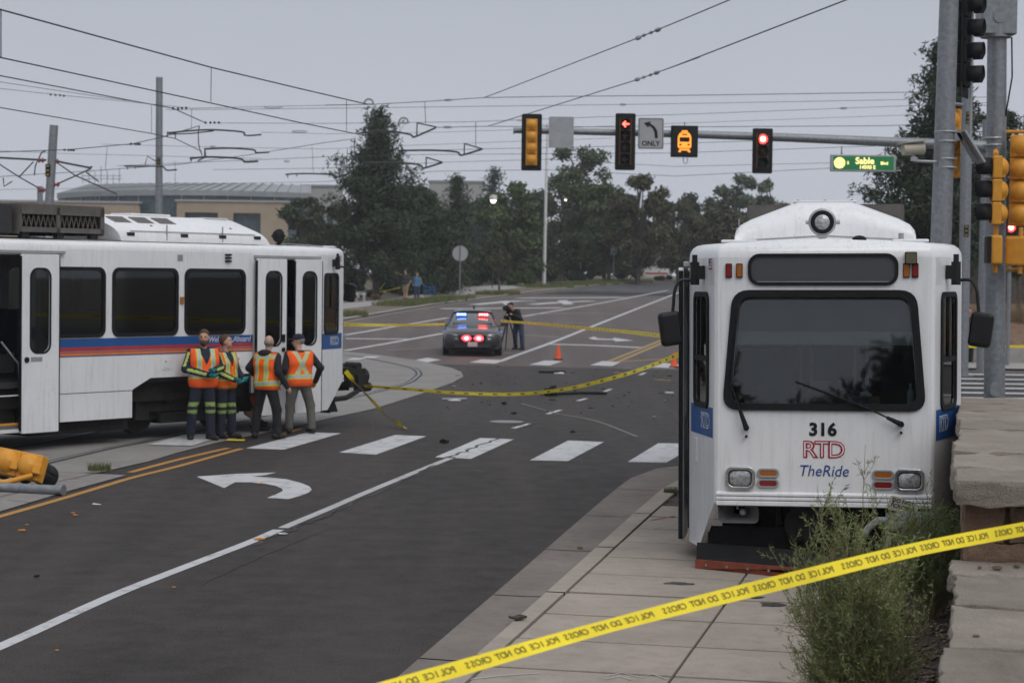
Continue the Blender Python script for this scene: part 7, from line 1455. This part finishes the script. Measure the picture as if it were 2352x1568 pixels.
t7, f7 = px_tape([z4(490, 515), z4(580, 500), z4(640, 485), z4(710, 470)], [118, 118, 117.5, 117], .05, 'distant yellow tape strung by the big conifer trunk', [.1, .1, .1]); 
t8, f8 = px_tape([z4(490, 520), z4(530, 470), z4(580, 410)], [118, 118, 118.4], .05, 'distant yellow tape slanting up to the conifer trunk', [.1, .1])
for T, ff in ((t2, f2), (t3, f3), (t4, f4)):                         # dark blocks of unreadable print
    L_ = 0; nx = .25
    for a, b in zip(ff, ff[1:]):
        L_ += (b[0]-a[0]).length
        if L_ > nx:
            nx = L_+.62; q, d, u = b; nrm = d.cross(u); off = .003 if nrm.dot(C0-q) > 0 else -.003; e_ = .10; MB().add([q+nrm*off+d*sx_*e_+u*sz_*.011 for sx_, sz_ in ((-1, -1), (1, -1), (1, 1), (-1, 1))], [(0, 1, 2, 3)]).build('print_block', 'tape_print', T)
# ---- fallen signal at lower left
M['sig_gal'] = M['steel']
fs = empty('fallen_signal', G(60, 1128), 0, 'knocked-down yellow traffic signal with black visors lying on the track slab', 'traffic light')
f0 = G(60, 1128); 
def FL(x, y, Y): return at(x, y, Y)-f0
YF = f0.y
ex = (FL(94, 1078, YF-.1)-FL(-30, 1053, YF+.25)).normalized(); Rm = Matrix((ex, Vector((-ex.y, ex.x, 0)).normalized(), (0, 0, 1))).transposed()
# local frame: x along the head, y away from camera, z up; the back of the housing faces the camera
def L2(x, y, z): return Rm @ Vector((x, y, z)) + Vector((0, 0, 0))
hx0 = .155
tilt = radians(-24)
def hb(x, y, z): return L2(x, y*cos(tilt)-z*sin(tilt)+.10, y*sin(tilt)+z*cos(tilt)+.31)
for k in range(4):
    xc = hx0-.175-.35*k
    def bxp(x0, x1, y0, y1, z0, z1, nm, m, bev): 
        P = [hb(x, y, z) for z in (z0, z1) for y in (y0, y1) for x in (x0, x1)]; return MB().add(P, [(0, 2, 3, 1), (4, 5, 7, 6), (0, 1, 5, 4), (2, 6, 7, 3), (0, 4, 6, 2), (1, 3, 7, 5)]).build(nm, m, fs, bevel=bev)
    se = bxp(xc-.172, xc+.172, -.02, .12, -.17, .17, 'section', 'sig_yellow', .012)
    d = MB(); rows = []
    for (yy, r) in ((-.02, .16), (-.07, .145), (-.12, .11), (-.15, .06)): rows.append([hb(xc+r*cos(a), yy, .0+r*sin(a)) for a in [j*2*pi/14 for j in range(15)]])
    d.grid(rows); d.f.append(tuple(range(len(d.v)-15, len(d.v)))); d.build('rear_dome', 'sig_yellow', se, True)
    bxp(xc+.12, xc+.235, -.10, -.02, -.10, .02, 'rib', 'sig_yellow', .012)
    v_ = MB(); rows = [[hb(xc+.155*cos(a), yy, .155*sin(a)) for a in [j*2*pi/20 for j in range(21)]] for yy in (.12, .42)]; v_.grid(rows); o = v_.build('visor', 'sig_black', fs, True); o.modifiers.new('s', 'SOLIDIFY').thickness = .008
    MB().add([hb(xc+.15*cos(j*2*pi/18), .125, .15*sin(j*2*pi/18)) for j in range(18)], [tuple(range(18))]).build('lens', 'sig_black', fs)
pa, pb_ = FL(-60, 1100, YF-.05), FL(143, 1130, YF-.42)
MB().cyl(Vector((pa.x, pa.y, .065)), Vector((pb_.x, pb_.y, .065)), .062, n=20).build('post', 'steel', fs, True); e2 = (pb_-pa).normalized(); e2.z = 0; MB().cyl(Vector((pb_.x, pb_.y, .066)), Vector((pb_.x, pb_.y, .066))+e2*.02, .072, n=20).build('end_cap', 'steel', fs)
MB().tube([hb(hx0-.06, -.05, -.12), L2(-.12, -.20, .12), Vector((pb_.x, pb_.y, .12))-e2*.95], .035, 10).build('bracket_tube', 'sig_yellow', fs, True); MB().tube([Vector((pb_.x, pb_.y, .10))-e2*1.0+Vector((0, -.05, 0)), Vector((pb_.x, pb_.y, .08))-e2*1.7+Vector((0, -.07, 0))], .036, 10).build('bracket_tube', 'sig_yellow', fs, True)
cl = Vector((pb_.x, pb_.y, .065))-e2*.95; MB().cyl(cl-e2*.05, cl+e2*.05, .075, n=18).build('clamp', 'sig_yellow', fs); MB().cyl(cl+e2*.055, cl+e2*.075, .070, n=18).build('strap', 'steel_lt', fs)
# ---- debris on the road
M['plastic_orange'] = mat('broken_amber_plastic', (.62, .22, .015), .5); M['leaf_litter'] = mat('leaf_litter', (.05, .035, .025), .9); M['paper'] = mat('paper', (.55, .56, .58), .8); M['debris_dark'] = leafmat('dark_debris', [(.04, .037, .035), (.07, .063, .06), (.12, .115, .11), (.05, .045, .042), (.25, .25, .25)])
deb = [((595, 1240), .11, 'plastic_orange', 'orange plastic shard beside the white lane line'), ((598, 1112), .09, 'plastic_orange', 'orange plastic shard on the white turn arrow'), (r8(120, 728), .10, 'plastic_orange', 'orange shard far left on the asphalt, lower of two'), (r8(147, 694), .05, 'plastic_orange', 'tiny orange shard far left on the asphalt, upper of two'), (r8(420, 643), .07, 'plastic_orange', 'orange shard left of the turn arrow, right one'), (r8(406, 630), .05, 'plastic_orange', 'orange shard left of the turn arrow, left one'), (r8(960, 1044), .04, 'plastic_orange', 'small orange shard right of the long white line'), (r8(316, 1396), .03, 'plastic_orange', 'tiny orange shard at lower left'), (r8(535, 585), .10, 'paper', 'white scrap on the asphalt left of the turn arrow'), (r8(1570, 748), .10, 'paper', 'thin white scrap beside the broken lane line'), (r4(1470, 934), .30, 'paper', 'white scrap near the far crosswalk'), (r4(2158, 1056), .28, 'paper', 'white scrap beside tram 316 door'), (r4(815, 1104), .26, 'paper', 'white strip lying behind the loose tape tail'), (r8(200, 985), .05, 'blk', 'small black lump at left on the asphalt'), (r4(1125, 1127), .14, 'blk', 'black lump in the middle of the junction'), (r4(1182, 1188), .10, 'blk', 'small black lump nearer the manhole'), (r4(748, 1368), .14, 'blk', 'black scrap between the two crosswalk stripes'), ((1186, 1440), .16, 'leaf_litter', 'dark leaf litter lying on the kerb at the bottom'), ((1332, 1262), .05, 'mulch', 'small clod on the gutter by the sidewalk'), (r4(1552, 1304), .10, 'blk', 'black crumb above the fourth crosswalk stripe')]
for i, (px, s_, m, lb) in enumerate(deb):
    p = G(*px); a = random.random()*6; k = MB(); nn = 7; pts = [(s_*.5*cos(2*pi*j/nn+a)*random.uniform(.5, 1.1)*1.3, s_*.5*sin(2*pi*j/nn+a)*random.uniform(.4, 1.)) for j in range(nn)]; hgt = s_*.10 if m in ('paper', 'plastic_orange', 'leaf_litter') else s_*.3
    o = k.prism([(x, y, .0) for x, y in pts], (0, 0, hgt)).build('debris', m, None, bevel=0)
    for v in o.data.vertices:
        if v.co.z > .001: v.co.z *= random.uniform(.5, 1.6)
    o.location = (p.x, p.y, gz(p.y)+(.07 if 'kerb' in lb else .01)); tag(o, lb, 'debris')
bar = empty('broken_post', G(*r4(1440, 1072)), 0, 'black broken post with its base lying across the junction', 'debris'); b0 = bar.location; e_ = G(*r4(1765, 1064))-b0; e_.z = 0; MB().tube([(0, 0, .05), e_*.5+Vector((0, 0, .06)), e_+Vector((0, 0, .04))], .035, 8).build('rod', 'blk', bar); MB().lathe([(.16, 0), (.14, .1), (.06, .16), (.05, .25)], (0, 0, .1), (-1, .2, .15), 12).box((-.1, .1, .06), (.3, .2, .1)).build('base', 'blk', bar)
bar2 = MB().box((0, 0, .03), (.75, .12, .05)).box((.2, .05, .05), (.3, .1, .04)).build('black_trim_strip', 'blk', None); p = G(*r4(1425, 930)); bar2.location = (p.x, p.y, gz(p.y)+.01); bar2.rotation_euler = (0, 0, -.15); tag(bar2, 'black plastic trim strip near the far crosswalk', 'debris')
pc_ = MB().tube([(0, 0, .02), (.55, .05, .03)], .02, 6).build('metal_strip', 'steel_lt', None); p = G(*r4(735, 1096)); pc_.location = p; tag(pc_, 'grey metal strip lying behind the loose tape tail', 'debris')
nd = 520; D_ = []
while len(D_) < nd:
    x, y = random.uniform(760, 2215), random.gauss(1010, 95)
    if 880 < y < 1290 and (y < 1180 or x > 1500): D_.append(r4(x, y))
cen = np.array([[*G(*p).xy, 0] for p in D_]); cen[:, 2] = [gz(y)+.012 for y in cen[:, 1]]; sz = (RNG.pareto(2.2, nd)*.010+.008).clip(.008, .07)[:, None]*RNG.uniform(.6, 1.3, (nd, 3)); sz[:, 2] *= .5
V = (octv[None]*sz[:, None]+cen[:, None]).reshape(-1, 3); tag(npmesh('crash_debris', V, (octf[None]+np.arange(nd)[:, None, None]*10).reshape(-1, 3), 'debris_dark', None), 'scatter of small broken bits and grit across the junction', 'debris', kind='stuff')
scrap = MB().box((0, 0, .008), (.30, .10, .014)).build('yellow_scrap', 'tape', None); p = G(541, 1014); scrap.location = (p.x, p.y, .02); tag(scrap, 'short yellow tape scrap at the workers\' feet', 'tape')

# ================================================================== WEEDS IN FRONT OF THE TRAM
def weed(label, base, H_, n_main, spread, mleaf, mst, seed, leafL=.022, dens=1.):
    rs = np.random.default_rng(seed); T = empty('weed_bush', base, 0, label, 'shrub'); st = MB(); LV = []; LF = []; cen = []; dirs = []
    def stem(p, d, L_, r, lev, leaves):
        k = 7 if lev == 0 else 5; pts = [p.copy()]; d = d.copy()
        for i in range(k):
            j_ = .035 if lev == 0 and len(cen) == 0 else .10; d = (d+np.array([rs.normal()*j_, rs.normal()*j_, .10 if lev else .06])).astype(float); d /= np.linalg.norm(d); p = p+d*L_/k; pts.append(p.copy())
        st.tube([Vector(q) for q in pts], [max(.0012, r*(1-.8*i/k)) for i in range(k+1)], 4 if lev < 2 else 3, False)
        return pts
    def along(pts, n, t0=.1):
        out = []
        for _ in range(n):
            t_ = rs.uniform(t0, 1)*(len(pts)-1); i = min(int(t_), len(pts)-2); out.append((pts[i]+(pts[i+1]-pts[i])*(t_-i), pts[i+1]-pts[i]))
        return out
    for s_ in range(n_main):
        a = rs.uniform(0, 2*pi); sp = spread*sqrt(rs.uniform(0, 1)); Lm = H_*(1-.55*sp/spread*rs.uniform(.5, 1))*rs.uniform(.75, 1.0) if s_ else H_
        d = np.array([cos(a)*sp*1.0, sin(a)*sp*1.0, 1.0]); d /= np.linalg.norm(d)
        if s_ == 0: d = np.array([.02, 0, 1.])
        m_ = stem(np.array([cos(a)*.05*sp, sin(a)*.05*sp, 0]), d, Lm, .0075, 0, False)
        for q, dd in along(m_, int(24*dens), .12):
            zf = q[2]/H_; L1 = (.34*(1-zf)**.8+.07)*rs.uniform(.5, 1.1)*min(1.2, H_); aa = rs.uniform(0, 2*pi); d2 = dd/np.linalg.norm(dd)*.55+np.array([cos(aa), sin(aa), .25])*.6
            b_ = stem(q, d2/np.linalg.norm(d2), L1, .0028, 1, True)
            for q3, d3 in along(b_, int(L1*44)): cen.append(q3); dirs.append(d3)
            for q4, d4 in along(b_, int(L1*12)):
                d5 = d4/np.linalg.norm(d4)*.6+rs.normal(size=3)*.4; L5 = L1*rs.uniform(.2, .4); c_ = stem(q4, d5/np.linalg.norm(d5), L5, .0014, 2, True)
                for q3, d3 in along(c_, int(L5*70)+4): cen.append(q3); dirs.append(d3)
    st.build('stems', mst, T)
    C_ = np.array(cen); Dd = np.array(dirs); Dd /= np.linalg.norm(Dd, axis=1)[:, None]; n = len(C_)
    a = Dd*.75+RNG.normal(size=(n, 3))*.55; a /= np.linalg.norm(a, axis=1)[:, None]; b = np.cross(a, RNG.normal(size=(n, 3))); b /= np.linalg.norm(b, axis=1)[:, None]; L_ = (leafL*RNG.uniform(.6, 1.4, n))[:, None]
    V = np.stack([C_, C_+a*L_*.5+b*L_*.085, C_+a*L_, C_+a*L_*.5-b*L_*.085], 1).reshape(-1, 3); npmesh('leaves', V, np.arange(4*n).reshape(-1, 4), mleaf, T); return T
wb = at(1950, 1640, 11.6); weed('tall wispy grey-green weed growing in front of tram 316', (wb.x, wb.y, .04), 1.84, 40, .38, 'kochia', 'stem', 5, .030, 1.0)
wb2 = G(2115, 1400, .04); weed('darker low weed at the foot of the stone wall beside tram 316', (wb2.x-.02, wb2.y-.5, .04), 1.15, 34, .75, 'kochia_dark', 'stem', 6, .03, .8)
# chrome-ish litter in the gravel
p = G(2090, 1470, .04); o = MB().box((0, 0, .012), (.12, .05, .02)).build('foil_litter', 'chrome', None, bevel=.006); o.location = (p.x, p.y, .055); tag(o, 'crumpled foil wrapper lying on the gravel bed', 'litter')

# ================================================================== DAMP AIR
hz = MB().box((0, 140, 17), (640, 420, 37)).build('haze', None); hm = bpy.data.materials.new('haze'); hm.use_nodes = True; ht = hm.node_tree; ht.nodes.clear(); ho = N(ht, 'OutputMaterial'); hv = N(ht, 'VolumePrincipled'); hv.inputs['Density'].default_value = .0004; hv.inputs['Color'].default_value = (.90, .93, .97, 1); ht.links.new(hv.outputs[0], ho.inputs['Volume']); hz.data.materials.append(hm); tag(hz, 'thin damp haze filling the air over the whole scene', 'haze', kind='stuff')
